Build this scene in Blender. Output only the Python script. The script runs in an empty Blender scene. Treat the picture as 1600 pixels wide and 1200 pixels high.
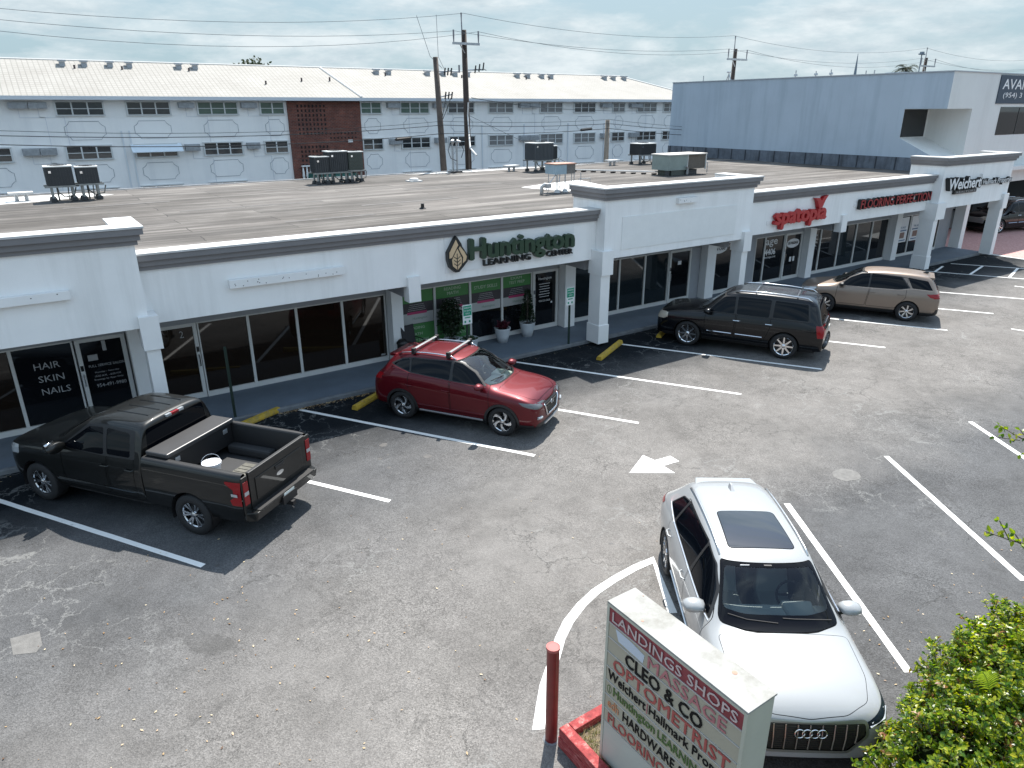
import bpy, bmesh, math, random
from mathutils import Vector, Matrix
from mathutils.bvhtree import BVHTree
from mathutils.interpolate import poly_3d_calc
R = math.radians
S = bpy.context.scene
COL = S.collection

# ------------------------------------------------------------------ camera
cam_d = bpy.data.cameras.new('camera'); cam = bpy.data.objects.new('camera', cam_d); COL.objects.link(cam)
YAW, PITCH, ROLL, CAMH = R(34.025), R(21.055), R(-0.206), 6.9
fw = Vector((math.sin(YAW)*math.cos(PITCH), math.cos(YAW)*math.cos(PITCH), -math.sin(PITCH)))
rt = Vector((math.cos(YAW), -math.sin(YAW), 0)); up = rt.cross(fw)
rt2 = math.cos(ROLL)*rt + math.sin(ROLL)*up; up2 = -math.sin(ROLL)*rt + math.cos(ROLL)*up
M = Matrix((( rt2.x, up2.x, -fw.x, 0), (rt2.y, up2.y, -fw.y, 0), (rt2.z, up2.z, -fw.z, CAMH), (0, 0, 0, 1)))
cam.matrix_world = M
cam_d.sensor_fit = 'HORIZONTAL'; cam_d.sensor_width = 36; cam_d.lens = 1113.4/1600*36
cam_d.clip_start = 0.1; cam_d.clip_end = 3000
S.camera = cam
# ------------------------------------------------------------------ sky and sun
SUN_EL, SUN_AZ = R(57.4), R(44.2)
w = bpy.data.worlds.new('World'); S.world = w; w.use_nodes = True
nt = w.node_tree; nt.nodes.clear()
def N(nt, t, **k):
    n = nt.nodes.new(t)
    for a, b in k.items():
        if a.startswith('i_'): n.inputs[a[2:].replace('_', ' ')].default_value = b
        else: setattr(n, a, b)
    return n
def ramp(nt, pts, interp='LINEAR'):
    n = nt.nodes.new('ShaderNodeValToRGB'); cr = n.color_ramp; cr.interpolation = interp
    while len(cr.elements) < len(pts): cr.elements.new(0.5)
    for e, (p, c) in zip(cr.elements, pts):
        e.position = p; e.color = (c, c, c, 1) if not isinstance(c, tuple) else (*c, 1)[:4]
    return n
out = N(nt, 'ShaderNodeOutputWorld'); bg = N(nt, 'ShaderNodeBackground'); bg.inputs[1].default_value = 0.089
sky = N(nt, 'ShaderNodeTexSky', sky_type='NISHITA', sun_disc=False, sun_elevation=SUN_EL, sun_rotation=SUN_AZ, altitude=0, air_density=1.0, dust_density=2.5, ozone_density=1.2)
tc = N(nt, 'ShaderNodeTexCoord'); sp = N(nt, 'ShaderNodeSeparateXYZ'); nt.links.new(tc.outputs['Generated'], sp.inputs[0])
# clouds on a flat layer: direction divided by height
mz = N(nt, 'ShaderNodeMath', operation='MAXIMUM'); mz.inputs[1].default_value = 0.0; nt.links.new(sp.outputs[2], mz.inputs[0])
az = N(nt, 'ShaderNodeMath', operation='ADD'); az.inputs[1].default_value = 0.09; nt.links.new(mz.outputs[0], az.inputs[0])
dx = N(nt, 'ShaderNodeMath', operation='DIVIDE'); dy = N(nt, 'ShaderNodeMath', operation='DIVIDE')
az.inputs[1].default_value = 0.55
nt.links.new(sp.outputs[0], dx.inputs[0]); nt.links.new(az.outputs[0], dx.inputs[1])
nt.links.new(sp.outputs[1], dy.inputs[0]); nt.links.new(az.outputs[0], dy.inputs[1])
cz_ = N(nt, 'ShaderNodeMath', operation='MULTIPLY'); nt.links.new(sp.outputs[2], cz_.inputs[0]); cz_.inputs[1].default_value = 5.5
cb = N(nt, 'ShaderNodeCombineXYZ'); nt.links.new(dx.outputs[0], cb.inputs[0]); nt.links.new(dy.outputs[0], cb.inputs[1]); nt.links.new(cz_.outputs[0], cb.inputs[2])
no = N(nt, 'ShaderNodeTexNoise', i_Scale=2.6, i_Detail=9.0, i_Roughness=0.62, i_Distortion=0.15); nt.links.new(cb.outputs[0], no.inputs['Vector'])
cr = ramp(nt, [(0.42, 0.0), (0.60, 1.0)]); nt.links.new(no.outputs[0], cr.inputs[0])
no2 = N(nt, 'ShaderNodeTexNoise', i_Scale=6.0, i_Detail=7.0, i_Roughness=0.65); nt.links.new(cb.outputs[0], no2.inputs['Vector'])
cr2 = ramp(nt, [(0.3, (4.6, 5.5, 6.0)), (0.60, (7.1, 7.6, 7.8))]); nt.links.new(no2.outputs[0], cr2.inputs[0])
# pale humid air low over the horizon
hz = ramp(nt, [(0.0, 0.85), (0.35, 0.45), (1.0, 0.12)]); nt.links.new(mz.outputs[0], hz.inputs[0])
mh = N(nt, 'ShaderNodeMix', data_type='RGBA'); nt.links.new(hz.outputs[0], mh.inputs[0]); nt.links.new(sky.outputs[0], mh.inputs[6]); mh.inputs[7].default_value = (3.9, 5.4, 6.2, 1)
mc = N(nt, 'ShaderNodeMix', data_type='RGBA'); nt.links.new(cr.outputs[0], mc.inputs[0]); nt.links.new(mh.outputs[2], mc.inputs[6]); nt.links.new(cr2.outputs[0], mc.inputs[7])
el = ramp(nt, [(0.0, (0.73, 0.755, 0.765)), (0.16, (0.77, 0.79, 0.80)), (0.34, (1.0, 1.13, 1.28)), (1.0, (1.0, 1.15, 1.32))]); nt.links.new(mz.outputs[0], el.inputs[0])  # upper sky, out of view, brightened and blued to lift the shaded walls
me_ = N(nt, 'ShaderNodeMix', data_type='RGBA', blend_type='MULTIPLY'); me_.inputs[0].default_value = 1.0; nt.links.new(mc.outputs[2], me_.inputs[6]); nt.links.new(el.outputs[0], me_.inputs[7])
nt.links.new(me_.outputs[2], bg.inputs[0]); nt.links.new(bg.outputs[0], out.inputs[0])
sl = bpy.data.lights.new('sun', 'SUN'); sl.energy = 5.0; sl.angle = R(0.53); sl.color = (1, 0.955, 0.89)
so = bpy.data.objects.new('sun', sl); COL.objects.link(so)
so.rotation_euler = Vector((-0.446, -0.458, -1.0)).to_track_quat('-Z', 'Y').to_euler(); so.location = (30, 30, 60)
S.view_settings.view_transform = 'Standard'; S.view_settings.look = 'None'; S.view_settings.gamma = 1; S.view_settings.exposure = 0.80
S.render.engine = 'CYCLES'
S.cycles.max_bounces = 6; S.cycles.transparent_max_bounces = 8

# ------------------------------------------------------------------ mesh helpers
class MB:
    def __init__(s): s.v = []; s.f = []
    def add(s, vs, fs):
        n = len(s.v); s.v += [Vector(p) for p in vs]; s.f += [[i+n for i in f] for f in fs]; return s
    def box(s, x0, x1, y0, y1, z0, z1):
        x0, x1 = min(x0, x1), max(x0, x1); y0, y1 = min(y0, y1), max(y0, y1); z0, z1 = min(z0, z1), max(z0, z1)
        return s.add([(x0,y0,z0),(x1,y0,z0),(x1,y1,z0),(x0,y1,z0),(x0,y0,z1),(x1,y0,z1),(x1,y1,z1),(x0,y1,z1)],
                     [(0,3,2,1),(4,5,6,7),(0,1,5,4),(1,2,6,5),(2,3,7,6),(3,0,4,7)])
    def hexa(s, b, t):
        return s.add(list(b)+list(t), [(3,2,1,0),(4,5,6,7),(0,1,5,4),(1,2,6,5),(2,3,7,6),(3,0,4,7)])
    def quad(s, *p): return s.add(p, [tuple(range(len(p)))])
    def prism(s, poly, d, close=True):
        n = len(poly); a = [Vector(p) for p in poly]; b = [p+Vector(d) for p in a]
        return s.add(a+b, [tuple(range(n))[::-1], tuple(range(n, 2*n))]+[(i, (i+1)%n, n+(i+1)%n, n+i) for i in range(n)])
    def tube(s, pts, r, n=6, cap=True):
        pts = [Vector(p) for p in pts]; rs = r if isinstance(r, (list, tuple)) else [r]*len(pts); rings = []
        d0 = (pts[1]-pts[0]).normalized(); u = d0.orthogonal().normalized()
        vs = []
        for i, p in enumerate(pts):
            d = (pts[min(i+1, len(pts)-1)]-pts[max(i-1, 0)]).normalized()
            u = (u-d*u.dot(d)).normalized(); v = d.cross(u)
            vs += [p+(u*math.cos(2*math.pi*k/n)+v*math.sin(2*math.pi*k/n))*rs[i] for k in range(n)]
        fs = [(i*n+k, i*n+(k+1)%n, (i+1)*n+(k+1)%n, (i+1)*n+k) for i in range(len(pts)-1) for k in range(n)]
        if cap: fs += [tuple(range(n))[::-1], tuple(range((len(pts)-1)*n, len(pts)*n))]
        return s.add(vs, fs)
    def lathe(s, prof, n=24, c=(0,0,0), axis='z'):
        vs = []; m = len(prof)
        for k in range(n):
            a = 2*math.pi*k/n; ca, sa = math.cos(a), math.sin(a)
            for r, h in prof:
                p = (r*ca, r*sa, h) if axis == 'z' else (r*ca, h, -r*sa)
                vs.append((p[0]+c[0], p[1]+c[1], p[2]+c[2]))
        fs = [(k*m+i, ((k+1)%n)*m+i, ((k+1)%n)*m+i+1, k*m+i+1) for k in range(n) for i in range(m-1)]
        return s.add(vs, fs)
    def xf(s, mat):
        s.v = [mat @ v for v in s.v]; return s
    def join(s, o): return s.add(o.v, o.f)
ORG = {}
def link(o, parent=None):
    COL.objects.link(o)
    if parent is not None: o.parent = parent
    return o
def tag(o, label=None, cat=None, group=None, kind=None):
    if label: o['label'] = label
    if cat: o['category'] = cat
    if group: o['group'] = group
    if kind: o['kind'] = kind
    return o
def thing(name, label, cat, loc=(0,0,0), rz=0, group=None):
    o = bpy.data.objects.new(name, None); o.empty_display_size = 0.3; link(o)
    o.location = loc; o.rotation_euler = (0, 0, rz); ORG[o.name] = Vector(loc)
    return tag(o, label, cat, group)
def obj(name, mb, mat, parent=None, world=False, smooth=False, bevel=0, uvw=None):
    """link a mesh; world=True: coordinates are world ones although the thing has an origin"""
    me = bpy.data.meshes.new(name)
    vs = mb.v
    off = Vector((0, 0, 0))
    if world and parent is not None:
        p = parent
        while p.parent is not None: p = p.parent
        off = ORG.get(p.name, Vector((0, 0, 0)))
    me.from_pydata([tuple(v-off) for v in vs], [], mb.f); me.update()
    bm = bmesh.new(); bm.from_mesh(me); bmesh.ops.recalc_face_normals(bm, faces=bm.faces); bm.to_mesh(me); bm.free()
    if mat: me.materials.append(mat)
    if smooth: me.polygons.foreach_set('use_smooth', [True]*len(me.polygons))
    o = bpy.data.objects.new(name, me); link(o, parent)
    if bevel:
        b = o.modifiers.new('bevel', 'BEVEL'); b.width = bevel; b.segments = 2; b.limit_method = 'ANGLE'
    return o
def copy_tree(o, parent=None):
    c = o.copy(); COL.objects.link(c)
    if parent is not None: c.parent = parent
    for ch in list(o.children): copy_tree(ch, c)
    return c
# ------------------------------------------------------------------ text
_tc = {}
def text_data(s, bold=0.0, extrude=0.0):
    k = (s, bold, extrude)
    if k in _tc: return _tc[k]
    cu = bpy.data.curves.new('t', 'FONT'); cu.body = s; cu.size = 1; cu.offset = bold; cu.extrude = extrude; cu.resolution_u = 2
    ob = bpy.data.objects.new('t', cu); COL.objects.link(ob)
    dg = bpy.context.evaluated_depsgraph_get(); dg.update()
    me = bpy.data.meshes.new_from_object(ob.evaluated_get(dg))
    vs = [v.co.copy() for v in me.vertices]; fs = [tuple(p.vertices) for p in me.polygons]
    bpy.data.objects.remove(ob); bpy.data.curves.remove(cu); bpy.data.meshes.remove(me)
    _tc[k] = (vs, fs); return _tc[k]
def text(mb, s, origin, ux, uy, width, height, bold=0.0, depth=0.004, shear=0.0):
    """text box of width x height with its lower left corner at origin"""
    if bold > 0:       # bolder weight: shifted copies at slightly different depths
        bw = bold*height*1.1; k = 0; u0 = Vector(ux).normalized(); v0 = Vector(uy).normalized(); n0 = u0.cross(v0)
        for sx, sy in ((-1, 0), (1, 0), (0, .7), (0, -.7)):
            k += 1; text(mb, s, Vector(origin)+u0*bw*sx+v0*bw*sy+n0*k*0.0006, ux, uy, width, height, 0, depth, shear)
        return mb
    vs, fs = text_data(s, 0.0, 0.5)
    x0 = min(v.x for v in vs); x1 = max(v.x for v in vs); y0 = min(v.y for v in vs); y1 = max(v.y for v in vs)
    ux = Vector(ux); uy = Vector(uy); un = ux.cross(uy); o = Vector(origin)
    out = []
    for v in vs:
        a = (v.x-x0)/(x1-x0)*width; b = (v.y-y0)/(y1-y0)*height
        out.append(o+ux*(a+b*shear)+uy*b+un*((v.z+0.5)*depth))
    return mb.add(out, fs)
UX, UZ = (1, 0, 0), (0, 0, 1)
# ------------------------------------------------------------------ materials
MT = {}
def mat(name, col, rough=0.6, metal=0.0, coat=0.0, spec=0.5, var=0.0, vs=3.0, bump=0.0, bs=30.0, dirt=None, emis=None):
    if name in MT: return MT[name]
    m = bpy.data.materials.new(name); m.use_nodes = True; nt = m.node_tree; b = nt.nodes['Principled BSDF']
    b.inputs['Base Color'].default_value = (*col, 1); b.inputs['Roughness'].default_value = rough
    b.inputs['Metallic'].default_value = metal; b.inputs['Coat Weight'].default_value = coat; b.inputs['Coat Roughness'].default_value = 0.03
    b.inputs['Specular IOR Level'].default_value = spec
    tc = N(nt, 'ShaderNodeTexCoord')
    if var:
        n = N(nt, 'ShaderNodeTexNoise', i_Scale=vs, i_Detail=6.0, i_Roughness=0.65); nt.links.new(tc.outputs['Object'], n.inputs['Vector'])
        r = ramp(nt, [(0.3, tuple(c*(1-var) for c in col)), (0.7, tuple(min(1, c*(1+var*0.6)) for c in col))]); nt.links.new(n.outputs[0], r.inputs[0])
        last = r.outputs[0]
        if dirt:      # streaks that run down
            mp = N(nt, 'ShaderNodeMapping'); mp.inputs['Scale'].default_value = (dirt[1], dirt[1], dirt[1]*0.08); nt.links.new(tc.outputs['Object'], mp.inputs[0])
            n2 = N(nt, 'ShaderNodeTexNoise', i_Scale=1.0, i_Detail=5.0, i_Roughness=0.7); nt.links.new(mp.outputs[0], n2.inputs['Vector'])
            r2 = ramp(nt, [(0.48, 0.0), (0.75, dirt[2])]); nt.links.new(n2.outputs[0], r2.inputs[0])
            mx = N(nt, 'ShaderNodeMix', data_type='RGBA'); nt.links.new(r2.outputs[0], mx.inputs[0]); nt.links.new(last, mx.inputs[6]); mx.inputs[7].default_value = (*dirt[0], 1); last = mx.outputs[2]
        nt.links.new(last, b.inputs['Base Color'])
    if bump:
        n3 = N(nt, 'ShaderNodeTexNoise', i_Scale=bs, i_Detail=4.0); nt.links.new(tc.outputs['Object'], n3.inputs['Vector'])
        bp = N(nt, 'ShaderNodeBump', i_Strength=bump, i_Distance=0.01); nt.links.new(n3.outputs[0], bp.inputs['Height']); nt.links.new(bp.outputs[0], b.inputs['Normal'])
    if emis: b.inputs['Emission Color'].default_value = (*emis, 1); b.inputs['Emission Strength'].default_value = 1
    MT[name] = m; return m
stucco = mat('stucco', (0.88, 0.88, 0.87), 0.8, var=0.05, vs=0.8, bump=0.25, bs=60, dirt=((0.50, 0.50, 0.48), 1.6, 0.34))
stucco_apt = mat('apartment stucco', (0.90, 0.895, 0.88), 0.85, var=0.05, vs=0.5, bump=0.2, bs=30, dirt=((0.5, 0.52, 0.55), 0.9, 0.25))
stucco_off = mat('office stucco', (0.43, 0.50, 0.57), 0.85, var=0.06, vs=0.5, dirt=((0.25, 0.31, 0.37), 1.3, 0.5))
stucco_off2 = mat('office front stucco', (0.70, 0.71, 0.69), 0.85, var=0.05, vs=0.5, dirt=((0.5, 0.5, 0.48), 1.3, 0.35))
flash_m = mat('tin flashing', (0.13, 0.15, 0.18), 0.7, var=0.45, vs=1.5, dirt=((0.035, 0.035, 0.04), 3.5, 0.9))
trim_grey = mat('grey cornice', (0.20, 0.195, 0.20), 0.7, var=0.08, vs=2)
white = mat('white paint', (0.82, 0.82, 0.81), 0.55, var=0.04, vs=2)
cap_white = mat('white coping', (0.56, 0.56, 0.55), 0.6, var=0.10, vs=3)
header_grey = mat('grey header', (0.34, 0.35, 0.37), 0.8, var=0.06)
frame_w = mat('white aluminium frame', (0.62, 0.62, 0.60), 0.4, var=0.05)
frame_d = mat('dark window frame', (0.03, 0.03, 0.03), 0.4)
steel = mat('galvanised steel', (0.42, 0.44, 0.46), 0.42, metal=0.7, var=0.2, vs=6)
chrome = mat('chrome', (0.75, 0.76, 0.78), 0.12, metal=1.0)
black = mat('black plastic', (0.012, 0.012, 0.013), 0.45)
rubber = mat('rubber', (0.014, 0.014, 0.015), 0.75)
def glass_shop(name, col, rough=0.03, hole=None):
    return mat(name, col, rough, spec=0.5)
glass_bronze = glass_shop('bronze shop glass', (0.014, 0.009, 0.006))
glass_dark = glass_shop('dark shop glass', (0.006, 0.007, 0.009))
glass_blue = glass_shop('blue grey shop glass', (0.012, 0.018, 0.022))
# see-through car glass
def see_glass(name, tint, amt):
    m = bpy.data.materials.new(name); m.use_nodes = True; nt = m.node_tree; nt.nodes.clear()
    o = N(nt, 'ShaderNodeOutputMaterial'); t = N(nt, 'ShaderNodeBsdfTransparent'); t.inputs[0].default_value = (*tint, 1)
    g = N(nt, 'ShaderNodeBsdfGlossy'); g.inputs['Roughness'].default_value = 0.02; g.inputs[0].default_value = (1, 1, 1, 1)
    f = N(nt, 'ShaderNodeFresnel'); f.inputs[0].default_value = 1.5
    ad = N(nt, 'ShaderNodeMath', operation='MULTIPLY_ADD'); ad.inputs[1].default_value = 1.0; ad.inputs[2].default_value = amt; nt.links.new(f.outputs[0], ad.inputs[0])
    mx = N(nt, 'ShaderNodeMixShader'); nt.links.new(ad.outputs[0], mx.inputs[0]); nt.links.new(t.outputs[0], mx.inputs[1]); nt.links.new(g.outputs[0], mx.inputs[2]); nt.links.new(mx.outputs[0], o.inputs[0])
    MT[name] = m; return m
ws_glass = see_glass('windscreen glass', (0.84, 0.90, 0.87), 0.025)
ws_tint = see_glass('tinted car glass', (0.16, 0.17, 0.17), 0.02)
# ================================================================== GROUND
def asphalt_material():
    m = bpy.data.materials.new('asphalt'); m.use_nodes = True; nt = m.node_tree; b = nt.nodes['Principled BSDF']; L = nt.links.new
    tc = N(nt, 'ShaderNodeTexCoord'); V = tc.outputs['Object']
    def noise(sc, det=6.0, rough=0.6, dist=0.0, vec=None):
        n = N(nt, 'ShaderNodeTexNoise', i_Scale=sc, i_Detail=det, i_Roughness=rough, i_Distortion=dist); L(vec or V, n.inputs['Vector']); return n.outputs[0]
    def mixc(f, a, c, mode='MIX'):
        x = N(nt, 'ShaderNodeMix', data_type='RGBA', blend_type=mode)
        if isinstance(f, float): x.inputs[0].default_value = f
        else: L(f, x.inputs[0])
        for i, q in ((6, a), (7, c)):
            if isinstance(q, tuple): x.inputs[i].default_value = (*q, 1)
            else: L(q, x.inputs[i])
        return x.outputs[2]
    def rmp(v, pts): r = ramp(nt, pts); L(v, r.inputs[0]); return r.outputs[0]
    # worn pale driving lane against darker, less driven bays
    sp = N(nt, 'ShaderNodeSeparateXYZ'); L(V, sp.inputs[0])
    nb = noise(0.28, 5, 0.6)
    cx_ = N(nt, 'ShaderNodeMapRange'); L(sp.outputs[0], cx_.inputs[0]); cx_.inputs[1].default_value = 0.0; cx_.inputs[2].default_value = 11.0; cx_.inputs[3].default_value = 4.3; cx_.inputs[4].default_value = 9.4
    dd_ = N(nt, 'ShaderNodeMath', operation='SUBTRACT'); L(sp.outputs[1], dd_.inputs[0]); L(cx_.outputs[0], dd_.inputs[1])
    nn_ = N(nt, 'ShaderNodeMath', operation='MULTIPLY_ADD'); L(nb, nn_.inputs[0]); nn_.inputs[1].default_value = 4.0; nn_.inputs[2].default_value = -2.0
    d2_ = N(nt, 'ShaderNodeMath', operation='ADD'); L(dd_.outputs[0], d2_.inputs[0]); L(nn_.outputs[0], d2_.inputs[1])
    ua = N(nt, 'ShaderNodeMath', operation='DIVIDE'); L(d2_.outputs[0], ua.inputs[0]); ua.inputs[1].default_value = 6.0
    ub = N(nt, 'ShaderNodeMath', operation='DIVIDE'); L(d2_.outputs[0], ub.inputs[0]); ub.inputs[1].default_value = -3.4
    uc = N(nt, 'ShaderNodeMath', operation='MAXIMUM'); L(ua.outputs[0], uc.inputs[0]); L(ub.outputs[0], uc.inputs[1])
    ln = rmp(uc.outputs[0], [(0.0, 1.0), (0.4, 0.85), (1.0, 0.0)])
    base = mixc(ln, (0.094, 0.095, 0.097), (0.176, 0.166, 0.156))
    big = rmp(noise(0.55, 7, 0.62, 0.3), [(0.32, 0.80), (0.5, 1.0), (0.68, 1.14)])
    base = mixc(1.0, base, big, 'MULTIPLY')
    mid = rmp(noise(2.6, 8, 0.7, 0.4), [(0.28, 0.84), (0.72, 1.14)])
    base = mixc(1.0, base, mid, 'MULTIPLY')
    # exposed aggregate
    vo = N(nt, 'ShaderNodeTexVoronoi', i_Scale=62.0); L(V, vo.inputs['Vector'])
    ag = rmp(vo.outputs['Color'], [(0.1, 0.60), (0.5, 0.96), (0.95, 1.45)])
    agm = rmp(noise(0.4, 4, 0.6), [(0.35, 0.35), (0.65, 0.95)])
    base = mixc(agm, base, mixc(1.0, base, ag, 'MULTIPLY'))
    # building shade painted into the asphalt colour of the bays along the shops
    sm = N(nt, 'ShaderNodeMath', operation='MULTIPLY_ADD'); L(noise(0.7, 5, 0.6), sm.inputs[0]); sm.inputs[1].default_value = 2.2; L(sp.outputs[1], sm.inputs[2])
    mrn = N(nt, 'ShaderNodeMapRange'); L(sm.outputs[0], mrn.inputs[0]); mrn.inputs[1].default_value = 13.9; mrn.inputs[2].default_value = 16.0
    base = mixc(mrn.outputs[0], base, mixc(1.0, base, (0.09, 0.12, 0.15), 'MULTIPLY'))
    # dark stains
    st = rmp(noise(0.9, 6, 0.7, 1.2), [(0.62, 0.0), (0.78, 0.35)])
    base = mixc(st, base, (0.075, 0.076, 0.08))
    # old patches of pale sand
    pt = rmp(noise(1.35, 7, 0.75, 0.6), [(0.62, 0.0), (0.80, 0.30)])
    base = mixc(pt, base, (0.30, 0.295, 0.28))
    # cracks
    wv = N(nt, 'ShaderNodeTexNoise', i_Scale=1.6, i_Detail=5.0, i_Roughness=0.7); L(V, wv.inputs['Vector'])
    add = N(nt, 'ShaderNodeVectorMath', operation='MULTIPLY_ADD'); L(wv.outputs['Color'], add.inputs[0]); add.inputs[1].default_value = (1.1, 1.1, 0); L(V, add.inputs[2])
    heights = []
    for sc, wd, lo, hi, str_, seed in ((0.50, 0.0030, 0.53, 0.60, 0.42, 0.0), (2.3, 0.018, 0.52, 0.60, 0.42, 4.0), (5.5, 0.035, 0.55, 0.62, 0.35, 9.0)):
        c = N(nt, 'ShaderNodeTexVoronoi', feature='DISTANCE_TO_EDGE', i_Scale=sc, i_Randomness=1.0); L(add.outputs[0], c.inputs['Vector'])
        r = rmp(c.outputs['Distance'], [(0.0, 1.0), (wd, 0.7), (wd*1.9, 0.0)])
        mp = N(nt, 'ShaderNodeMapping'); mp.inputs['Location'].default_value = (seed, seed, 0); L(V, mp.inputs[0])
        mk = rmp(noise(0.55, 3, 0.5, 0, mp.outputs[0]), [(lo, 0.0), (hi, str_)])
        mu = N(nt, 'ShaderNodeMath', operation='MULTIPLY'); L(r, mu.inputs[0]); L(mk, mu.inputs[1])
        base = mixc(mu.outputs[0], base, (0.045, 0.044, 0.042)); heights.append(mu.outputs[0])
    # older cracks filled with pale sand
    c = N(nt, 'ShaderNodeTexVoronoi', feature='DISTANCE_TO_EDGE', i_Scale=1.5, i_Randomness=1.0); L(add.outputs[0], c.inputs['Vector'])
    mp = N(nt, 'ShaderNodeMapping'); mp.inputs['Location'].default_value = (17, 3, 0); L(V, mp.inputs[0])
    mu = N(nt, 'ShaderNodeMath', operation='MULTIPLY'); L(rmp(c.outputs['Distance'], [(0.0, 1.0), (.012, .6), (.025, 0.0)]), mu.inputs[0]); L(rmp(noise(0.35, 3, 0.5, 0, mp.outputs[0]), [(.52, 0.0), (.60, .5)]), mu.inputs[1])
    base = mixc(mu.outputs[0], base, (0.27, 0.27, 0.26))
    L(base, b.inputs['Base Color']); b.inputs['Roughness'].default_value = 0.85; b.inputs['Specular IOR Level'].default_value = 0.15
    bp = N(nt, 'ShaderNodeBump', i_Strength=0.55, i_Distance=0.012); L(vo.outputs['Distance'], bp.inputs['Height'])
    b2 = N(nt, 'ShaderNodeBump', i_Strength=0.8, i_Distance=0.02, invert=True); L(heights[0], b2.inputs['Height']); L(bp.outputs[0], b2.inputs['Normal']); L(b2.outputs[0], b.inputs['Normal'])
    return m
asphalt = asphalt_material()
g = MB().quad((-900, -900, 0), (1500, -900, 0), (1500, 1500, 0), (-900, 1500, 0))
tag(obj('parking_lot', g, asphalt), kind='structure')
def paint_material(name, wear):
    m = bpy.data.materials.new(name); m.use_nodes = True; nt = m.node_tree; b = nt.nodes['Principled BSDF']; L = nt.links.new
    tc = N(nt, 'ShaderNodeTexCoord'); n = N(nt, 'ShaderNodeTexNoise', i_Scale=9.0, i_Detail=8.0, i_Roughness=0.75); L(tc.outputs['Object'], n.inputs['Vector'])
    r = ramp(nt, [(0.28, (0.34, 0.34, 0.33)), (0.40+wear, (0.74, 0.74, 0.72)), (0.8, (0.82, 0.82, 0.80))]); L(n.outputs[0], r.inputs[0]); L(r.outputs[0], b.inputs['Base Color'])
    b.inputs['Roughness'].default_value = 0.7
    return m
paint = paint_material('lane paint', 0.0)
def strip(mb, a, b, wd=0.105, z=0.004):
    a = Vector((*a, z)); b = Vector((*b, z)); d = (b-a).normalized(); p = Vector((-d.y, d.x, 0))*wd/2
    # ragged edge, as rolled paint has
    n = max(2, int((b-a).length/0.35)); rnd = random.Random(int(a.x*100)+7)
    L_ = []; R_ = []
    for i in range(n+1):
        c = a.lerp(b, i/n); L_.append(c+p*(1+rnd.uniform(-.06, .06))); R_.append(c-p*(1+rnd.uniform(-.06, .06)))
    for i in range(n): mb.quad(L_[i], R_[i], R_[i+1], L_[i+1])
SD = Vector((0.530, -0.848))
ml = MB()
ends = [(1.29, 10.89), (4.67, 11.06), (8.04, 11.05), (11.05, 11.04), (14.5, 10.87), (17.91, 10.83), (21.28, 10.90), (24.75, 10.75), (28.22, 10.86), (31.6, 10.95)]
for i, (x, y) in enumerate(ends):
    y0 = 16.38 if i != 5 else 15.95
    t = (y0-y)/0.848
    strip(ml, (x-0.530*t, y0), (x, y))
strip(ml, (-2.08-3.37, 16.38), (-2.08, 11.0))
# far bays and hatched access aisle
for a, b in (((33.3, 16.3), (35.31, 12.75)), ((36.13, 16.2), (38.2, 12.9)), ((36.9, 15.1), (34.3, 14.5)), ((37.5, 13.9), (34.93, 13.2)), ((35.2, 16.1), (33.7, 15.7)),
             ((38.2, 12.9), (35.31, 12.75)), ((26.65, 9.62), (26.75, 9.25)), ((33.53, 12.38), (33.62, 12.05))): strip(ml, a, b)
# angled bays of the near row
for x, y in ((10.77, 6.77), (14.18, 6.80), (17.53, 6.67), (20.9, 6.7), (24.3, 6.7), (27.7, 6.7)):
    strip(ml, (x, y), (x-2.36, y-3.58), 0.115)
outer = [(7.5, 6.95), (7.06, 6.97), (6.56, 6.93), (6.1, 6.86), (5.7, 6.73), (5.31, 6.55), (4.99, 6.33), (4.63, 6.02), (4.29, 5.74), (4.04, 5.48), (3.79, 5.21)]
inner = [(7.42, 6.82), (7.02, 6.83), (6.55, 6.79), (6.13, 6.72), (5.76, 6.6), (5.40, 6.43), (5.08, 6.22), (4.75, 5.93), (4.42, 5.65), (4.16, 5.40), (3.92, 5.14)]
for i in range(10):
    ml.quad((*outer[i], .0045), (*inner[i], .0045), (*inner[i+1], .0045), (*outer[i+1], .0045))
ml.quad((7.5, 6.95, .0055), (7.36, 6.82, .0055), (6.66, 5.80, .0055), (6.78, 5.73, .0055))
tag(obj('parking_lines', ml, paint), kind='structure')
arrow = [(9.17, 9.33), (9.96, 9.76), (9.99, 9.44), (10.41, 9.40), (10.38, 9.12), (9.96, 9.16), (9.93, 8.80)]
tag(obj('direction_arrow', MB().quad(*[(x, y, .005) for x, y in arrow]), paint), kind='structure')
# round and square repairs in the asphalt
patch_m = mat('patched asphalt', (0.155, 0.15, 0.142), 0.85, var=0.25, vs=9, bump=0.5, bs=60)
pm = MB(); rnd = random.Random(3)
pm.quad(*[(12.72+.30*math.cos(a)*(1+rnd.uniform(-.1, .1)), 6.8+.24*math.sin(a)*(1+rnd.uniform(-.1, .1)), .003) for a in [k*math.pi/9 for k in range(18)]])
pm.quad((-1.34, 10.62, .003), (-0.99, 10.57, .003), (-0.97, 10.21, .003), (-1.05, 10.09, .003), (-1.31, 10.21, .003))
tag(obj('asphalt_patches', pm, patch_m), kind='structure')
om = MB(); rnd = random.Random(31)
for (ex, ey) in ends:
    for _ in range(9):
        cx0, cy0 = ex-1.7-rnd.uniform(.2, 2.2)*.53+rnd.gauss(0, .35), ey+rnd.uniform(.4, 4.2); r0 = rnd.choice((.015, .02, .03, .05, .09))
        om.quad(*[(cx0+r0*math.cos(k*.7)*rnd.uniform(.7, 1.3), cy0+r0*math.sin(k*.7)*rnd.uniform(.7, 1.3), .0025) for k in range(9)])
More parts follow.
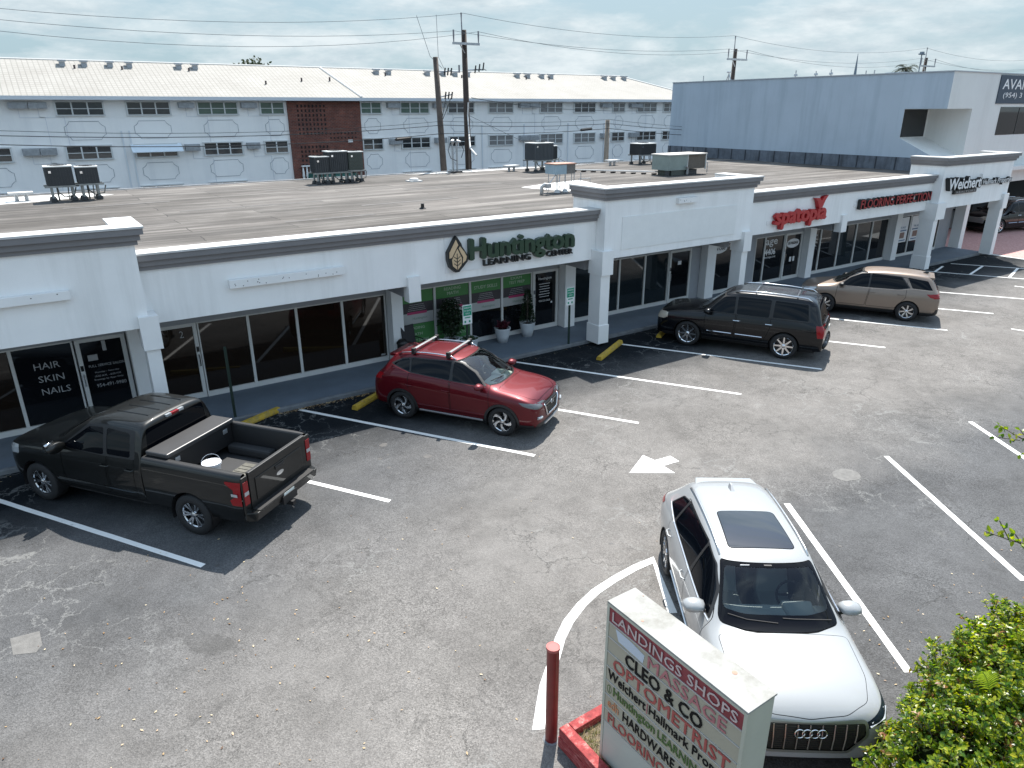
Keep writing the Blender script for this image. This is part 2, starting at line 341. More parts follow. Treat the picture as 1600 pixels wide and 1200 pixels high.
for _ in range(70):
    cx0, cy0 = rnd.uniform(0, 16), rnd.uniform(4, 11); r0 = rnd.choice((.008, .012, .02, .035))
    om.quad(*[(cx0+r0*math.cos(k*.7)*rnd.uniform(.7, 1.3), cy0+r0*math.sin(k*.7)*rnd.uniform(.7, 1.3), .0025) for k in range(9)])
tag(obj('oil_drips', om, mat('oil drips', (.06, .058, .057), .6, var=.3, vs=8)), 'small dark oil drips spotted over the asphalt bays', 'oil stain', kind='stuff')
# dry leaf litter strewn over the lot
leafm = MB(); rnd = random.Random(11)
def litter(n, fx, sz):
    for _ in range(n):
        x, y, z = fx(); a = rnd.uniform(0, 6.28); s = sz*rnd.uniform(.6, 1.5); u = Vector((math.cos(a), math.sin(a), rnd.uniform(-.1, .3)))*s; v = Vector((-math.sin(a), math.cos(a), rnd.uniform(-.3, .3)))*s*.5
        c = Vector((x, y, z)); leafm.quad(c-u, c-v, c+u, c+v)
litter(150, lambda: (rnd.gauss(0.8, 1.8), rnd.gauss(8.2, 1.6), .012), .018)
litter(70, lambda: (rnd.uniform(-1, 9), rnd.uniform(4, 11), .012), .014)
litter(420, lambda: (rnd.uniform(4.2, 8), 16.40-abs(rnd.gauss(0, .06)), .02), .022)
litter(160, lambda: (rnd.uniform(-2, 14), 16.36-abs(rnd.gauss(0, .12)), .015), .018)
litter(90, lambda: (rnd.uniform(6, 13), rnd.uniform(2.8, 4.0), .012), .016)
lm = bpy.data.materials.new('dry leaves'); lm.use_nodes = True; nt = lm.node_tree; ge = N(nt, 'ShaderNodeNewGeometry')
r = ramp(nt, [(0.0, (0.10, 0.05, 0.025)), (0.5, (0.33, 0.2, 0.08)), (1.0, (0.6, 0.5, 0.32))]); nt.links.new(ge.outputs['Random Per Island'], r.inputs[0]); nt.links.new(r.outputs[0], nt.nodes['Principled BSDF'].inputs['Base Color'])
tag(obj('leaf_litter', leafm, lm), 'dry brown leaves scattered over the asphalt and along the kerb', 'leaf litter', kind='stuff')

# ------------------------------------------------------------------ sidewalk and pavers
walk_m = mat('painted concrete walk', (0.125, 0.155, 0.19), 0.75, var=0.16, vs=1.2, bump=0.2, bs=25)
kerb_m = mat('kerb concrete', (0.17, 0.18, 0.19), 0.8, var=0.3, vs=4)
sw = MB(); sw.box(-12, 40.0, 16.58, 18.62, -.1, .10)
tag(obj('sidewalk', sw, walk_m), kind='structure')
kb = MB(); kb.box(-12, 40.0, 16.45, 16.578, -.1, .104)
tag(obj('kerb', kb, kerb_m, bevel=.02), kind='structure')
pv = bpy.data.materials.new('pink pavers'); pv.use_nodes = True; nt = pv.node_tree
tc = N(nt, 'ShaderNodeTexCoord'); bk = N(nt, 'ShaderNodeTexBrick', i_Scale=4.0, i_Color1=(.45, .235, .215, 1), i_Color2=(.55, .32, .29, 1), i_Mortar=(.3, .2, .18, 1)); bk.inputs['Mortar Size'].default_value = .012
nt.links.new(tc.outputs['Object'], bk.inputs['Vector']); nt.links.new(bk.outputs[0], nt.nodes['Principled BSDF'].inputs['Base Color']); nt.nodes['Principled BSDF'].inputs['Roughness'].default_value = .85
tag(obj('paved_driveway', MB().quad((40.35, 14.4, .006), (62, 13.0, .006), (62, 21.6, .006), (40.35, 21.6, .006)), pv), kind='structure')
conc = mat('pale concrete', (0.46, 0.47, 0.46), 0.8, var=0.12, vs=2)
tag(obj('concrete_apron', MB().quad((40.02, 13.6, .004), (62, 12.2, .004), (62, 12.98, .004), (40.02, 14.38, .004)).quad((40.02, 14.38, .004), (40.33, 14.38, .004), (40.33, 24, .004), (40.02, 24, .004)), conc), kind='structure')
tag(obj('far_concrete', MB().quad((47, 21.7, .004), (70, 21.7, .004), (70, 30, .004), (47, 30, .004)), conc), kind='structure')
# ================================================================== SHOPPING STRIP
shop = thing('shopping_strip', 'long white single storey strip of shops with grey cornices and a flat roof', 'building', (14, 18, 0))
def P(name, mb, m, parent=shop, **k): return obj(name, mb, m, parent, world=True, **k)
GY = 18.35
P('wall', MB().box(-12, 40.4, 18.62, 35.3, 0, 3.55).box(-12, 40.4, 18.42, 18.62, 2.1, 3.6), stucco)
# roof
def roofing():
    m = bpy.data.materials.new('roll roofing'); m.use_nodes = True; nt = m.node_tree; L = nt.links.new; b = nt.nodes['Principled BSDF']
    tc = N(nt, 'ShaderNodeTexCoord')
    bk = N(nt, 'ShaderNodeTexBrick', i_Scale=1.0, i_Color1=(.60, .59, .58, 1), i_Color2=(1.22, 1.21, 1.20, 1), i_Mortar=(.25, .24, .23, 1)); bk.offset = 0.37
    bk.inputs['Mortar Size'].default_value = .018; bk.inputs['Mortar Smooth'].default_value = .3; bk.inputs['Brick Width'].default_value = 7.3; bk.inputs['Row Height'].default_value = 0.92; bk.inputs['Bias'].default_value = 0.1
    n0 = N(nt, 'ShaderNodeTexNoise', i_Scale=.8, i_Detail=4.0); L(tc.outputs['Object'], n0.inputs['Vector'])
    ma = N(nt, 'ShaderNodeVectorMath', operation='MULTIPLY_ADD'); L(n0.outputs['Color'], ma.inputs[0]); ma.inputs[1].default_value = (.25, .12, 0); L(tc.outputs['Object'], ma.inputs[2]); L(ma.outputs[0], bk.inputs['Vector'])
    mp = N(nt, 'ShaderNodeMapping'); mp.inputs['Scale'].default_value = (.13, 1.5, 1); L(tc.outputs['Object'], mp.inputs[0])
    n = N(nt, 'ShaderNodeTexNoise', i_Scale=1.0, i_Detail=9.0, i_Roughness=.72, i_Distortion=.5); L(mp.outputs[0], n.inputs['Vector'])
    r = ramp(nt, [(.30, (.034, .029, .026)), (.44, (.082, .073, .066)), (.57, (.145, .133, .122)), (.70, (.27, .258, .24))]); L(n.outputs[0], r.inputs[0])
    mx = N(nt, 'ShaderNodeMix', data_type='RGBA', blend_type='MULTIPLY'); mx.inputs[0].default_value = .9; L(r.outputs[0], mx.inputs[6]); L(bk.outputs[0], mx.inputs[7])
    n2 = N(nt, 'ShaderNodeTexNoise', i_Scale=.16, i_Detail=6.0, i_Roughness=.65); L(tc.outputs['Object'], n2.inputs['Vector'])
    r2 = ramp(nt, [(.35, (.55, .53, .5)), (.55, (1, 1, 1)), (.75, (1.15, 1.14, 1.12))]); L(n2.outputs[0], r2.inputs[0])
    m2 = N(nt, 'ShaderNodeMix', data_type='RGBA', blend_type='MULTIPLY'); m2.inputs[0].default_value = 1; L(mx.outputs[2], m2.inputs[6]); L(r2.outputs[0], m2.inputs[7])
    L(m2.outputs[2], b.inputs['Base Color']); b.inputs['Roughness'].default_value = .9
    bp = N(nt, 'ShaderNodeBump', i_Strength=.5, i_Distance=.02); L(bk.outputs[0], bp.inputs['Height']); L(bp.outputs[0], b.inputs['Normal'])
    return m
roofm = roofing()
rf = MB().box(-12, 40.15, 16.6, 35.45, 3.56, 3.75)
roof = P('roof', rf, roofm)
gut = MB().box(-12, 40.15, 35.46, 35.56, 3.60, 3.79)
P('roof_edge', gut, mat('roof edge metal', (.5, .5, .5), .5, var=.3), roof)
wp = MB(); rnd = random.Random(5)
wp.quad((18.2, 26.2, 3.756), (18.8, 23.8, 3.756), (20.6, 23.6, 3.756), (21.5, 24.3, 3.756), (22.4, 27.4, 3.756), (20.2, 26.9, 3.756))
wp.quad((-6, 33.4, 3.756), (-6, 31.8, 3.756), (.3, 32.4, 3.756), (3.3, 33.6, 3.756), (2.2, 34.9, 3.756), (-3, 34.6, 3.756))
wp.quad((19.5, 34.6, 3.757), (30, 35.3, 3.757), (23, 35.4, 3.757), (17, 35.2, 3.757))
P('sealed_patch', wp, mat('white roof sealer', (.74, .73, .70), .6, var=.16, vs=3), roof)
sm_ = MB()
for x, y, L_ in ((1.2, 29.5, 3.5), (4.4, 26.3, 5), (10, 24.2, 4), (13.5, 28.0, 5), (6.5, 21.8, 3), (26, 21.6, 4), (22.5, 30.2, 6), (8.6, 31.1, 4)):
    sm_.quad((x, y, 3.757), (x+L_, y+.05, 3.757), (x+L_, y+.38, 3.757), (x+.1, y+.30, 3.757))
P('roof_mend', sm_, mat('dark roof mend', (.12, .112, .105), .9, var=.3, vs=3), roof)

def cornice_run(mb_g, mb_w, x0, x1, yf, zt, ret0, ret1, back=1.5):
    """three stepped grey mouldings and a white coping, with side returns"""
    for k, (o, a, b) in enumerate(((.06, .36, .27), (.115, .268, .15), (.18, .148, .03))):
        xa = x0-(o if ret0 else 0); xb = x1+(o if ret1 else 0)
        mb_g.box(xa, xb, yf-o, yf-.002, zt-a, zt-b)
        if ret0: mb_g.box(x0-o, x0-.002, yf, yf+back, zt-a, zt-b)
        if ret1: mb_g.box(x1+.002, x1+o, yf, yf+back, zt-a, zt-b)
    o = .20; xa = x0-(o if ret0 else 0); xb = x1+(o if ret1 else 0)
    mb_w.box(xa, xb, yf-o, yf+.36, zt-.028, zt+.012)
    if ret0: mb_w.box(x0-o, x0+.34, yf+.361, yf+back, zt-.028, zt+.012)
    if ret1: mb_w.box(x1-.34, x1+o, yf+.361, yf+back, zt-.028, zt+.012)
fas = [(-12, 1.75, 16.05, 2.70, 4.77, 0, 1), (1.752, 14.148, 16.45, 2.66, 4.17, 0, 0), (14.15, 20.80, 16.05, 2.70, 4.78, 1, 1), (20.802, 33.448, 16.45, 2.68, 4.20, 0, 0), (33.45, 39.90, 16.05, 2.74, 4.92, 1, 1)]
for x0, x1, yf, zb, zt, r0, r1 in fas:
    f = MB().box(x0, x1, yf, yf+.32, zb, zt-.03)
    if r0: f.box(x0, x0+.30, yf+.321, yf+1.5, zb+.01, zt-.03)
    if r1: f.box(x1-.30, x1, yf+.321, yf+1.5, zb+.01, zt-.03)
    fo = P('fascia', f, stucco)
    gm, wm = MB(), MB(); cornice_run(gm, wm, x0, x1, yf, zt, r0, r1)
    P('cornice', gm, trim_grey, fo); P('coping', wm, cap_white, fo)
P('soffit', MB().box(-12, 39.9, 16.78, 18.40, 2.78, 2.84), mat('soffit', (.5, .52, .54), .85))
P('header', MB().box(-12, 40.2, 18.30, 18.418, 2.06, 2.78), header_grey)
# columns under the fascia, hanging blocks and short demising piers at the glass
def column(x0, x1, y0, y1, block, zb=.10, plinth=True, col=True):
    c = MB()
    if col:
        c.box(x0, x1, y0, y1, zb, block[2]-.002)
        if plinth: c.box(x0-.025, x1+.025, y0-.025, y1+.025, zb, zb+.58)
    c.box(block[0], block[1], y0-.06, y1+.05, block[2], block[3])
    P('column' if col else 'hanging_block', c, white)
column(1.59, 1.86, 15.98, 16.44, (1.55, 1.92, 2.24, 2.95), plinth=False)
column(14.02, 14.38, 15.98, 16.50, (14.0, 14.44, 2.24, 2.96))
column(20.42, 20.72, 15.98, 16.44, (20.40, 20.80, 2.28, 2.96))
column(33.22, 33.56, 15.98, 16.60, (33.2, 33.95, 2.30, 3.0))
column(39.42, 39.76, 15.98, 16.50, (39.40, 39.88, 2.34, 3.04), plinth=False)
column(7.86, 8.20, 16.42, 16.62, (7.86, 8.20, 2.24, 2.90), col=False)
column(26.82, 27.18, 16.42, 16.62, (26.82, 27.18, 2.30, 2.97), col=False)
P('beam', MB().box(7.9, 8.16, 16.79, 18.30, 2.30, 2.77), header_grey); P('beam', MB().box(14.06, 14.36, 16.79, 18.30, 2.28, 2.77), header_grey)
P('beam', MB().box(26.86, 27.14, 16.79, 18.30, 2.32, 2.77), header_grey); P('beam', MB().box(20.46, 20.70, 16.79, 18.30, 2.30, 2.77), header_grey)
for x0, x1 in ((1.46, 1.74), (8.08, 8.42), (14.26, 14.68), (21.02, 21.50), (27.30, 27.72), (33.98, 34.42)):
    P('pier', MB().box(x0, x1, 17.98, 18.60, .10, 2.75), white)
P('pier', MB().box(39.95, 40.35, 17.75, 18.25, 0, 2.78), white)
P('pier', MB().box(20.52, 20.99, 18.30, 18.60, .10, 2.05).box(23.30, 24.2, 18.30, 18.60, .10, 2.05).box(38.75, 39.9, 18.36, 18.60, .10, 2.05), header_grey)
base_m = white
def window(x0, x1, g=glass_bronze, z0=.10, z1=2.06):
    p = P('window', MB().box(x0+.02, x1-.02, GY, GY+.02, z0+.13, z1-.02), g)
    f = MB().box(x0, x1, GY-.05, GY+.06, z0, z0+.13).box(x0, x1, GY-.03, GY+.05, z1-.035, z1)
    f.box(x0, x0+.035, GY-.045, GY+.055, z0+.131, z1-.036).box(x1-.035, x1, GY-.045, GY+.055, z0+.131, z1-.036)
    P('frame', f, frame_w, p); return p
def door(x0, x1, g=glass_dark, side='l'):
    st = .09; z0, z1 = .11, 2.06
    f = MB().box(x0, x0+st, GY-.06, GY+.03, z0, z1).box(x1-st, x1, GY-.06, GY+.03, z0, z1).box(x0+st, x1-st, GY-.055, GY+.028, z0, z0+.14).box(x0+st, x1-st, GY-.055, GY+.028, z1-.08, z1)
    d = P('door', f, frame_w)
    P('pane', MB().box(x0+st-.01, x1-st+.01, GY-.02, GY, z0+.12, z1-.06), g, d)
    hx = x0+.045 if side == 'l' else x1-.045
    h = MB().tube([(hx, GY-.065, .95), (hx, GY-.13, .97), (hx, GY-.13, 1.22), (hx, GY-.065, 1.24)], .014, 6).box(hx-.03, hx+.03, GY-.075, GY-.061, 1.32, 1.45)
    P('handle', h, black if g is glass_bronze else chrome, d); return d
W = {}
for a, b, g in ((-6.1, -4.6, glass_bronze), (-4.6, -3.4, glass_bronze), (-3.4, -2.1, glass_bronze), (-2.1, -.84, glass_bronze), (-.84, .36, glass_dark),
                (3.02, 4.24, glass_bronze), (4.24, 5.49, glass_bronze), (5.49, 6.76, glass_bronze), (6.76, 8.04, glass_bronze),
                (8.45, 9.62, glass_dark), (9.62, 10.84, glass_dark), (10.84, 12.0, glass_dark), (12.0, 13.16, glass_dark),
                (14.72, 15.72, glass_blue), (15.72, 16.92, glass_blue), (16.92, 18.14, glass_blue), (18.14, 19.34, glass_blue),
                (21.55, 22.92, glass_dark), (22.92, 23.28, glass_dark), (24.22, 24.82, glass_dark), (24.82, 26.08, glass_dark),
                (27.76, 28.6, glass_dark), (28.6, 29.98, glass_dark), (29.98, 31.28, glass_blue), (31.28, 32.56, glass_blue), (32.56, 33.9, glass_dark),
                (34.5, 35.9, glass_dark), (35.9, 37.2, glass_dark), (37.2, 38.0, glass_dark), (38.0, 38.7, glass_dark)):
    W[a] = window(a, b, g)
D1 = door(.40, 1.42, glass_dark); D2 = door(1.95, 3.0, glass_bronze, 'r'); D3 = door(13.18, 14.2, glass_dark); D4 = door(19.36, 20.5, glass_dark); D5 = door(26.1, 27.25, glass_dark)
vin = mat('white vinyl', (.72, .72, .72), .5); vgrey = mat('grey vinyl', (.42, .43, .42), .5); vgreen = mat('green vinyl', (.055, .20, .055), .5); vdark = mat('dark print', (.045, .04, .045), .5); vpink = mat('magenta vinyl', (.42, .04, .13), .5)
vpale = mat('pale print', (.36, .46, .34), .5)
def put(parent, m, *items, y=GY-.004, name='lettering'):
    mb = MB()
    for it in items:
        if it[0] == 't': _, s, x, z, w_, h = it[:6]; text(mb, s, (x, y, z), UX, UZ, w_, h, bold=(it[6] if len(it) > 6 else 0), depth=.003)
        elif it[0] == 'r': _, x, z, w_, h = it; mb.box(x, x+w_, y-.002, y, z, z+h)
    return P(name, mb, m, parent)
silver = mat('silver vinyl', (.32, .32, .32), .5)
put(W[-.84], silver, ('t', 'HAIR', -.46, 1.50, .50, .15), ('t', 'SKIN', -.43, 1.20, .50, .15), ('t', 'NAILS', -.42, .90, .56, .15))
put(D1, silver, ('t', '1', .93, 1.72, .08, .24), ('r', .60, 1.52, .20, .14), ('t', 'FULL SERVICE SALON', .58, 1.36, .74, .06), ('t', 'Monday - Saturday', .68, 1.20, .5, .045), ('t', '10:00 A.M. - 6:00 P.M.', .66, 1.11, .55, .045), ('t', 'Evenings by Appt Only', .64, 1.02, .6, .05), ('t', '954-491-9980', .66, .86, .62, .085), y=GY-.024)
put(D2, silver, ('t', '2', 2.60, 1.72, .09, .17), y=GY-.024)
put(W[6.76], silver, ('r', 7.82, .26, .13, .05))
# tutoring centre window graphics
for x0, x1, low in ((8.45, 9.62, 1), (9.62, 10.84, 1), (10.84, 12.0, 0), (12.0, 13.16, 0)):
    wn = W[x0]; a = x0+.045; wd = x1-x0-.09
    put(wn, vgreen, ('r', a, 1.66, wd, .37), *([('r', a, .24, wd, .78)] if low else []), y=GY-.002, name='window_graphic')
    put(wn, vdark, ('r', a, 1.36, wd, .295), y=GY-.002, name='window_graphic')
    put(wn, vgrey, ('r', a, 1.03 if low else 1.07, wd, .325 if low else .285), y=GY-.002, name='window_graphic')
    put(wn, vpink, ('r', a+.22, 1.315, wd-.44, .075), y=GY-.006, name='window_graphic')
    put(wn, vin, *[('t', '.'*(38-4*(k % 3)), a+.25+.02*k, 1.43+.055*k, wd-.5-.04*k, .012) for k in range(4)])
    put(wn, mat('grey green print', (.16, .25, .18), .5), ('t', 'Huntington', a+wd*.36, 1.13, wd*.44, .10))
put(W[9.62], vpale, ('t', 'READING', 9.96, 1.88, .56, .09, .02), ('t', 'MATH', 10.06, 1.74, .38, .09, .02))
put(W[10.84], vpale, ('t', 'STUDY SKILLS', 11.0, 1.77, .84, .10, .02))
put(W[12.0], vpale, ('t', 'EXAM', 12.35, 1.90, .42, .08, .02), ('t', 'TEST PREP', 12.28, 1.76, .60, .09, .02))
put(W[8.45], vpale, ('t', 'READING', 8.74, .86, .52, .08, .02), ('t', 'MATH', 8.82, .67, .36, .08, .02), ('t', 'STUDY SKILLS', 8.66, .48, .72, .08, .02), ('t', 'SAT ACT', 8.80, .29, .46, .08, .02))
put(W[9.62], vpale, ('t', 'PERSONALIZED', 9.86, .86, .84, .08, .02), ('t', 'ATTENTION', 9.98, .67, .6, .08, .02), ('t', 'REAL RESULTS', 9.9, .48, .76, .08, .02), ('t', 'SUPPORT', 10.0, .29, .5, .08, .02))
put(D3, vin, ('t', 'Huntington', 13.42, 1.72, .52, .11), *[('t', '-'*n, 13.44+.03*(k % 2), 1.60-.085*k, .44-.06*(k % 2), .02) for k, n in enumerate((22, 16, 20, 14, 18, 12))], ('t', '954-533-3600', 13.44, 1.02, .46, .06), ('r', 13.92, .93, .07, .06), y=GY-.024)
put(W[12.0], mat('cream notice', (.55, .5, .45), .6), ('r', 12.96, 1.02, .15, .25), y=GY-.006, name='notice')
put(D4, vin, ('r', 19.82, 1.50, .18, .14), y=GY-.024)
def oval(mb, cx, cz, a, b, y=GY-.006, n=28): mb.quad(*[(cx+a*math.cos(2*math.pi*k/n), y, cz+b*math.sin(2*math.pi*k/n)) for k in range(n)])
ov = MB(); oval(ov, 22.05, 1.86, .48, .19); P('window_graphic', ov, vin, W[21.55])
put(W[21.55], black, ('t', 'SKIN CARE', 21.68, 1.80, .74, .12, .02), y=GY-.010)
put(W[24.82], vin, ('t', 'age', 24.9, 1.60, .74, .30, .01), ('t', '4406', 24.9, 1.28, .66, .25, .03), ('t', 'massage.com', 24.88, 1.12, .72, .09))
ov = MB(); oval(ov, 26.68, 1.62, .42, .19, GY-.024); P('window_graphic', ov, vin, D5)
put(D5, black, ('t', '135 MASSAGE', 26.34, 1.58, .68, .11, .02), y=GY-.030)
put(D5, vin, ('r', 26.55, .85, .14, .2), ('r', 26.78, .85, .12, .2), y=GY-.024, name='notice')
put(W[27.76], vin, *[('t', s, 27.9, z, .5, .07) for s, z in (('MASSAGE', 1.75), ('FACIAL', 1.6), ('WAXING', 1.45), ('SPA', 1.3))])
# framed notices of the realty office
for k, x in ((34.5, 34.75), (35.9, 36.05)):
    put(W[k], vin, ('r', x, .78, 1.02, 1.2), y=GY-.004, name='poster')
    put(W[k], mat('blue frame', (.05, .12, .22), .5), ('t', 'FOR', x+.25, 1.45, .2, .1), ('t', 'SALE', x+.5, 1.45, .3, .1), ('r', x+.12, 1.32, .78, .06), ('r', x+.12, .85, .78, .05), y=GY-.010, name='poster')
    put(W[k], mat('brown print', (.22, .13, .1), .5), ('r', x+.22, .98, .55, .28), y=GY-.010, name='poster')
put(W[37.2], mat('lime poster', (.40, .50, .05), .5), ('r', 37.32, .95, .52, 1.0), y=GY-.004, name='poster')

# ------------------------------------------------------------------ wall signs
def raceway(x0, x1, y, z0, z1, label, holes=14, seed=1):
    t = thing('sign_raceway', label, 'raceway', ((x0+x1)/2, y, z0))
    obj('box', MB().box(x0, x1, y-.13, y-.001, z0, z1), white, t, world=True, bevel=.008)
    h = MB(); rn = random.Random(seed)
    for _ in range(holes):
        cx = rn.uniform(x0+.05, x1-.05); cz = rn.uniform(z0+.04, z1-.04); h.quad(*[(cx+.012*math.cos(a*1.05), y-.133, cz+.012*math.sin(a*1.05)) for a in range(6)])
    obj('drill_hole', h, black, t, world=True)
raceway(3.50, 6.18, 16.45, 3.21, 3.40, 'empty white raceway box peppered with drill holes above the shopfront numbered 2', 18)
raceway(-3.2, .47, 16.05, 3.50, 3.68, 'long bare white raceway box above the hair salon windows', 5, 2)
raceway(17.05, 17.9, 16.05, 4.14, 4.31, 'short white raceway box on the tall blank parapet between the green and red signs', 5, 3)
pnl = MB().box(14.83, 19.97, 16.03, 16.049, 2.93, 3.90)
P('sign_panel', pnl, mat('patched stucco', (.81, .815, .80), .75, var=.04))

sgreen = mat('dark green letter', (.012, .045, .022), .35, coat=.3); stan = mat('tan leaf', (.60, .44, .27), .5); sblack = mat('black letter', (.01, .012, .013), .4)
t = thing('shop_sign', 'dark green channel letters reading Huntington Learning Center beside a tan leaf emblem', 'sign', (11.1, 16.45, 2.9))
obj('backing_panel', MB().box(8.98, 13.30, 16.43, 16.449, 2.86, 3.86), mat('sign backing', (.78, .79, .79), .6), t, world=True)
m1 = MB(); text(m1, 'Huntington', (9.70, 16.43, 2.99), UX, UZ, 3.50, .70, bold=.045, depth=.14); obj('letters', m1, sgreen, t, world=True)
m2 = MB(); text(m2, 'LEARNING', (10.14, 16.43, 2.94), UX, UZ, 1.56, .16, bold=.035, depth=.09); obj('letters', m2, sblack, t, world=True); m2 = MB(); text(m2, 'CENTER', (12.27, 16.43, 2.95), UX, UZ, .94, .15, bold=.035, depth=.09); obj('letters', m2, sblack, t, world=True)
def leafpoly(cx, cz, w_, h, n=12):
    pts = []
    for k in range(n+1):
        u = k/n; pts.append((cx+w_*math.sin(math.pi*(1-u)**0.62)*.5*(1.0), cz+h*u))
    return pts+[(2*cx-x, z) for x, z in pts[-2:0:-1]]
lf = MB(); l2 = MB()
shapes = [([(9.0, 3.22), (9.0, 3.42), (9.27, 3.84), (9.42, 3.62), (9.44, 3.55), (9.62, 3.28), (9.60, 3.14), (9.46, 3.00), (9.33, 2.88), (9.22, 2.88), (9.06, 3.02)], .14)]
for pts, d in shapes: lf.prism([(x, 16.30, z) for x, z in pts], (0, .149, 0))
obj('emblem', lf, sblack, t, world=True)
for pts in ([(9.045, 3.27), (9.05, 3.42), (9.25, 3.74), (9.32, 3.60), (9.17, 3.36), (9.12, 3.28)], [(9.37, 3.56), (9.50, 3.40), (9.57, 3.27), (9.54, 3.17), (9.44, 3.10), (9.46, 3.26), (9.38, 3.40), (9.33, 3.50)]): l2.prism([(x, 16.292, z) for x, z in pts], (0, .007, 0))
l2.prism([(x, 16.292, z) for x, z in ((9.29, 3.50), (9.42, 3.24), (9.40, 3.06), (9.28, 2.94), (9.14, 3.06), (9.12, 3.22))], (0, .007, 0))
em = obj('emblem_face', l2, stan, t, world=True)
v = MB().box(9.265, 9.285, 16.286, 16.2915, 2.95, 3.38)
for z in (3.04, 3.13, 3.22):
    for s_ in (-1, 1): v.quad((9.275, 16.287, z), (9.275, 16.287, z+.025), (9.275+s_*.10, 16.287, z+.095), (9.275+s_*.10, 16.287, z+.07))
obj('leaf_vein', v, sblack, t, world=True)

sred = mat('red letter', (.42, .012, .016), .35, coat=.3)
t = thing('shop_sign', 'bright red channel letters reading spatopia topped with a two winged petal', 'sign', (24.0, 16.45, 2.8))
m1 = MB(); text(m1, 'spatopia', (22.5, 16.43, 2.80), UX, UZ, 3.02, .70, bold=.06, depth=.15, shear=.05); obj('letters', m1, sred, t, world=True)
pt = MB()
pt.prism([(x, 16.28, z) for x, z in ((25.02, 3.40), (24.88, 3.66), (24.74, 3.78), (25.02, 3.76), (25.12, 3.66), (25.26, 3.80), (25.52, 3.84), (25.36, 3.66), (25.22, 3.40))], (0, .14, 0)); obj('petal', pt, sred, t, world=True)
obj('raceway', MB().box(22.2, 25.45, 16.43, 16.449, 2.98, 3.12), white, t, world=True)
t = thing('shop_sign', 'red faced black block letters reading FLOORING PERFECTION under the cornice', 'sign', (30.5, 16.45, 3.1))
m1 = MB(); text(m1, 'FLOORING PERFECTION', (27.82, 16.43, 3.13), UX, UZ, 5.40, .37, bold=.06, depth=.13); obj('letters', m1, sblack, t, world=True)
m1 = MB(); text(m1, 'FLOORING PERFECTION', (27.84, 16.293, 3.145), UX, UZ, 5.36, .34, bold=.02, depth=.006); obj('letter_faces', m1, mat('dark red face', (.30, .012, .015), .4), t, world=True)
obj('raceway', MB().box(27.6, 33.2, 16.43, 16.449, 3.22, 3.34), white, t, world=True)
swh = mat('white letter', (.80, .80, .80), .4)
t = thing('shop_sign', 'white letters on black backing reading Weichert Realtors and Hallmark Properties at the far corner shop', 'sign', (36.5, 16.05, 3.4))
m1 = MB(); text(m1, 'Weichert', (33.68, 16.045, 3.53), UX, UZ, 2.95, .50, bold=.09, depth=.17); obj('letter_backing', m1, sblack, t, world=True)
m1 = MB(); text(m1, 'Weichert', (33.70, 15.868, 3.55), UX, UZ, 2.88, .46, bold=.035, depth=.006); obj('letter_faces', m1, swh, t, world=True)
obj('name_plate', MB().box(34.45, 36.45, 15.93, 16.049, 3.32, 3.48), sblack, t, world=True, bevel=.02)
m1 = MB(); text(m1, 'REALTORS', (34.6, 15.925, 3.355), UX, UZ, 1.7, .09, depth=.004); obj('letter_faces', m1, mat('grey letter', (.35, .35, .35), .5), t, world=True)
m1 = MB(); text(m1, 'Hallmark Properties', (36.92, 16.045, 3.52), UX, UZ, 2.92, .33, bold=.05, depth=.11); obj('letter_backing', m1, sblack, t, world=True)
m1 = MB(); text(m1, 'Hallmark Properties', (36.93, 15.928, 3.53), UX, UZ, 2.9, .31, bold=.0, depth=.006); m1.box(36.76, 36.79, 15.93, 16.04, 3.5, 4.1); obj('letter_faces', m1, swh, t, world=True)

# ================================================================== APARTMENT BLOCK
apt = thing('apartment_building', 'three storey white apartment block with pale tiled roof and a brick stair panel', 'building', (28, 62, 0))
def A(name, mb, m, parent=apt, **k): return obj(name, mb, m, parent, world=True, **k)
A('wall', MB().box(-25, 66, 60, 75, -.5, 7.72), stucco_apt)
tiles = bpy.data.materials.new('white roof tile'); tiles.use_nodes = True; nt = tiles.node_tree; L = nt.links.new; b = nt.nodes['Principled BSDF']
tc = N(nt, 'ShaderNodeTexCoord')
mp = N(nt, 'ShaderNodeMapping'); mp.inputs['Scale'].default_value = (1, 1, 1); L(tc.outputs['Object'], mp.inputs[0])
bk = N(nt, 'ShaderNodeTexBrick', i_Scale=1.0, i_Color1=(.315, .30, .275, 1), i_Color2=(.34, .325, .30, 1), i_Mortar=(.235, .225, .205, 1)); bk.inputs['Brick Width'].default_value = .33; bk.inputs['Row Height'].default_value = .36; bk.inputs['Mortar Size'].default_value = .045; bk.inputs['Mortar Smooth'].default_value = .5; bk.offset = 0
L(mp.outputs[0], bk.inputs['Vector'])
n = N(nt, 'ShaderNodeTexNoise', i_Scale=.35, i_Detail=7.0, i_Roughness=.65); L(tc.outputs['Object'], n.inputs['Vector']); r = ramp(nt, [(.3, (.86, .85, .83)), (.7, (1.04, 1.04, 1.03))]); L(n.outputs[0], r.inputs[0])
mx = N(nt, 'ShaderNodeMix', data_type='RGBA', blend_type='MULTIPLY'); mx.inputs[0].default_value = 1; L(bk.outputs[0], mx.inputs[6]); L(r.outputs[0], mx.inputs[7]); L(mx.outputs[2], b.inputs['Base Color']); b.inputs['Roughness'].default_value = .8
bp = N(nt, 'ShaderNodeBump', i_Strength=.7, i_Distance=.05); L(bk.outputs[0], bp.inputs['Height']); L(bp.outputs[0], b.inputs['Normal'])
ye, yr_, ze, zr_ = 59.25, 66.3, 7.86, 10.42
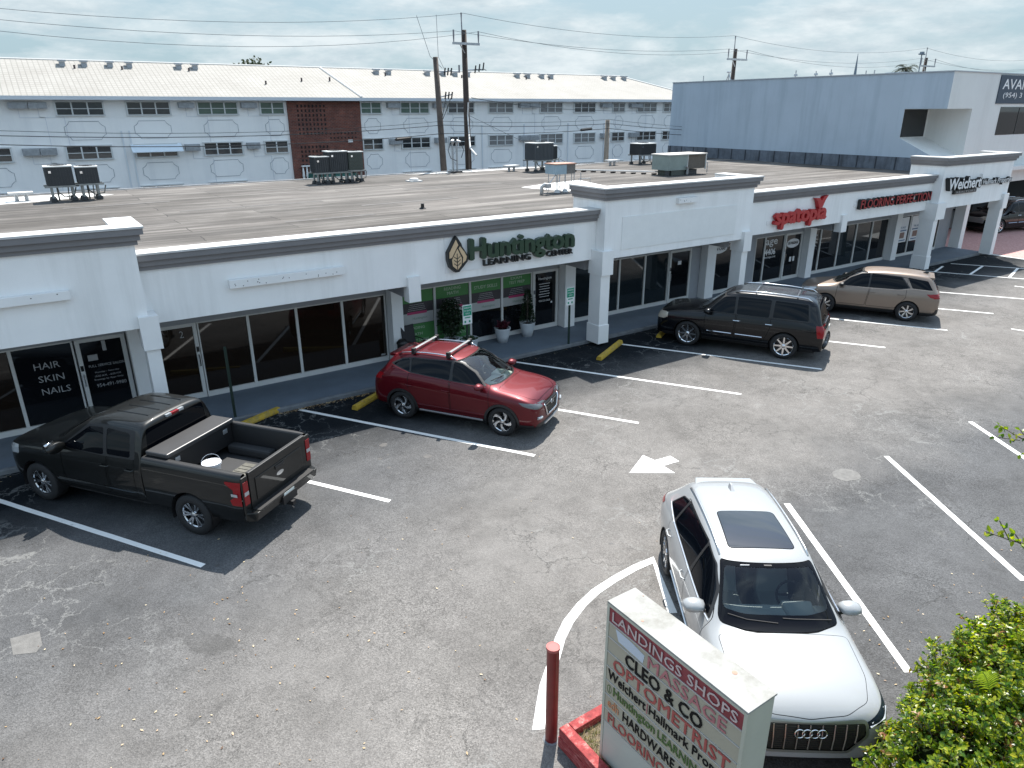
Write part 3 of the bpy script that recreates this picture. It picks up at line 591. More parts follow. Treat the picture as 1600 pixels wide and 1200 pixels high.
r_ = MB().add([(-26, ye, ze), (67, ye, ze), (67, 73.4, ze), (-26, 73.4, ze), (-22, yr_, zr_), (59.6, yr_, zr_)], [(0, 1, 5, 4), (1, 2, 5), (2, 3, 4, 5), (3, 0, 4)])
ar = A('roof', r_, tiles)
A('fascia_board', MB().box(-26, 67, ye-.04, ye, ze-.24, ze+.005).box(-26, 67, ye, 60.0, ze-.24, ze-.2), mat('eave paint', (.62, .66, .70), .6), ar)
A('ridge_cap', MB().tube([(24.4, 66.2, 10.40), (25.2, 59.3, 7.9)], .10, 6).tube([(-22, yr_, zr_), (59.6, yr_, zr_)], .09, 6).tube([(59.6, yr_, zr_), (67, ye, ze)], .10, 6), mat('ridge mortar', (.62, .61, .58), .8), ar)
rv_m = mat('roof vent metal', (.34, .37, .40), .5, metal=.4, var=.1)
for x in (4.7, 6.1, 7.8, 9.1, 12.6, 13.8, 29.3, 30.5, 34.5, 36.2, 37.5, 38.9, 44.8, 46.1, 47.9, 49.1, 56.5, 57.8, 59.4):
    z = 9.9
    A('roof_vent', MB().box(x-.18, x+.18, 65.0, 65.5, z-.1, z+.36).hexa([(x-.25, 64.9, z+.361), (x+.25, 64.9, z+.361), (x+.25, 65.6, z+.40), (x-.25, 65.6, z+.40)], [(x-.25, 64.9, z+.48), (x+.25, 64.9, z+.48), (x+.25, 65.6, z+.53), (x-.25, 65.6, z+.53)]), rv_m, ar)
for x, z, y in ((5.4, 9.82, 64.6), (8.5, 9.82, 64.6), (13.2, 9.82, 64.6), (29.9, 9.82, 64.6), (37.9, 9.82, 64.6), (45.5, 9.82, 64.6), (48.4, 9.82, 64.6), (18.3, 8.9, 62.0), (21.5, 9.2, 62.8), (24.0, 9.3, 63.0)):
    A('vent_pipe', MB().tube([(x, y, z-.15), (x, y, z+.22)], .07, 6), mat('dark pipe', (.08, .06, .06), .6), ar)
w_glass = mat('apartment glass', (.025, .03, .034), .08, spec=.6, var=.5, vs=.7); w_green = mat('green blinds behind glass', (.085, .135, .105), .25, var=.3, vs=.8); w_blind = mat('pale blinds behind glass', (.20, .20, .20), .3, var=.3, vs=.8)
fr_a = mat('apartment window frame', (.62, .64, .64), .5)
def aw(x0, x1, z0, z1, g, n):
    p = A('window', MB().box(x0+.03, x1-.03, 59.93, 59.96, z0+.03, z1-.03), g)
    f = MB().box(x0-.07, x1+.07, 59.86, 59.99, z0-.07, z0).box(x0-.07, x1+.07, 59.86, 59.99, z1, z1+.07)
    wd = (x1-x0)/n
    for k in range(n+1):
        h = .045 if 0 < k < n else .05
        f.box(x0+wd*k-h, x0+wd*k+h, 59.88, 59.99, z0, z1)
    zm = z0+(z1-z0)*.48; f.box(x0+.05, x1-.05, 59.90, 59.985, zm-.022, zm+.022)
    A('frame', f, fr_a, p); return p
rowA = [(3.38, 6.26), (7.71, 10.54), (12.44, 15.31), (17.02, 18.87), (25.32, 27.15), (28.95, 31.71), (33.65, 36.36), (37.96, 40.7), (43.87, 46.6), (48.11, 50.87), (53.25, 54.9), (56.7, 59.5), (60.61, 62.4)]
rowB = [(-2.4, .31), (3.49, 6.26), (7.78, 10.59), (12.49, 15.31), (17.05, 18.87), (25.31, 27.12), (28.95, 31.69), (33.69, 36.41), (37.94, 40.68), (43.92, 46.71), (48.19, 50.96), (53.23, 55.01), (56.81, 59.64), (60.64, 62.4)]
gl = {0: [w_glass, w_glass, w_green, w_green, w_green, w_green, w_glass, w_blind, w_blind, w_glass, w_blind, w_blind, w_blind],
      1: [w_glass, w_glass, w_glass, w_glass, w_glass, w_glass, w_glass, w_glass, w_blind, w_blind, w_blind, w_glass, w_glass, w_glass]}
trm = mat('dark trim line', (.22, .25, .29), .7)
for ri, (row, z0, z1) in enumerate(((rowA, 6.66, 7.50), (rowB, 3.78, 4.62), (rowB, .90, 1.72))):
    for k, (a, b_) in enumerate(row):
        nn = 2 if b_-a < 2.1 else 3
        if ri == 2 and 17 < a < 26: continue
        aw(a, b_, z0, z1, gl[min(ri, 1)][k], nn)
        if ri < 2:   # routed ornamental panel below each window
            xa, xb, za, zb = a+.28, b_-.12, z0-1.62, z0-.42; c = .34
            pts = [(xa+c, za), (xb-c, za), (xb-c+.08, za+.16), (xb-.10, za+c-.04), (xb, za+c), (xb, zb-c), (xb-.10, zb-c+.04), (xb-c+.08, zb-.16), (xb-c, zb), (xa+c, zb), (xa+c-.08, zb-.16), (xa+.10, zb-c+.04), (xa, zb-c), (xa, za+c), (xa+.10, za+c-.04), (xa+c-.08, za+.16), (xa+c, za)]
            A('ornamental_panel', MB().tube([(x, 59.985, z) for x, z in pts], .015, 4, cap=False), trm)
acm = mat('wall air conditioner', (.36, .38, .40), .6, metal=.2, var=.3, vs=5)
for row, z0, z1 in (([(.73, 1.8), (1.85, 2.91), (11.1, 12.16), (15.56, 16.71), (27.66, 28.87), (32.08, 33.28), (41.32, 42.4), (42.45, 43.53), (51.53, 52.85), (55.5, 57.15)], 7.08, 7.46),
                    ([(.93, 1.9), (1.95, 2.93), (11.14, 12.15), (15.63, 16.59), (27.7, 28.83), (32.14, 33.25), (41.37, 42.4), (42.45, 43.49), (51.67, 52.66), (55.64, 56.9)], 4.12, 4.58)):
    for a, b_ in row:
        m_ = MB().box(a, b_, 59.55, 60, z0, z1)
        for q in range(5): m_.box(a+.04, b_-.04, 59.53, 59.549, z0+.05+q*.07, z0+.08+q*.07)
        A('air_conditioner', m_, acm)
        A('conduit', MB().box(a+.5, a+.53, 59.97, 59.998, z0-.55, z0).box(a+.5, b_+.9, 59.97, 59.998, z0-.58, z0-.55).box(b_+.87, b_+.9, 59.97, 59.998, z0-2.4, z0-.58), mat('painted conduit', (.66, .68, .72), .7))
for x in (7.1, 7.6, 24.9, 32.7, 37.2, 42.0, 47.4, 52.2): A('downpipe', MB().box(x-.05, x+.05, 59.9, 59.99, -.3, 5.6), mat('painted pipe', (.70, .73, .76), .7))
A('awning', MB().hexa([(7.5, 59.2, 4.12), (10.9, 59.2, 4.12), (10.9, 59.95, 4.62), (7.5, 59.95, 4.62)], [(7.5, 59.2, 4.16), (10.9, 59.2, 4.16), (10.9, 59.95, 4.68), (7.5, 59.95, 4.68)]), mat('white awning', (.72, .80, .86), .5))
brick = bpy.data.materials.new('red brick'); brick.use_nodes = True; nt = brick.node_tree; L = nt.links.new; b = nt.nodes['Principled BSDF']
tc = N(nt, 'ShaderNodeTexCoord'); sx = N(nt, 'ShaderNodeSeparateXYZ'); cx = N(nt, 'ShaderNodeCombineXYZ'); L(tc.outputs['Object'], sx.inputs[0]); L(sx.outputs[0], cx.inputs[0]); L(sx.outputs[2], cx.inputs[1])
bk = N(nt, 'ShaderNodeTexBrick', i_Scale=1.0, i_Color1=(.20, .062, .042, 1), i_Color2=(.115, .04, .032, 1), i_Mortar=(.17, .13, .115, 1)); bk.inputs['Brick Width'].default_value = .30; bk.inputs['Row Height'].default_value = .11; bk.inputs['Mortar Size'].default_value = .012
L(cx.outputs[0], bk.inputs['Vector']); n = N(nt, 'ShaderNodeTexNoise', i_Scale=1.3, i_Detail=5.0); L(tc.outputs['Object'], n.inputs['Vector']); r = ramp(nt, [(.3, (.7, .65, .65)), (.7, (1.2, 1.15, 1.1))]); L(n.outputs[0], r.inputs[0])
mx = N(nt, 'ShaderNodeMix', data_type='RGBA', blend_type='MULTIPLY'); mx.inputs[0].default_value = 1; L(bk.outputs[0], mx.inputs[6]); L(r.outputs[0], mx.inputs[7]); L(mx.outputs[2], b.inputs['Base Color']); b.inputs['Roughness'].default_value = .9
bp_ = A('brick_panel', MB().box(19.12, 25.2, 59.80, 59.998, -.4, 7.60), brick)
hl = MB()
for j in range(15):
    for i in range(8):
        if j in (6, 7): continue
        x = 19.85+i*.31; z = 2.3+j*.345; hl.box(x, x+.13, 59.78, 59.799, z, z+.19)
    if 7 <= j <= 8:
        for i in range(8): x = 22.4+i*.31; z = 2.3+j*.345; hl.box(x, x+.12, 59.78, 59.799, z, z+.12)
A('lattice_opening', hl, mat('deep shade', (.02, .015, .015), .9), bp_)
bl = MB().box(19.7, 22.4, 59.5, 59.7, 2.62, 2.72)
for i in range(9): bl.tube([(19.8+i*.31, 59.6, 1.5), (19.8+i*.31, 59.6, 1.9), (19.8+i*.31, 59.6, 2.62)], [.06, .10, .05], 6)
A('balustrade', bl, white)
A('canopy', MB().hexa([(19.9, 57.3, 1.0), (24.2, 57.3, 1.0), (24.2, 59.5, 1.0), (19.9, 59.5, 1.0)], [(20.6, 57.9, 2.0), (23.8, 57.9, 2.0), (23.8, 59.5, 2.15), (20.2, 59.5, 2.15)]), mat('green canopy', (.012, .095, .075), .6, var=.1))
A('porch_light', MB().box(23.9, 24.3, 59.7, 59.79, 4.4, 4.6), white)
for z in (4.35, 5.15, 3.55): A('railing', MB().box(62.6, 65.8, 59.3, 59.4, z, z+.06).box(62.6, 65.8, 59.3, 59.4, z+.4, z+.46).box(62.6, 62.7, 59.3, 59.4, z-.5, z+.5), white)
# ================================================================== OFFICE BUILDING
off = thing('office_building', 'two storey blue grey office block rising above the far end of the shops', 'building', (48, 28, 0))
def O(name, mb, m, parent=off, **k): return obj(name, mb, m, parent, world=True, **k)
X0, Y0, Y1, X1 = 40.2, 19.8, 39.0, 75.0
zt = 8.62
# upper storey with the cut away corner
nx, ny = 42.8, 22.0
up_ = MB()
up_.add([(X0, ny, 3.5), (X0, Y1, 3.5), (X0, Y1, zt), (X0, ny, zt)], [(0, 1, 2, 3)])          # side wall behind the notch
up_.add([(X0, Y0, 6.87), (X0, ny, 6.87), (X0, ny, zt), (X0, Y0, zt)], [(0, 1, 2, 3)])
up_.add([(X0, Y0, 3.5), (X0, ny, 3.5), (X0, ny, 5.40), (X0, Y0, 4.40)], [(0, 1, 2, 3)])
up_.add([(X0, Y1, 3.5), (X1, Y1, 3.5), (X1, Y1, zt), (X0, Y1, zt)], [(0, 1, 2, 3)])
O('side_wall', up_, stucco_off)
fr = MB()
fr.add([(X0, Y0, 6.87), (nx, Y0, 6.87), (nx, Y0, zt), (X0, Y0, zt)], [(0, 1, 2, 3)])
fr.add([(nx, Y0, 2.8), (X1, Y0, 2.8), (X1, Y0, zt), (nx, Y0, zt)], [(0, 1, 2, 3)])
fr.add([(X0, Y0, 2.8), (nx, Y0, 2.8), (nx, Y0, 4.40), (X0, Y0, 4.40)], [(0, 1, 2, 3)])
fr.add([(nx, Y0, 4.40), (nx, ny, 5.40), (nx, ny, 6.87), (nx, Y0, 6.87)], [(0, 1, 2, 3)])
fr.add([(X0, ny, 5.4), (nx, ny, 5.4), (nx, ny, 6.87), (X0, ny, 6.87)], [(0, 1, 2, 3)])
fr.add([(X0, Y0, 4.40), (nx, Y0, 4.40), (nx, ny, 5.40), (X0, ny, 5.40)], [(0, 1, 2, 3)])
fr.add([(X0, Y0, 6.87), (nx, Y0, 6.87), (nx, ny, 6.87), (X0, ny, 6.87)], [(0, 1, 2, 3)])
fr.add([(X0, Y0, 2.8), (X1, Y0, 2.8), (X1, Y1, 2.8), (X0, Y1, 2.8)], [(0, 1, 2, 3)])
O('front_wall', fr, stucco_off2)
O('roof', MB().box(X0+.25, X1, Y0+.25, Y1-.2, zt-.35, zt-.25), mat('office roof', (.35, .35, .34), .9))
O('parapet_cap', MB().box(X0-.05, X0+.25, Y0-.05, Y1, zt, zt+.05).box(X0+.251, X1, Y0-.05, Y0+.25, zt, zt+.05), mat('cap metal', (.38, .41, .44), .5))
O('flashing', MB().box(X0-.06, X0-.004, Y0+.5, Y1, 3.70, 4.42), flash_m)
rb = MB()
for k in range(17): y = Y0+1+k*1.12; rb.box(X0-.085, X0-.062, y, y+.06, 3.72, 4.41)
O('flashing_seam', rb, mat('dark seam', (.03, .035, .045), .6))
O('window', MB().box(X0+.02, nx-.25, ny-.03, ny-.004, 5.44, 6.84), glass_dark)
for k in range(4):
    x = 45.95+k*5.2; p = O('window', MB().box(x, x+4.6, Y0-.012, Y0-.004, 5.48, 6.95), glass_dark)
    O('frame', MB().box(x+2.28, x+2.33, Y0-.03, Y0-.013, 5.5, 6.9), frame_d, p)
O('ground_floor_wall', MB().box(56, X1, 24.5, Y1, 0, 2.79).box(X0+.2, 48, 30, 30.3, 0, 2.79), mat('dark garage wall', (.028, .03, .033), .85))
O('canopy', MB().box(45.5, 60, 19.2, 19.79, 3.55, 3.75), stucco_off2)
for x in (48.6, 53.9): O('column', MB().box(x, x+.4, Y0+.1, Y0+.5, 0, 2.79), stucco_off2)
for y, h, kind in ((37.2, .35, 0), (35.0, .5, 1), (29.8, .4, 2), (28.4, .3, 2), (27.4, .35, 2), (25.2, .2, 0), (24.7, .2, 0)):
    x = 41.3; v = MB().tube([(x, y, 8.2), (x, y, 8.7+h)], .035, 5)
    if kind == 1: v.tube([(x, y-.25, 8.6), (x, y, 9.1), (x, y+.2, 8.6)], .04, 5).lathe([(0, .05), (.14, .04), (.16, 0), (.14, -.05), (0, -.06)], 8, (x, y, 9.2))
    if kind == 2: v.lathe([(0, .16), (.10, .14), (.12, .02), (.04, 0), (.04, -.3)], 7, (x, y, 8.75))
    O('roof_pipe', v, steel)
O('roof_curb', MB().box(41.2, 42.2, 22.9, 24.0, 8.45, 8.74), stucco_off)
t = thing('leasing_banner', 'dark slate banner with white lettering beginning AVA and (954) high on the office front', 'banner', (47, Y0, 7.2))
obj('panel', MB().box(45.2, 52.4, Y0-.05, Y0-.006, 7.12, 8.56), mat('slate banner', (.035, .055, .085), .5), t, world=True)
m1 = MB(); text(m1, 'AVAILABLE', (45.55, Y0-.056, 7.86), UX, UZ, 5.6, .50, bold=.02, depth=.004); text(m1, '(954) 3', (45.80, Y0-.056, 7.35), UX, UZ, 2.25, .34, depth=.004); obj('lettering', m1, swh, t, world=True)
# ================================================================== ROOFTOP EQUIPMENT
ac_dark = mat('condenser enamel', (.045, .05, .055), .5, var=.15); ac_green = mat('green grey condenser', (.07, .085, .075), .5, var=.1)
rack_m = mat('rack angle iron', (.30, .31, .30), .5, metal=.4, var=.3, vs=8); ac_top = mat('condenser lid', (.55, .56, .55), .5)
def condenser(name, label, x0, x1, y0, y1, z0, z1, body=ac_dark, slats='v', zr=3.76, group=None, badge=True):
    t = thing(name, label, 'air conditioner', ((x0+x1)/2, (y0+y1)/2, zr), group=group)
    q = lambda n, mb, m, p=t, **k: obj(n, mb, m, p, world=True, **k)
    b = q('cabinet', MB().box(x0+.03, x1-.03, y0+.03, y1-.03, z0, z1), body)
    s = MB()
    n = int((x1-x0)/.085) if slats == 'v' else int((z1-z0)/.065)
    for k in range(n):
        if slats == 'v':
            u = x0+.04+k*(x1-x0-.08)/(n-1); s.box(u-.014, u+.014, y0, y0+.029, z0+.02, z1-.03)
        else:
            u = z0+.04+k*(z1-z0-.1)/(n-1); s.box(x0+.03, x1-.03, y0, y0+.029, u-.012, u+.012)
    ny = int((y1-y0)/.085)
    for k in range(ny):
        u = y0+.04+k*(y1-y0-.08)/(ny-1); s.box(x0, x0+.029, u-.014, u+.014, z0+.02, z1-.03)
    q('louvre', s, body, b)
    q('lid', MB().box(x0-.015, x1+.015, y0-.015, y1+.015, z1+.001, z1+.045), ac_top, b, bevel=.01)
    cx, cy = (x0+x1)/2, (y0+y1)/2; g = MB()
    for rr in (.12, .22, .32): g.tube([(cx+rr*math.cos(a*.5236), cy+rr*math.sin(a*.5236), z1+.06) for a in range(13)], .008, 4)
    q('fan_grille', g, black, b)
    if badge: q('badge', MB().box(x0+.12, x0+.2, y0-.006, y0-.001, z1-.2, z1-.12), chrome, b)
    r = MB()
    for x in (x0+.12, x1-.12):
        for y in (y0+.1, y1-.1):
            r.box(x-.035, x+.035, y-.035, y+.035, zr, z0-.065)
    r.box(x0-.1, x1+.1, y0, y0+.06, z0-.064, z0-.002).box(x0-.1, x1+.1, y1-.06, y1, z0-.064, z0-.002)
    q('stand', r, rack_m)
    f = MB()
    for x in (x0+.12, x1-.12):
        for y in (y0+.1, y1-.1): f.lathe([(.0, .12), (.10, .12), (.13, 0), (.15, -.01)], 8, (x, y, zr+.01))
    q('foot', f, black)
    c = MB().tube([(x0+.3, y0+.3, z0), (x0+.32, y0+.2, z0-.25), (x0+.5, y0+.1, z0-.42), (x0+.8, y0+.05, z0-.36), (x0+.9, y0+.2, z0-.1)], .025, 5)
    c.tube([(x1-.25, y0+.25, z0), (x1-.3, y0+.15, zr+.05)], .02, 5); c.tube([(x0+.3, y0+.4, z0), (x0+.3, y0+.4, zr)], .03, 5)
    q('pipework', c, mat('pipe lagging', (.10, .10, .09), .7)); return t
gA = 'condenser units standing on the strip roof'
condenser('condenser_unit', 'larger ribbed dark condenser on spindly stand at left end of the roof', 1.02, 1.93, 31.9, 32.7, 4.33, 4.98, group=gA)
condenser('condenser_unit', 'smaller ribbed dark condenser right beside the larger one at the left end of the roof', 2.02, 2.76, 31.9, 32.6, 4.36, 4.93, group=gA)
condenser('condenser_unit', 'short black condenser left of the taller pair in front of the brick panel', 11.38, 12.06, 32.6, 33.3, 4.26, 4.92, group=gA)
condenser('condenser_unit', 'tallest black condenser in the middle of three before the brick panel', 12.1, 13.0, 32.7, 33.5, 4.26, 5.12, group=gA)
condenser('condenser_unit', 'green grey condenser with horizontal louvres, right of three by the brick panel', 13.04, 13.76, 32.7, 33.4, 4.30, 5.08, ac_green, 'h', group=gA)
condenser('condenser_unit', 'square slate condenser on stand behind the air handler with rusty top', 23.35, 24.6, 32.3, 33.3, 4.36, 5.20, mat('slate condenser', (.075, .085, .095), .5), 'v', group=gA)
condenser('condenser_unit', 'low black condenser tucked behind the square slate one', 24.75, 25.4, 33.0, 33.8, 4.34, 5.0, badge=False, group=gA)
condenser('condenser_unit', 'solitary dark condenser on stand next to the office wall', 31.7, 33.0, 33.0, 34.0, 4.32, 4.93, group=gA)
def roof_thing(name, label, cat, loc, parts, group=None):
    t = thing(name, label, cat, loc, group=group)
    for n, mb, m, *k in parts: obj(n, mb, m, t, world=True, **(k[0] if k else {}))
    return t
rust = mat('rusty lid', (.42, .24, .18), .8, var=.3, vs=5); blue_m = mat('pale blue enamel', (.30, .40, .46), .5, var=.15)
leg = MB()
for x in (18.1, 18.5, 18.95, 19.3):
    for y in (23.5, 24.1): leg.tube([(x, y, 3.78), (x, y, 4.5)], .018, 5)
ft = MB()
for x in (18.1, 18.5, 19.3, 19.8):
    for y in (23.5,): ft.lathe([(0, .12), (.09, .11), (.12, .02), (.13, 0)], 10, (x, y, 3.77))
roof_thing('air_handler', 'pale blue box unit with rusty lid on pipe legs over the white sealed patch', 'air conditioner', (18.5, 23.8, 3.76), [
    ('cabinet', MB().box(18.0, 18.56, 23.5, 24.2, 4.47, 4.84), blue_m), ('lid', MB().box(17.97, 19.05, 23.47, 24.23, 4.842, 4.88), rust),
    ('coil', MB().box(18.563, 19.02, 23.52, 24.18, 4.47, 4.84), mat('coil grille', (.16, .15, .14), .7, var=.3, vs=20)), ('leg', leg, steel), ('foot', ft, cap_white),
    ('pipework', MB().tube([(17.4, 23.3, 3.95), (17.7, 23.5, 4.15), (18.1, 23.6, 4.47)], .018, 5).tube([(18.3, 23.6, 4.47), (18.1, 23.4, 4.1), (18.2, 23.4, 3.8)], .018, 5).tube([(19.2, 23.5, 3.8), (19.2, 23.5, 4.25), (19.8, 23.5, 4.25), (19.8, 23.5, 3.8)], .016, 5), steel)])
roof_thing('goose_neck_vent', 'stubby white gooseneck vent left of the blue air handler', 'roof vent', (17.3, 23.3, 3.76), [
    ('pipe', MB().tube([(17.25, 23.4, 3.76), (17.25, 23.4, 4.05), (17.32, 23.3, 4.14), (17.45, 23.2, 4.12)], .075, 8), cap_white, dict(smooth=True)), ('hood', MB().box(17.3, 17.5, 23.1, 23.35, 4.02, 4.18), steel)])
rtu_g = mat('grey green sheet metal', (.24, .29, .27), .5, var=.12)
roof_thing('packaged_rooftop_unit', 'big grey green packaged unit on a curb near the blank parapet', 'air conditioner', (28.5, 26.8, 3.76), [
    ('cabinet', MB().box(27.25, 28.55, 26.3, 27.5, 4.02, 4.74), rtu_g), ('lid', MB().box(27.2, 29.95, 26.25, 27.55, 4.742, 4.79), mat('warm white lid', (.66, .62, .57), .6, var=.1)),
    ('coil', MB().box(28.553, 29.9, 26.35, 27.45, 4.05, 4.74), mat('coil brown', (.14, .12, .10), .8, var=.3, vs=25)), ('curb', MB().box(27.5, 28.45, 26.35, 27.3, 3.76, 4.018), ac_green),
    ('foot', MB().box(28.7, 29.5, 26.5, 27.2, 3.76, 4.0).box(27.3, 27.42, 26.4, 26.6, 3.76, 4.018), ac_dark),
    ('conduit', MB().tube([(28.5, 26.2, 3.8), (28.5, 26.2, 4.1), (28.35, 26.2, 4.2)], .04, 6).tube([(29.9, 26.6, 4.3), (30.4, 26.6, 4.3), (30.4, 26.6, 3.78)], .025, 5), steel),
    ('frame', MB().box(28.54, 28.58, 26.28, 26.34, 3.78, 4.74).box(29.88, 29.93, 26.28, 26.34, 4.0, 4.74), ac_top)])
def mushroom(label, x, y, s=1.0, z=3.75):
    roof_thing('roof_vent', label, 'roof vent', (x, y, z), [('flashing', MB().box(x-.3*s, x+.3*s, y-.3*s, y+.3*s, z, z+.05), cap_white), ('hood', MB().lathe([(0, .16*s), (.16*s, .15*s), (.24*s, .09*s), (.22*s, .05*s)], 12, (x, y, z)), cap_white, dict(smooth=True))], 'low vents on the strip roof')
mushroom('squat white mushroom vent out in the middle of the grey roof', 15.72, 31.5)
for x, y, s_ in ((18.6, 33.6, 'small flat topped vent just left of the square slate condenser'), (30.0, 33.6, 'flat topped vent on short legs left of the solitary dark condenser'), (.15, 33.1, 'white flat capped vent left of the ribbed condenser pair')):
    x += {18.6: 4.1}.get(x, 0)
    lg = MB()
    for a in (-.16, .16): lg.tube([(x+a, y, 3.75), (x+a, y, 4.0)], .07, 7)
    roof_thing('roof_vent', s_, 'roof vent', (x, y, 3.76), [('pipe', lg, steel), ('hood', MB().box(x-.4, x+.4, y-.25, y+.25, 4.0, 4.08), cap_white)], 'low vents on the strip roof')
roof_thing('vent_pipe', 'tiny black pipe stub poking from the bare roof above the green sign', 'vent pipe', (11.4, 22.3, 3.76), [('pipe', MB().tube([(11.4, 22.3, 3.75), (11.4, 22.3, 3.93)], .06, 8), black), ('collar', MB().lathe([(.13, 0), (.07, .05)], 10, (11.4, 22.3, 3.755)), rubber)])
roof_thing('exhaust_hood', 'galvanised scoop hood beside the corner of the tall parapet', 'roof vent', (16.9, 20.3, 3.76), [('hood', MB().hexa([(16.75, 20.1, 3.76), (17.2, 20.1, 3.76), (17.2, 20.5, 3.76), (16.75, 20.5, 3.76)], [(16.75, 20.12, 4.02), (17.18, 20.12, 4.02), (17.1, 20.5, 4.06), (16.78, 20.5, 4.06)]), steel), ('mouth', MB().box(16.73, 16.748, 20.15, 20.45, 3.80, 3.98), black)])
cp = MB(); bl_ = MB()
p0, p1 = Vector((25.2, 31.6, 3.86)), Vector((27.6, 27.2, 3.90))
cp.tube([p0, p1], .035, 6)
for k in range(9):
    p = p0.lerp(p1, (k+.4)/9); bl_.box(p.x-.14, p.x+.14, p.y-.05, p.y+.05, 3.76, 3.825)
roof_thing('roof_conduit', 'long white pipe run laid on black blocks across the roof', 'conduit', (26, 30, 3.76), [('pipe', cp, cap_white), ('support_block', bl_, black)])
t = roof_thing('meter_mast', 'twin galvanised service masts with curved weatherheads at the roof edge before the tall pole', 'mast', (19.8, 34.6, 3.76), [
    ('mast', MB().tube([(19.72, 34.8, 3.6), (19.72, 34.8, 5.25)], .05, 8), steel), ('mast', MB().tube([(19.98, 34.8, 3.6), (19.98, 34.8, 5.2)], .05, 8), steel),
    ('weatherhead', MB().tube([(19.72, 34.8, 5.2), (19.70, 34.7, 5.38), (19.55, 34.6, 5.35)], [.06, .09, .05], 8), steel), ('weatherhead', MB().tube([(19.98, 34.8, 5.2), (20.0, 34.7, 5.36), (20.14, 34.6, 5.32)], [.06, .09, .05], 8), steel),
    ('cable', MB().tube([(19.5, 34.6, 5.3), (19.35, 34.6, 4.9), (19.5, 34.6, 4.5), (19.9, 34.7, 4.35)], .018, 5).tube([(20.1, 34.6, 5.3), (20.3, 34.6, 4.9), (20.2, 34.7, 4.5)], .018, 5), black),
    ('foot', MB().box(19.5, 20.2, 34.6, 35.0, 3.76, 3.82), black)])
# ================================================================== POLES AND WIRES
wood_d = mat('dark creosoted wood', (.045, .032, .026), .85, var=.3, vs=5, dirt=((.10, .075, .06), 6, .6)); wood_l = mat('weathered pale wood', (.24, .20, .16), .85, var=.25, vs=5); wood_m = mat('weathered brown wood', (.10, .078, .065), .85, var=.3, vs=5)
insul = mat('porcelain', (.20, .20, .22), .4); wire_m = mat('cable', (.03, .03, .032), .6); wire_l = mat('bare conductor', (.16, .165, .17), .5)
def pole(label, x, y, ztop, m, lean=(0, 0), arm=True, extra=False, r0=.20, hl=1.2):
    t = thing('utility_pole', label, 'utility pole', (x, y, 0))
    q = lambda n, mb, m_, p=t, **k: obj(n, mb, m_, p, **k)
    q('pole', MB().tube([(0, 0, -.2), (lean[0]*.5, 0, ztop*.5), (lean[0], lean[1], ztop)], [r0, r0*.85, r0*.68], 10), m, smooth=True)
    if arm:
        zc = ztop-.72; cx = lean[0]
        q('crossarm', MB().box(cx-hl-.06, cx+hl+.05, -.30, -.18, zc-.05, zc+.07).tube([(cx-hl*.5, -.22, zc-.02), (cx, -.1, zc-.5)], .03, 5), steel)
        for dx_ in (-hl, hl): q('insulator', MB().tube([(cx+dx_, -.24, zc+.07), (cx+dx_, -.24, zc+.45), (cx+dx_, -.24, zc+.68)], [.03, .05, .045], 6), insul)
        q('insulator', MB().tube([(cx-.12, 0, ztop-.15), (cx-.14, 0, ztop+.55), (cx-.14, 0, ztop+.85)], [.04, .03, .05], 6), insul)
        if extra:
            q('bracket', MB().tube([(cx+.1, -.1, ztop-2.05), (cx+1.1, -.15, ztop-2.0)], .035, 5), steel)
            for k in range(3): q('cutout', MB().tube([(cx+.55+.27*k, -.2, ztop-2.2+.08*k), (cx+.62+.27*k, -.2, ztop-1.8+.08*k)], .04, 6).tube([(cx+.55+.27*k, -.2, ztop-1.95), (cx+.72+.27*k, -.3, ztop-2.05)], .02, 4), black)
            q('insulator', MB().tube([(cx-.42, -.1, ztop-2.2), (cx-.42, -.1, ztop-1.8)], .05, 6), insul)
            q('riser_pipe', MB().tube([(cx, -.24, 1.5), (cx, -.24, 6.2)], .04, 5), wood_m)
    return t
pA = pole('tallest dark pole with crossarm and white riser behind the grey roof', 22.65, 38, 11.05, wood_d, (-.15, 0), extra=True, r0=.21, hl=.80)
obj('white_conduit', MB().tube([(-1.55, -3.4, 4.6), (-1.1, -2.0, 4.9), (-.5, -.9, 5.6), (-.18, -.26, 6.6), (-.12, -.26, 7.3)], .045, 6), cap_white, pA)
pS = pole('shorter brown pole with bent base and cutouts, left of the tallest pole', 20.55, 37, 9.55, wood_m, (-.45, 0), arm=False, r0=.20)
for zc, n in ((8.9, 3), (7.7, 3)):
    obj('bracket', MB().tube([(-.35, -.1, zc-.15), (.45, -.15, zc)], .03, 5), steel, pS)
    for k in range(n): obj('cutout', MB().tube([(-.05+.2*k, -.2, zc-.25), (.02+.2*k, -.2, zc+.12)], .04, 6), black, pS)
obj('jumper_wire', MB().tube([(.3, -.2, 7.5), (.1, -.15, 7.0), (-.25, -.1, 6.3)], .02, 4).tube([(.0, -.2, 7.5), (-.1, -.15, 7.0), (-.28, -.1, 6.3)], .02, 4), wire_m, pS)
pole('short pale weathered pole crossed by the low cables', 33.35, 38, 6.25, wood_l, (.0, 0), arm=False, r0=.21)
pole('dark pole with crossarm rising behind the left part of the office roof', 45.2, 38, 10.95, wood_d, (.1, 0), hl=1.0)
pole('distant dark pole with crossarm behind the corner of the office roof', 71.4, 38, 11.2, wood_d, (.15, 0))
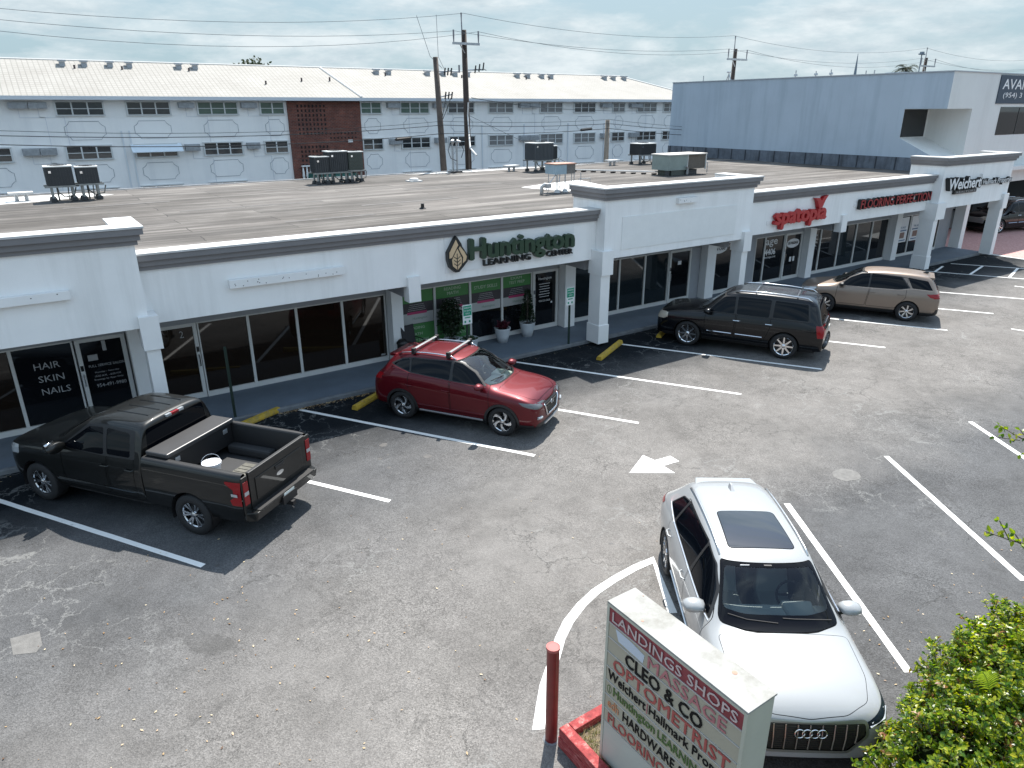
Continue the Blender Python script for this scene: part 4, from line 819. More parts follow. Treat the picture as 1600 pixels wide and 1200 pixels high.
def wire(label, pts, sag, r=.012, m=wire_l, segs=14):
    out_ = []
    for a, b in zip(pts[:-1], pts[1:]):
        a, b = Vector(a), Vector(b); n = segs
        for i in range(n+1):
            if out_ and i == 0: continue
            t_ = i/n; p = a.lerp(b, t_); p.z -= sag*4*t_*(1-t_)*((b-a).length/27)**2; out_.append(p)
    o = obj('overhead_cable', MB().tube(out_, r, 4), m); tag(o, label, 'cable', 'cables strung between the poles'); return o
zt_ = lambda h: h
wire('topmost thin conductor running along the pole tops', [(-6, 38, 11.2), (22.5, 38, 11.88), (45.0, 38, 11.80), (71.3, 38, 12.0), (98, 38, 12.2)], .75)
wire('thin conductor on the left hand pins of the crossarms', [(-6, 37.8, 10.85), (21.75, 37.76, 10.95), (44.35, 37.76, 10.9), (70.2, 37.76, 11.1), (98, 37.8, 11.3)], .7)
wire('thin conductor on the right hand pins of the crossarms', [(-6, 37.8, 10.62), (23.3, 37.76, 10.98), (46.3, 37.76, 10.9), (72.7, 37.76, 11.1), (98, 37.8, 11.3)], .95)
wire('highest of the low cables across the apartment wall', [(-8, 37, 6.8), (20.3, 36.8, 6.32), (33.3, 37.8, 6.28), (62, 38, 5.9)], .55, .014, wire_m)
wire('thick black middle cable across the apartment wall', [(-8, 37, 6.55), (20.3, 36.8, 6.12), (33.3, 37.8, 6.02), (62, 38, 5.7)], .5, .022, wire_m)
wire('thick black lowest cable across the apartment wall', [(-8, 37, 6.3), (20.3, 36.8, 5.68), (33.3, 37.8, 5.72), (62, 38, 5.35)], .55, .024, wire_m)
wire('drop wire slanting from the tall pole to the air conditioner by the mast', [(22.7, 38, 6.6), (27.5, 35, 4.0)], .1, .016, wire_l)
wire('thin wire fanning from the tall pole toward the far apartment windows', [(22.9, 38, 7.55), (40, 50, 6.9), (62, 59, 6.9)], .2, .02, wire_m)
wire('loose jumper hanging from the top conductor down to the shorter pole', [(19.6, 38, 11.6), (20.0, 37.4, 9.6), (20.5, 37, 9.0)], .1, .012, wire_l)
wire('second jumper hanging between conductor and shorter pole', [(20.8, 38, 11.7), (20.5, 37.4, 9.6), (20.6, 37, 9.0)], .1, .012, wire_l)
for x, y, z, s in ((17.9, 36.9, 5.42, 'black splice sleeve on the lowest cable left of the brown pole'), (31.3, 37.7, 5.66, 'black splice sleeve on the lowest cable left of the pale pole')):
    o = obj('cable_splice', MB().tube([(x-.5, y, z), (x-.4, y, z+.01), (x+.4, y, z+.07), (x+.5, y, z+.08)], [.03, .09, .09, .03], 6), black); tag(o, s, 'splice')
# ================================================================== STREET FURNITURE
post_g = mat('dark green steel', (.012, .03, .022), .6); sign_w = mat('sign white', (.74, .76, .75), .5); sign_gr = mat('sign green', (.0, .26, .15), .5)
def parking_sign(label, x, y, plate=True):
    t = thing('parking_sign', label, 'sign', (x, y, .10), rz=R(0), group='parking sign posts on the walk')
    p = MB().box(-.03, .03, -.012, .012, 0, 1.30 if plate else 1.76); p.box(-.03, -.015, -.02, -.0121, 0, 1.3 if plate else 1.76).box(.015, .03, -.02, -.0121, 0, 1.3 if plate else 1.76)
    obj('post', p, post_g, t)
    if plate:
        obj('plate', MB().box(-.15, .15, -.036, -.022, 1.25, 1.80), sign_w, t, bevel=.012)
        obj('lettering', MB().box(-.13, .13, -.041, -.037, 1.50, 1.78), sign_gr, t)
        m_ = MB(); text(m_, 'PARKING', (-.11, -.045, 1.70), UX, UZ, .22, .045, depth=.003); text(m_, 'FOR CENTER', (-.11, -.045, 1.62), UX, UZ, .22, .04, depth=.003); text(m_, 'ONLY', (-.07, -.045, 1.54), UX, UZ, .14, .045, depth=.003); obj('lettering', m_, sign_w, t)
        m_ = MB(); m_.box(-.10, -.05, -.041, -.037, 1.30, 1.36).box(.04, .09, -.041, -.037, 1.30, 1.36).box(-.09, .09, -.041, -.037, 1.43, 1.46); obj('lettering', m_, sign_gr, t)
    return t
parking_sign('green and white parking sign on post standing behind the red car', 9.64, 16.50)
parking_sign('green and white parking sign on post in front of the tutoring centre door pier', 13.26, 16.50)
parking_sign('bare dark green post without a plate beside the truck bed', 3.24, 16.56, False)
ycol = mat('yellow concrete', (.50, .33, .035), .8, var=.3, vs=7, bump=.4, bs=40, dirt=((.20, .17, .10), 6, .8))
def wheel_stop(label, x, y, a=32.3):
    t = thing('wheel_stop', label, 'wheel stop', (x, y, 0), R(a), 'yellow concrete wheel stops')
    prof = [(-.085, 0), (-.085, .05), (-.055, .12), (.055, .12), (.085, .05), (.085, 0)]
    obj('block', MB().prism([(-.93, p, z+.002) for p, z in prof], (1.86, 0, 0)), ycol, t, bevel=.012)
    obj('anchor_pin', MB().lathe([(0, .126), (.018, .125), (.02, .11)], 8, (-.6, 0, 0)).lathe([(0, .126), (.018, .125), (.02, .11)], 8, (.6, 0, 0)), rust, t)
wheel_stop('yellow wheel stop alone in the empty bay before the tutoring centre door', 14.03, 15.43, 28)
wheel_stop('yellow wheel stop half hidden behind the red car', 6.62, 16.04, 31)
wheel_stop('worn yellow wheel stop by the kerb beside the truck bed', 3.42, 16.18, 24)
wheel_stop('yellow wheel stop under the nose of the black wagon', 17.05, 16.06, 30)
potm = mat('white glazed pot', (.55, .58, .60), .45, var=.05); soil = mat('potting soil', (.03, .022, .016), .95)
def pot(t, r=.26, h=.46, taper=.6, square=False):
    n = 4 if square else 22
    obj('pot', MB().lathe([(0, .0), (r*taper, 0), (r*.86, h*.5), (r, h*.93), (r*1.05, h), (r*.93, h), (r*.90, h*.9), (0, h*.88)], n), potm, t, smooth=not square)
    obj('soil', MB().lathe([(0, h*.90), (r*.9, h*.89)], 16), soil, t)
def leaf_mat(name, cols, rough=.45, trans=.25):
    m = bpy.data.materials.new(name); m.use_nodes = True; nt = m.node_tree; b = nt.nodes['Principled BSDF']; ge = N(nt, 'ShaderNodeNewGeometry')
    r = ramp(nt, [(k/(len(cols)-1), c) for k, c in enumerate(cols)]); nt.links.new(ge.outputs['Random Per Island'], r.inputs[0]); nt.links.new(r.outputs[0], b.inputs['Base Color']); b.inputs['Roughness'].default_value = rough
    tr = N(nt, 'ShaderNodeBsdfTranslucent'); mxs = N(nt, 'ShaderNodeMixShader'); mxs.inputs[0].default_value = trans; o = nt.nodes['Material Output']
    hs = N(nt, 'ShaderNodeMix', data_type='RGBA', blend_type='MULTIPLY'); hs.inputs[0].default_value = 1; hs.inputs[7].default_value = (1.7, 1.75, .35, 1); nt.links.new(r.outputs[0], hs.inputs[6]); nt.links.new(hs.outputs[2], tr.inputs[0])
    nt.links.new(b.outputs[0], mxs.inputs[1]); nt.links.new(tr.outputs[0], mxs.inputs[2]); nt.links.new(mxs.outputs[0], o.inputs[0]); return m
def leaf(mb, c, d, n_, ln, wd, fold=.25):
    """a pointed, slightly folded leaf of four faces"""
    d = d.normalized(); s_ = d.cross(n_); 
    if s_.length < 1e-3: s_ = d.orthogonal()
    s_.normalize(); u = s_.cross(d)
    a = c; m1_ = c+d*ln*.42-u*ln*.02; e = c+d*ln-u*ln*.10
    l1 = m1_+s_*wd*.5+u*wd*fold; r1 = m1_-s_*wd*.5+u*wd*fold; l2_ = c+d*ln*.78+s_*wd*.36+u*wd*fold*.5-u*ln*.05; r2_ = c+d*ln*.78-s_*wd*.36+u*wd*fold*.5-u*ln*.05
    i = len(mb.v); mb.v += [a, m1_, e, l1, l2_, r1, r2_]; mb.f += [[i, i+3, i+1], [i+3, i+4, i+2, i+1], [i, i+1, i+5], [i+1, i+2, i+6, i+5]]
def rdir(rn):
    z = rn.uniform(-1, 1); a = rn.uniform(0, 6.283); q = math.sqrt(1-z*z); return Vector((q*math.cos(a), q*math.sin(a), z))
lf_dark = leaf_mat('dark leaves', [(.006, .018, .008), (.012, .03, .012), (.02, .045, .015)]); lf_mid = leaf_mat('mid leaves', [(.02, .05, .012), (.035, .075, .018), (.05, .10, .02)]); lf_red = leaf_mat('crimson leaves', [(.06, .008, .02), (.10, .012, .03), (.03, .02, .015)])
t = thing('potted_plant', 'bushy dark shrub in a white pot against the green window panels', 'potted plant', (9.95, 17.95, .10)); pot(t, .24, .42)
rn = random.Random(21); mb = MB()
for _ in range(1500):
    d = rdir(rn); r_ = rn.random()**.5; c = Vector((d.x*.42*r_, d.y*.32*r_, 1.0+d.z*.62*r_)); leaf(mb, c, rdir(rn)+Vector((0, 0, .3)), rdir(rn), rn.uniform(.09, .16), .04)
obj('foliage', mb, lf_dark, t); st = MB()
for k in range(5): st.tube([(0, 0, .38), (.05*math.cos(k), .05*math.sin(k), .8), (.25*math.cos(k*1.3), .2*math.sin(k*1.3), 1.3)], [.015, .012, .006], 5)
obj('stem', st, wood_m, t)
t = thing('potted_plant', 'crimson leafed plant in a rounded white pot under the test prep window', 'potted plant', (11.72, 17.88, .10)); pot(t, .25, .46, .62)
mb = MB()
for _ in range(420): a = rn.uniform(0, 6.28); d = Vector((math.cos(a)*.8, math.sin(a)*.8, rn.uniform(.2, 1.3))); leaf(mb, Vector((rn.gauss(0, .06), rn.gauss(0, .06), .42+rn.uniform(0, .16))), d, rdir(rn), rn.uniform(.08, .17), .04)
obj('foliage', mb, lf_red, t)
t = thing('potted_plant', 'slim dark topiary cone in a white pot left of the glass door', 'potted plant', (12.72, 17.95, .10)); pot(t, .25, .46, .66)
mb = MB()
for _ in range(1100): z = rn.random()**1.2; a = rn.uniform(0, 6.28); r_ = (.20*(1-z)+.04)*rn.random()**.4; leaf(mb, Vector((r_*math.cos(a), r_*math.sin(a), .5+z*1.0)), Vector((math.cos(a), math.sin(a), rn.uniform(-.2, .9))), rdir(rn), rn.uniform(.05, .09), .03)
obj('foliage', mb, lf_dark, t); obj('stem', MB().tube([(0, 0, .4), (0, 0, 1.3)], .02, 6), wood_m, t)
t = thing('planter', 'low white planter with sparse greenery behind the roof bars of the red car', 'planter', (10.45, 17.75, .10)); pot(t, .27, .38, .8)
mb = MB()
for _ in range(260): a = rn.uniform(0, 6.28); leaf(mb, Vector((rn.gauss(0, .10), rn.gauss(0, .10), .36)), Vector((math.cos(a), math.sin(a), rn.uniform(.1, .8))), rdir(rn), rn.uniform(.05, .11), .025)
obj('foliage', mb, lf_mid, t)
t = thing('patio_chair', 'black mesh chair pushed against the pier beside the green window panels', 'chair', (8.62, 17.75, .10), R(15))
obj('seat', MB().box(-.24, .24, -.24, .22, .40, .44), black, t, bevel=.01); obj('backrest', MB().hexa([(-.24, .20, .44), (.24, .20, .44), (.24, .24, .44), (-.24, .24, .44)], [(-.24, .30, 1.02), (.24, .30, 1.02), (.24, .33, 1.02), (-.24, .33, 1.02)]), mat('charcoal mesh', (.03, .03, .033), .8), t, bevel=.01)
for x in (-.23, .23):
    for y in (-.22, .22): obj('leg', MB().tube([(x, y, 0), (x*.95, y*.95, .41)], .014, 6), black, t)
    obj('armrest', MB().tube([(x, -.2, .42), (x, -.2, .64), (x, .24, .66)], .014, 6), black, t)
t = thing('ash_urn', 'rounded black bin standing just left of the patio chair', 'bin', (8.22, 17.72, .10))
obj('body', MB().lathe([(0, 0), (.14, 0), (.16, .3), (.15, .62), (0, .62)], 16), black, t, smooth=True); obj('lid', MB().lathe([(.17, .621), (.17, .66), (.10, .74), (0, .76)], 16), black, t, smooth=True)
# ------------------------------------------------------------------ red bollard
bol_red = mat('red bollard paint', (.17, .012, .011), .45, coat=.2, var=.25, vs=6)
t = thing('bollard', 'red painted steel pipe bollard beside the timber planter', 'bollard', (3.90, 4.98, 0))
obj('post', MB().tube([(0, 0, .0), (0, 0, 1.36)], .072, 20), bol_red, t, smooth=False); obj('cap', MB().lathe([(0, 1.345), (.045, 1.356), (.066, 1.362), (.079, 1.362), (.079, 1.33), (.0722, 1.32)], 20), mat('faded red cap', (.40, .10, .09), .6, var=.3, vs=20), t)
obj('footing', MB().lathe([(0, .012), (.085, .01), (.10, .004)], 12), kerb_m, t)
# ------------------------------------------------------------------ timber planter with dry grass
rt_m = bpy.data.materials.new('peeling red timber'); rt_m.use_nodes = True; nt = rt_m.node_tree; b = nt.nodes['Principled BSDF']
tc = N(nt, 'ShaderNodeTexCoord'); mp = N(nt, 'ShaderNodeMapping'); mp.inputs['Scale'].default_value = (9, 9, 60); nt.links.new(tc.outputs['Object'], mp.inputs[0]); n = N(nt, 'ShaderNodeTexNoise', i_Scale=1.0, i_Detail=8.0, i_Roughness=.75); nt.links.new(mp.outputs[0], n.inputs['Vector'])
r = ramp(nt, [(.3, (.12, .012, .012)), (.52, (.30, .035, .035)), (.60, (.40, .12, .11)), (.72, (.50, .36, .32))]); nt.links.new(n.outputs[0], r.inputs[0]); nt.links.new(r.outputs[0], b.inputs['Base Color']); b.inputs['Roughness'].default_value = .8
bp = N(nt, 'ShaderNodeBump', i_Strength=.8, i_Distance=.01); nt.links.new(n.outputs[0], bp.inputs['Height']); nt.links.new(bp.outputs[0], b.inputs['Normal'])
t = thing('timber_planter', 'peeling red timber edging around the dry bed at the foot of the pylon sign', 'planter', (4.6, 3.6, 0))
q = lambda n, mb, m_, **k: obj(n, mb, m_, t, world=True, **k)
q('timber', MB().box(3.90, 4.04, 2.05, 4.86, .005, .155), rt_m, bevel=.012); q('timber', MB().box(3.905, 4.035, 2.10, 4.85, .16, .29), rt_m, bevel=.012)
q('timber', MB().box(4.045, 4.98, 4.72, 4.855, .005, .155), rt_m, bevel=.012); q('timber', MB().box(4.04, 4.98, 4.725, 4.85, .16, .285), rt_m, bevel=.012)
q('timber', MB().box(4.85, 4.98, 2.05, 4.71, .005, .285), rt_m, bevel=.012)
q('soil', MB().box(4.041, 4.849, 2.1, 4.719, .0, .19), mat('dry soil', (.16, .125, .085), .95, var=.4, vs=14, bump=.8, bs=50))
mb = MB(); rn = random.Random(8)
for _ in range(5200):
    x, y = rn.uniform(4.06, 4.84), rn.uniform(2.2, 4.70); a = rn.uniform(0, 6.28); h = rn.uniform(.03, .10); l_ = rn.uniform(.0, .08)
    c = Vector((x, y, .185)); u = Vector((math.cos(a), math.sin(a), 0)); s_ = Vector((-u.y, u.x, 0))*.004; mb.add([c-s_, c+s_, c+u*l_+Vector((0, 0, h))], [(0, 1, 2)])
gm_ = leaf_mat('dry grass', [(.30, .23, .11), (.42, .34, .18), (.12, .15, .04), (.07, .11, .02)], .8, .1)
tag(obj('dry_grass', mb, gm_), 'parched straw coloured grass inside the red timber edging', 'grass', kind='stuff')
# ------------------------------------------------------------------ pylon sign
sg_t = mat('weathered sign top', (.29, .29, .275), .6, var=.18, vs=3.2, dirt=((.13, .125, .105), 2.2, .95), bump=.15); sg_b = mat('sign cabinet cream', (.44, .44, .365), .5, var=.06, vs=2, dirt=((.4, .38, .28), 5, .35)); sg_f = mat('yellowed sign strip', (.37, .335, .255), .5, var=.05, vs=4)
alum = mat('aluminium trim', (.46, .47, .47), .4, metal=.5)
mar = bpy.data.materials.new('faded maroon strip'); mar.use_nodes = True; nt = mar.node_tree; b = nt.nodes['Principled BSDF']; tc = N(nt, 'ShaderNodeTexCoord'); n = N(nt, 'ShaderNodeTexNoise', i_Scale=2.5, i_Detail=7.0, i_Roughness=.7); nt.links.new(tc.outputs['Object'], n.inputs['Vector']); r = ramp(nt, [(.3, (.15, .012, .02)), (.55, (.23, .03, .04)), (.75, (.33, .10, .11))]); nt.links.new(n.outputs[0], r.inputs[0]); nt.links.new(r.outputs[0], b.inputs['Base Color']); b.inputs['Roughness'].default_value = .5
SX0, SX1, SY0, SY1, SZ0, SZ1 = 4.09, 4.455, 2.625, 4.345, .20, 2.30
t = thing('pylon_sign', 'weathered white directory sign headed LANDINGS SHOPS standing in the timber bed', 'sign', ((SX0+SX1)/2, (SY0+SY1)/2, 0))
q = lambda n, mb, m_, **k: obj(n, mb, m_, t, world=True, **k)
q('cabinet', MB().box(SX0+.012, SX1, SY0+.01, SY1-.01, SZ0, SZ1-.022), sg_b, bevel=.004)
tp = q('top_panel', MB().box(SX0-.006, SX1+.006, SY0-.006, SY1+.006, SZ1-.02, SZ1), sg_t, bevel=.004)
h_ = MB()
for x, y, r_ in ((4.16, 3.93, .012), (4.35, 2.98, .02), (4.43, 4.2, .006)): h_.lathe([(0, .004), (r_, .003), (r_*1.3, .001)], 8, (x, y, SZ1))
q('bolt', h_, rust)
for z in (.3,): q('leg', MB().tube([(4.27, 2.95, 0), (4.27, 2.95, SZ0)], .05, 8), steel); q('leg', MB().tube([(4.27, 4.0, 0), (4.27, 4.0, SZ0)], .05, 8), steel)
q('trim', MB().box(SX0-.006, SX0+.011, SY0-.004, SY0+.03, SZ0, SZ1-.021).box(SX0-.006, SX0+.011, SY1-.03, SY1+.004, SZ0, SZ1-.021).box(SX0-.006, SX0+.011, SY0+.031, SY1-.031, SZ1-.05, SZ1-.021), sg_b)
YL, YR = SY1-.032, SY0+.032; FW = YL-YR
NEG = (0, -1, 0); dk = mat('black vinyl', (.003, .003, .004), .6, spec=.2); rd = mat('faded red vinyl', (.36, .07, .06), .5, var=.12, vs=9); rd2 = mat('bleached red vinyl', (.42, .15, .16), .5, var=.2, vs=9); gn = mat('olive green vinyl', (.07, .13, .03), .5); orv = mat('orange vinyl', (.55, .22, .10), .5); mwh = mat('chalky white letter', (.52, .42, .40), .5, var=.15, vs=9)
RH = .196; z = SZ1-.055
rows = [('LANDINGS SHOPS', mwh, mar, .03, .94, .112, .008, .14), ('', None, sg_f, 0, 0, 0, 0, 0), ('', None, sg_f, 0, 0, 0, 0, 0), ('OPTOMETRIST', rd, sg_f, .06, .90, .145, .02, 0),
        ('', None, sg_f, 0, 0, 0, 0, 0), ('', None, sg_f, 0, 0, 0, 0, 0), ('', None, sg_f, 0, 0, 0, 0, 0), ('FLOORING PERFECTION', rd, sg_f, .04, 1.10, .125, .02, 0)]
def st_(s, fx, fw_, zz, h, m_, bold=0.0):
    mb = MB(); text(mb, s, (SX0-.004, YL-fx*FW, zz), NEG, UZ, fw_*FW, h, bold=bold, depth=.004); q('lettering', mb, m_)
zz = z
hts = [.17]+[.173]*7
for k, (s, lm_, sm2, fx, fw_, hh, bo, _) in enumerate(rows):
    z1_ = zz; z0_ = zz-hts[k]; zz = z0_-.012
    q('sign_strip', MB().box(SX0, SX0+.011, YR+.001, YL-.001, z0_, z1_), sm2); q('trim', MB().box(SX0-.007, SX0+.010, YR+.001, YL-.001, z0_-.0118, z0_-.0002), alum)
    rows[k] = (z0_, z1_)
    if s: st_(s, fx, fw_, z0_+(hts[k]-hh)/2, hh, lm_, bo)
zr = [r_[0] for r_ in rows]
q('sticker', MB().quad((SX0-.003, YL-.06*FW, zr[1]+.155), (SX0-.003, YL-.09*FW, zr[1]+.03), (SX0-.003, YL-.30*FW, zr[1]+.015), (SX0-.003, YL-.31*FW, zr[1]+.12), (SX0-.003, YL-.2*FW, zr[1]+.15)), mat('torn blue white sticker', (.50, .55, .62), .5))
st_('MASSAGE', .34, .57, zr[1]+.020, .135, rd2, .015)
st_('CLEO & CO', .16, .60, zr[2]+.016, .145, dk, .03)
st_('Weichert', .02, .33, zr[4]+.045, .115, dk, .015); st_('|', .36, .006, zr[4]+.03, .12, rd2); st_('Hallmark Propert', .38, .60, zr[4]+.018, .14, dk, .01)
st_('Huntington', .075, .36, zr[5]+.02, .14, gn, .02); st_('LEARNING CEN', .46, .52, zr[5]+.05, .10, gn, .02)
e_ = MB()
for k in range(14): a0, a1 = k*.4488, (k+1)*.4488; e_.add([(SX0-.004, YL-.035*FW+.05*math.cos(a)*.7, zr[5]+.085+.055*math.sin(a)) for a in (a0, a1)]+[(SX0-.004, YL-.035*FW+.04*math.cos(a)*.7, zr[5]+.085+.044*math.sin(a)) for a in (a1, a0)], [(0, 1, 2, 3)])
q('emblem', e_.box(SX0-.005, SX0-.002, YL-.037*FW-.003, YL-.037*FW+.003, zr[5]+.05, zr[5]+.12), gn)
st_('edh', .03, .10, zr[6]+.045, .11, orv, .0); st_('HARDWARE & DESIGN', .17, .80, zr[6]+.035, .12, dk, .01)
q('lower_panel', MB().box(SX0, SX0+.011, YR+.001, YL-.001, SZ0+.03, zr[7]-.02), mat('plain lower panel', (.42, .425, .38), .5, var=.05))
# ------------------------------------------------------------------ hedge
hedge_m = leaf_mat('hedge leaves', [(.02, .06, .01), (.07, .16, .014), (.16, .24, .018), (.27, .33, .02), (.42, .41, .03), (.22, .29, .018), (.08, .15, .012), (.025, .06, .01)], .30, .50)
hedge_r = leaf_mat('new red growth', [(.20, .07, .03), (.26, .14, .03), (.12, .18, .02), (.16, .22, .02)], .4, .25)
rn = random.Random(4)
blobs = [((6.60, 1.95, .60), (.90, .60, .62)), ((7.3, 1.85, .62), (.9, .75, .70)), ((8.05, 1.95, .72), (.85, .85, .72)), ((8.9, 1.9, .75), (.9, .85, .74)), ((5.95, 1.55, .5), (.75, .65, .60)), ((6.6, 1.1, .55), (1.0, .8, .65)), ((7.7, 1.0, .6), (1.1, .9, .65)), ((9.6, 1.6, .7), (.9, .9, .7))]
def hedge(label, blobs, n, nred, seed):
    t = thing('hedge', label, 'hedge', (blobs[0][0][0], blobs[0][0][1], 0)); rn = random.Random(seed); mb = MB(); mr_ = MB(); tw = MB(); o_ = Vector((blobs[0][0][0], blobs[0][0][1], 0))
    tot = sum(b[1][0]*b[1][1] for b in blobs)
    for (c, r_) in blobs:
        k_ = int(n*r_[0]*r_[1]/tot); c = Vector(c)-o_
        for i in range(k_//11):
            d = rdir(rn); d.z = abs(d.z)*.9-.25; d.normalize(); lump = 1+.16*math.sin(d.x*7+c.x*3)*math.cos(d.y*8+c.y)+.10*math.sin(d.z*13+d.x*11)
            rad = lump*(1-rn.random()**2.2*.42)+(.10 if rn.random() < .10 else 0)
            p = c+Vector((d.x*r_[0], d.y*r_[1], d.z*r_[2]))*rad
            if p.z < .05: continue
            ax = (d+Vector((0, 0, .7))+rdir(rn)*.55).normalized(); tw.tube([p-ax*.10, p+ax*.05], .0035, 3, cap=False)
            red = rn.random() < (.16 if d.y > .2 else .03)
            for j in range(11):
                a = rn.uniform(0, 6.28); e = ax.orthogonal().normalized(); f_ = ax.cross(e); dd = ax*rn.uniform(.15, .9)+(e*math.cos(a)+f_*math.sin(a))
                leaf(mr_ if red and rn.random() < .7 else mb, p-ax*rn.uniform(-.05, .07), dd, ax, rn.uniform(.040, .070), rn.uniform(.026, .044))
    obj('foliage', mb, hedge_m, t); obj('new_growth', mr_, hedge_r, t); obj('twig', tw, wood_m, t)
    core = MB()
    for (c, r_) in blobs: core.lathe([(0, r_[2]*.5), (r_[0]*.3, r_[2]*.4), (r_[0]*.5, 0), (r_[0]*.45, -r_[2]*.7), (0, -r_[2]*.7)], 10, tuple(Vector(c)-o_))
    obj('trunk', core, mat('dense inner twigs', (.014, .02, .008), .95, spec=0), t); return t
hedge('glossy yellow green hedge with reddish tips beside the front of the white car', blobs, 100000, 0, 4)
t = thing('palm_seedling', 'young feathery palm frond rising out of the hedge', 'palm', (7.35, 2.0, 1.16)); mb = MB(); stem = MB()
pf = leaf_mat('palm frond', [(.22, .30, .04), (.30, .38, .06), (.16, .24, .03)], .7, .4)
for a0, L_, tilt in ((2.5, .46, .30), (.7, .26, .5)):
    d0 = Vector((math.cos(a0), math.sin(a0), 0)); pts = [d0*L_*u*tilt+Vector((0, 0, .04+L_*.95*u-.35*L_*u*u)) for u in [k/14 for k in range(15)]]
    stem.tube(pts, .004, 4)
    for k in range(2, 15):
        p = pts[k]; tg = (pts[k]-pts[k-1]).normalized(); sd = Vector((.86, -.5, 0))
        for s_ in (-1, 1):
            ln_ = .16*math.sin(math.pi*(k/15)**.75)+.03; dr = (sd*s_+tg*.9).normalized(); q = [p+dr*ln_*u+Vector((0, 0, -.07*u*u)) for u in (0, .33, .66, 1)]
            for u in range(3):
                w0_, w1_ = (.0055, .0065, .005, .0008)[u], (.0055, .0065, .005, .0008)[u+1]; mb.quad(q[u]-tg*w0_, q[u+1]-tg*w1_, q[u+1]+tg*w1_, q[u]+tg*w0_)
obj('frond', mb, pf, t); obj('stem', stem, pf, t)
# ------------------------------------------------------------------ tree just right of the frame whose twigs reach in
def sprig(mb, tw, p, d, n, rn, ls=.06):
    d = Vector(d).normalized(); tw.tube([p, p+d*.22], .005, 4)
    for k in range(n):
        u = rn.uniform(.15, 1.0); c = p+d*.24*u; leaf(mb, c, d*.5+rdir(rn), rdir(rn)+Vector((0, 0, 1)), rn.uniform(.6, 1.1)*ls, ls*.5)
t = thing('tree', 'leafy green branch tips of a tree reaching in at the right edge', 'tree', (8.2, .85, 0)); o_ = Vector((8.2, .85, 0)); mb = MB(); tw = MB(); rn = random.Random(9)
P1 = Vector((6.9, 2.08, 3.2)); P2 = Vector((8.39, 2.7, 3.6))
tr = MB().tube([(0, 0, 0), (.05, -.05, 1.5), (.1, -.1, 3.0), (.0, -.15, 4.2)], [.09, .075, .06, .03], 8)
for P_, start in ((P1, Vector((.08, -.08, 2.6))), (P2, Vector((.1, -.1, 3.1)))):
    e = P_-o_; br = [start, start.lerp(e, .5)+Vector((0, 0, .12)), e]; tr.tube(br, [.03, .02, .008], 5)
    dd = (e-start).normalized()
    for k in range(7): sprig(mb, tw, start.lerp(e, .62+.06*k)+rdir(rn)*.03, dd+rdir(rn)*.75, 9, rn, .075)
    sprig(mb, tw, e, dd, 12, rn, .075)
for _ in range(150):
    d = rdir(rn); c = Vector((.45+d.x*.7, -.6+d.y*.7, 3.9+d.z*.7)); sprig(mb, tw, c, d, 9, rn, .06)
obj('trunk', tr, wood_m, t); obj('crown', mb, hedge_m, t); obj('twig', tw, wood_m, t)
# ------------------------------------------------------------------ far trees and spire
def far_tree(label, x, y, z0, zc, rx, rz_, m_, n=900, seed=1, ls=.5):
    t = thing('tree', label, 'tree', (x, y, 0)); rn = random.Random(seed); mb = MB()
    for _ in range(n):
        d = rdir(rn); r_ = rn.random()**.45*(1+.25*math.sin(d.x*6)*math.cos(d.z*7+d.y*5)); leaf(mb, Vector((d.x*rx*r_, d.y*rx*r_, zc+d.z*rz_*r_)), rdir(rn), rdir(rn), ls*rn.uniform(.6, 1.2), ls*.5)
    obj('crown', mb, m_, t); obj('trunk', MB().tube([(0, 0, 0), (0, 0, zc)], [.3, .15], 6), wood_m, t)
lf_far = leaf_mat('far foliage', [(.02, .035, .018), (.035, .05, .025), (.05, .06, .03)], .7, .1)
far_tree('dark tree top peeping over the tiled ridge', 22.0, 78, 0, 10.15, 1.9, 1.5, lf_far, 900, 1, .4)
far_tree('faint tree top far along the ridge left of the first', 17.8, 80, 0, 9.8, 1.3, 1.1, lf_far, 400, 2, .4)
t = thing('palm_tree', 'distant palm top beside the pole behind the office roof', 'palm', (137.0, 76, 0)); obj('trunk', MB().tube([(0, 0, 0), (0, 0, 13.6)], [.3, .2], 6), wood_m, t); mb = MB(); rn = random.Random(3)
for k in range(16):
    a = k*.6+rn.uniform(-.2, .2); el = rn.uniform(-.2, 1.1); d0 = Vector((math.cos(a)*math.cos(el), math.sin(a)*math.cos(el), math.sin(el)))
    for u in range(1, 12):
        p = Vector((0, 0, 13.6))+d0*2.4*u/11+Vector((0, 0, -1.6*(u/11)**2)); sd = d0.cross(Vector((0, 0, 1))).normalized()
        for s_ in (-1, 1): leaf(mb, p, sd*s_+d0*.6-Vector((0, 0, .5)), Vector((0, 0, 1)), .9, .13)
obj('crown', mb, lf_far, t)
t = thing('spire', 'needle thin mast far behind the office roof', 'mast', (191.6, 120, 0)); obj('mast', MB().tube([(0, 0, 0), (0, 0, 14), (0, 0, 20.4)], [.6, .45, .05], 6), mat('hazy steel', (.22, .26, .30), .7), t)
t = thing('street_lamp', 'faint lamp standard with twin heads beside the far pole', 'street lamp', (137.6, 74, 0)); obj('pole', MB().tube([(0, 0, 0), (0, 0, 15.8)], .09, 6), mat('hazy steel', (.22, .26, .30), .7), t); obj('lamp_head', MB().box(-.8, .8, -.2, .2, 15.7, 15.9).box(-.3, .3, -.25, .25, 15.9, 16.2), mat('hazy steel', (.2, .2, .2), .7), t)
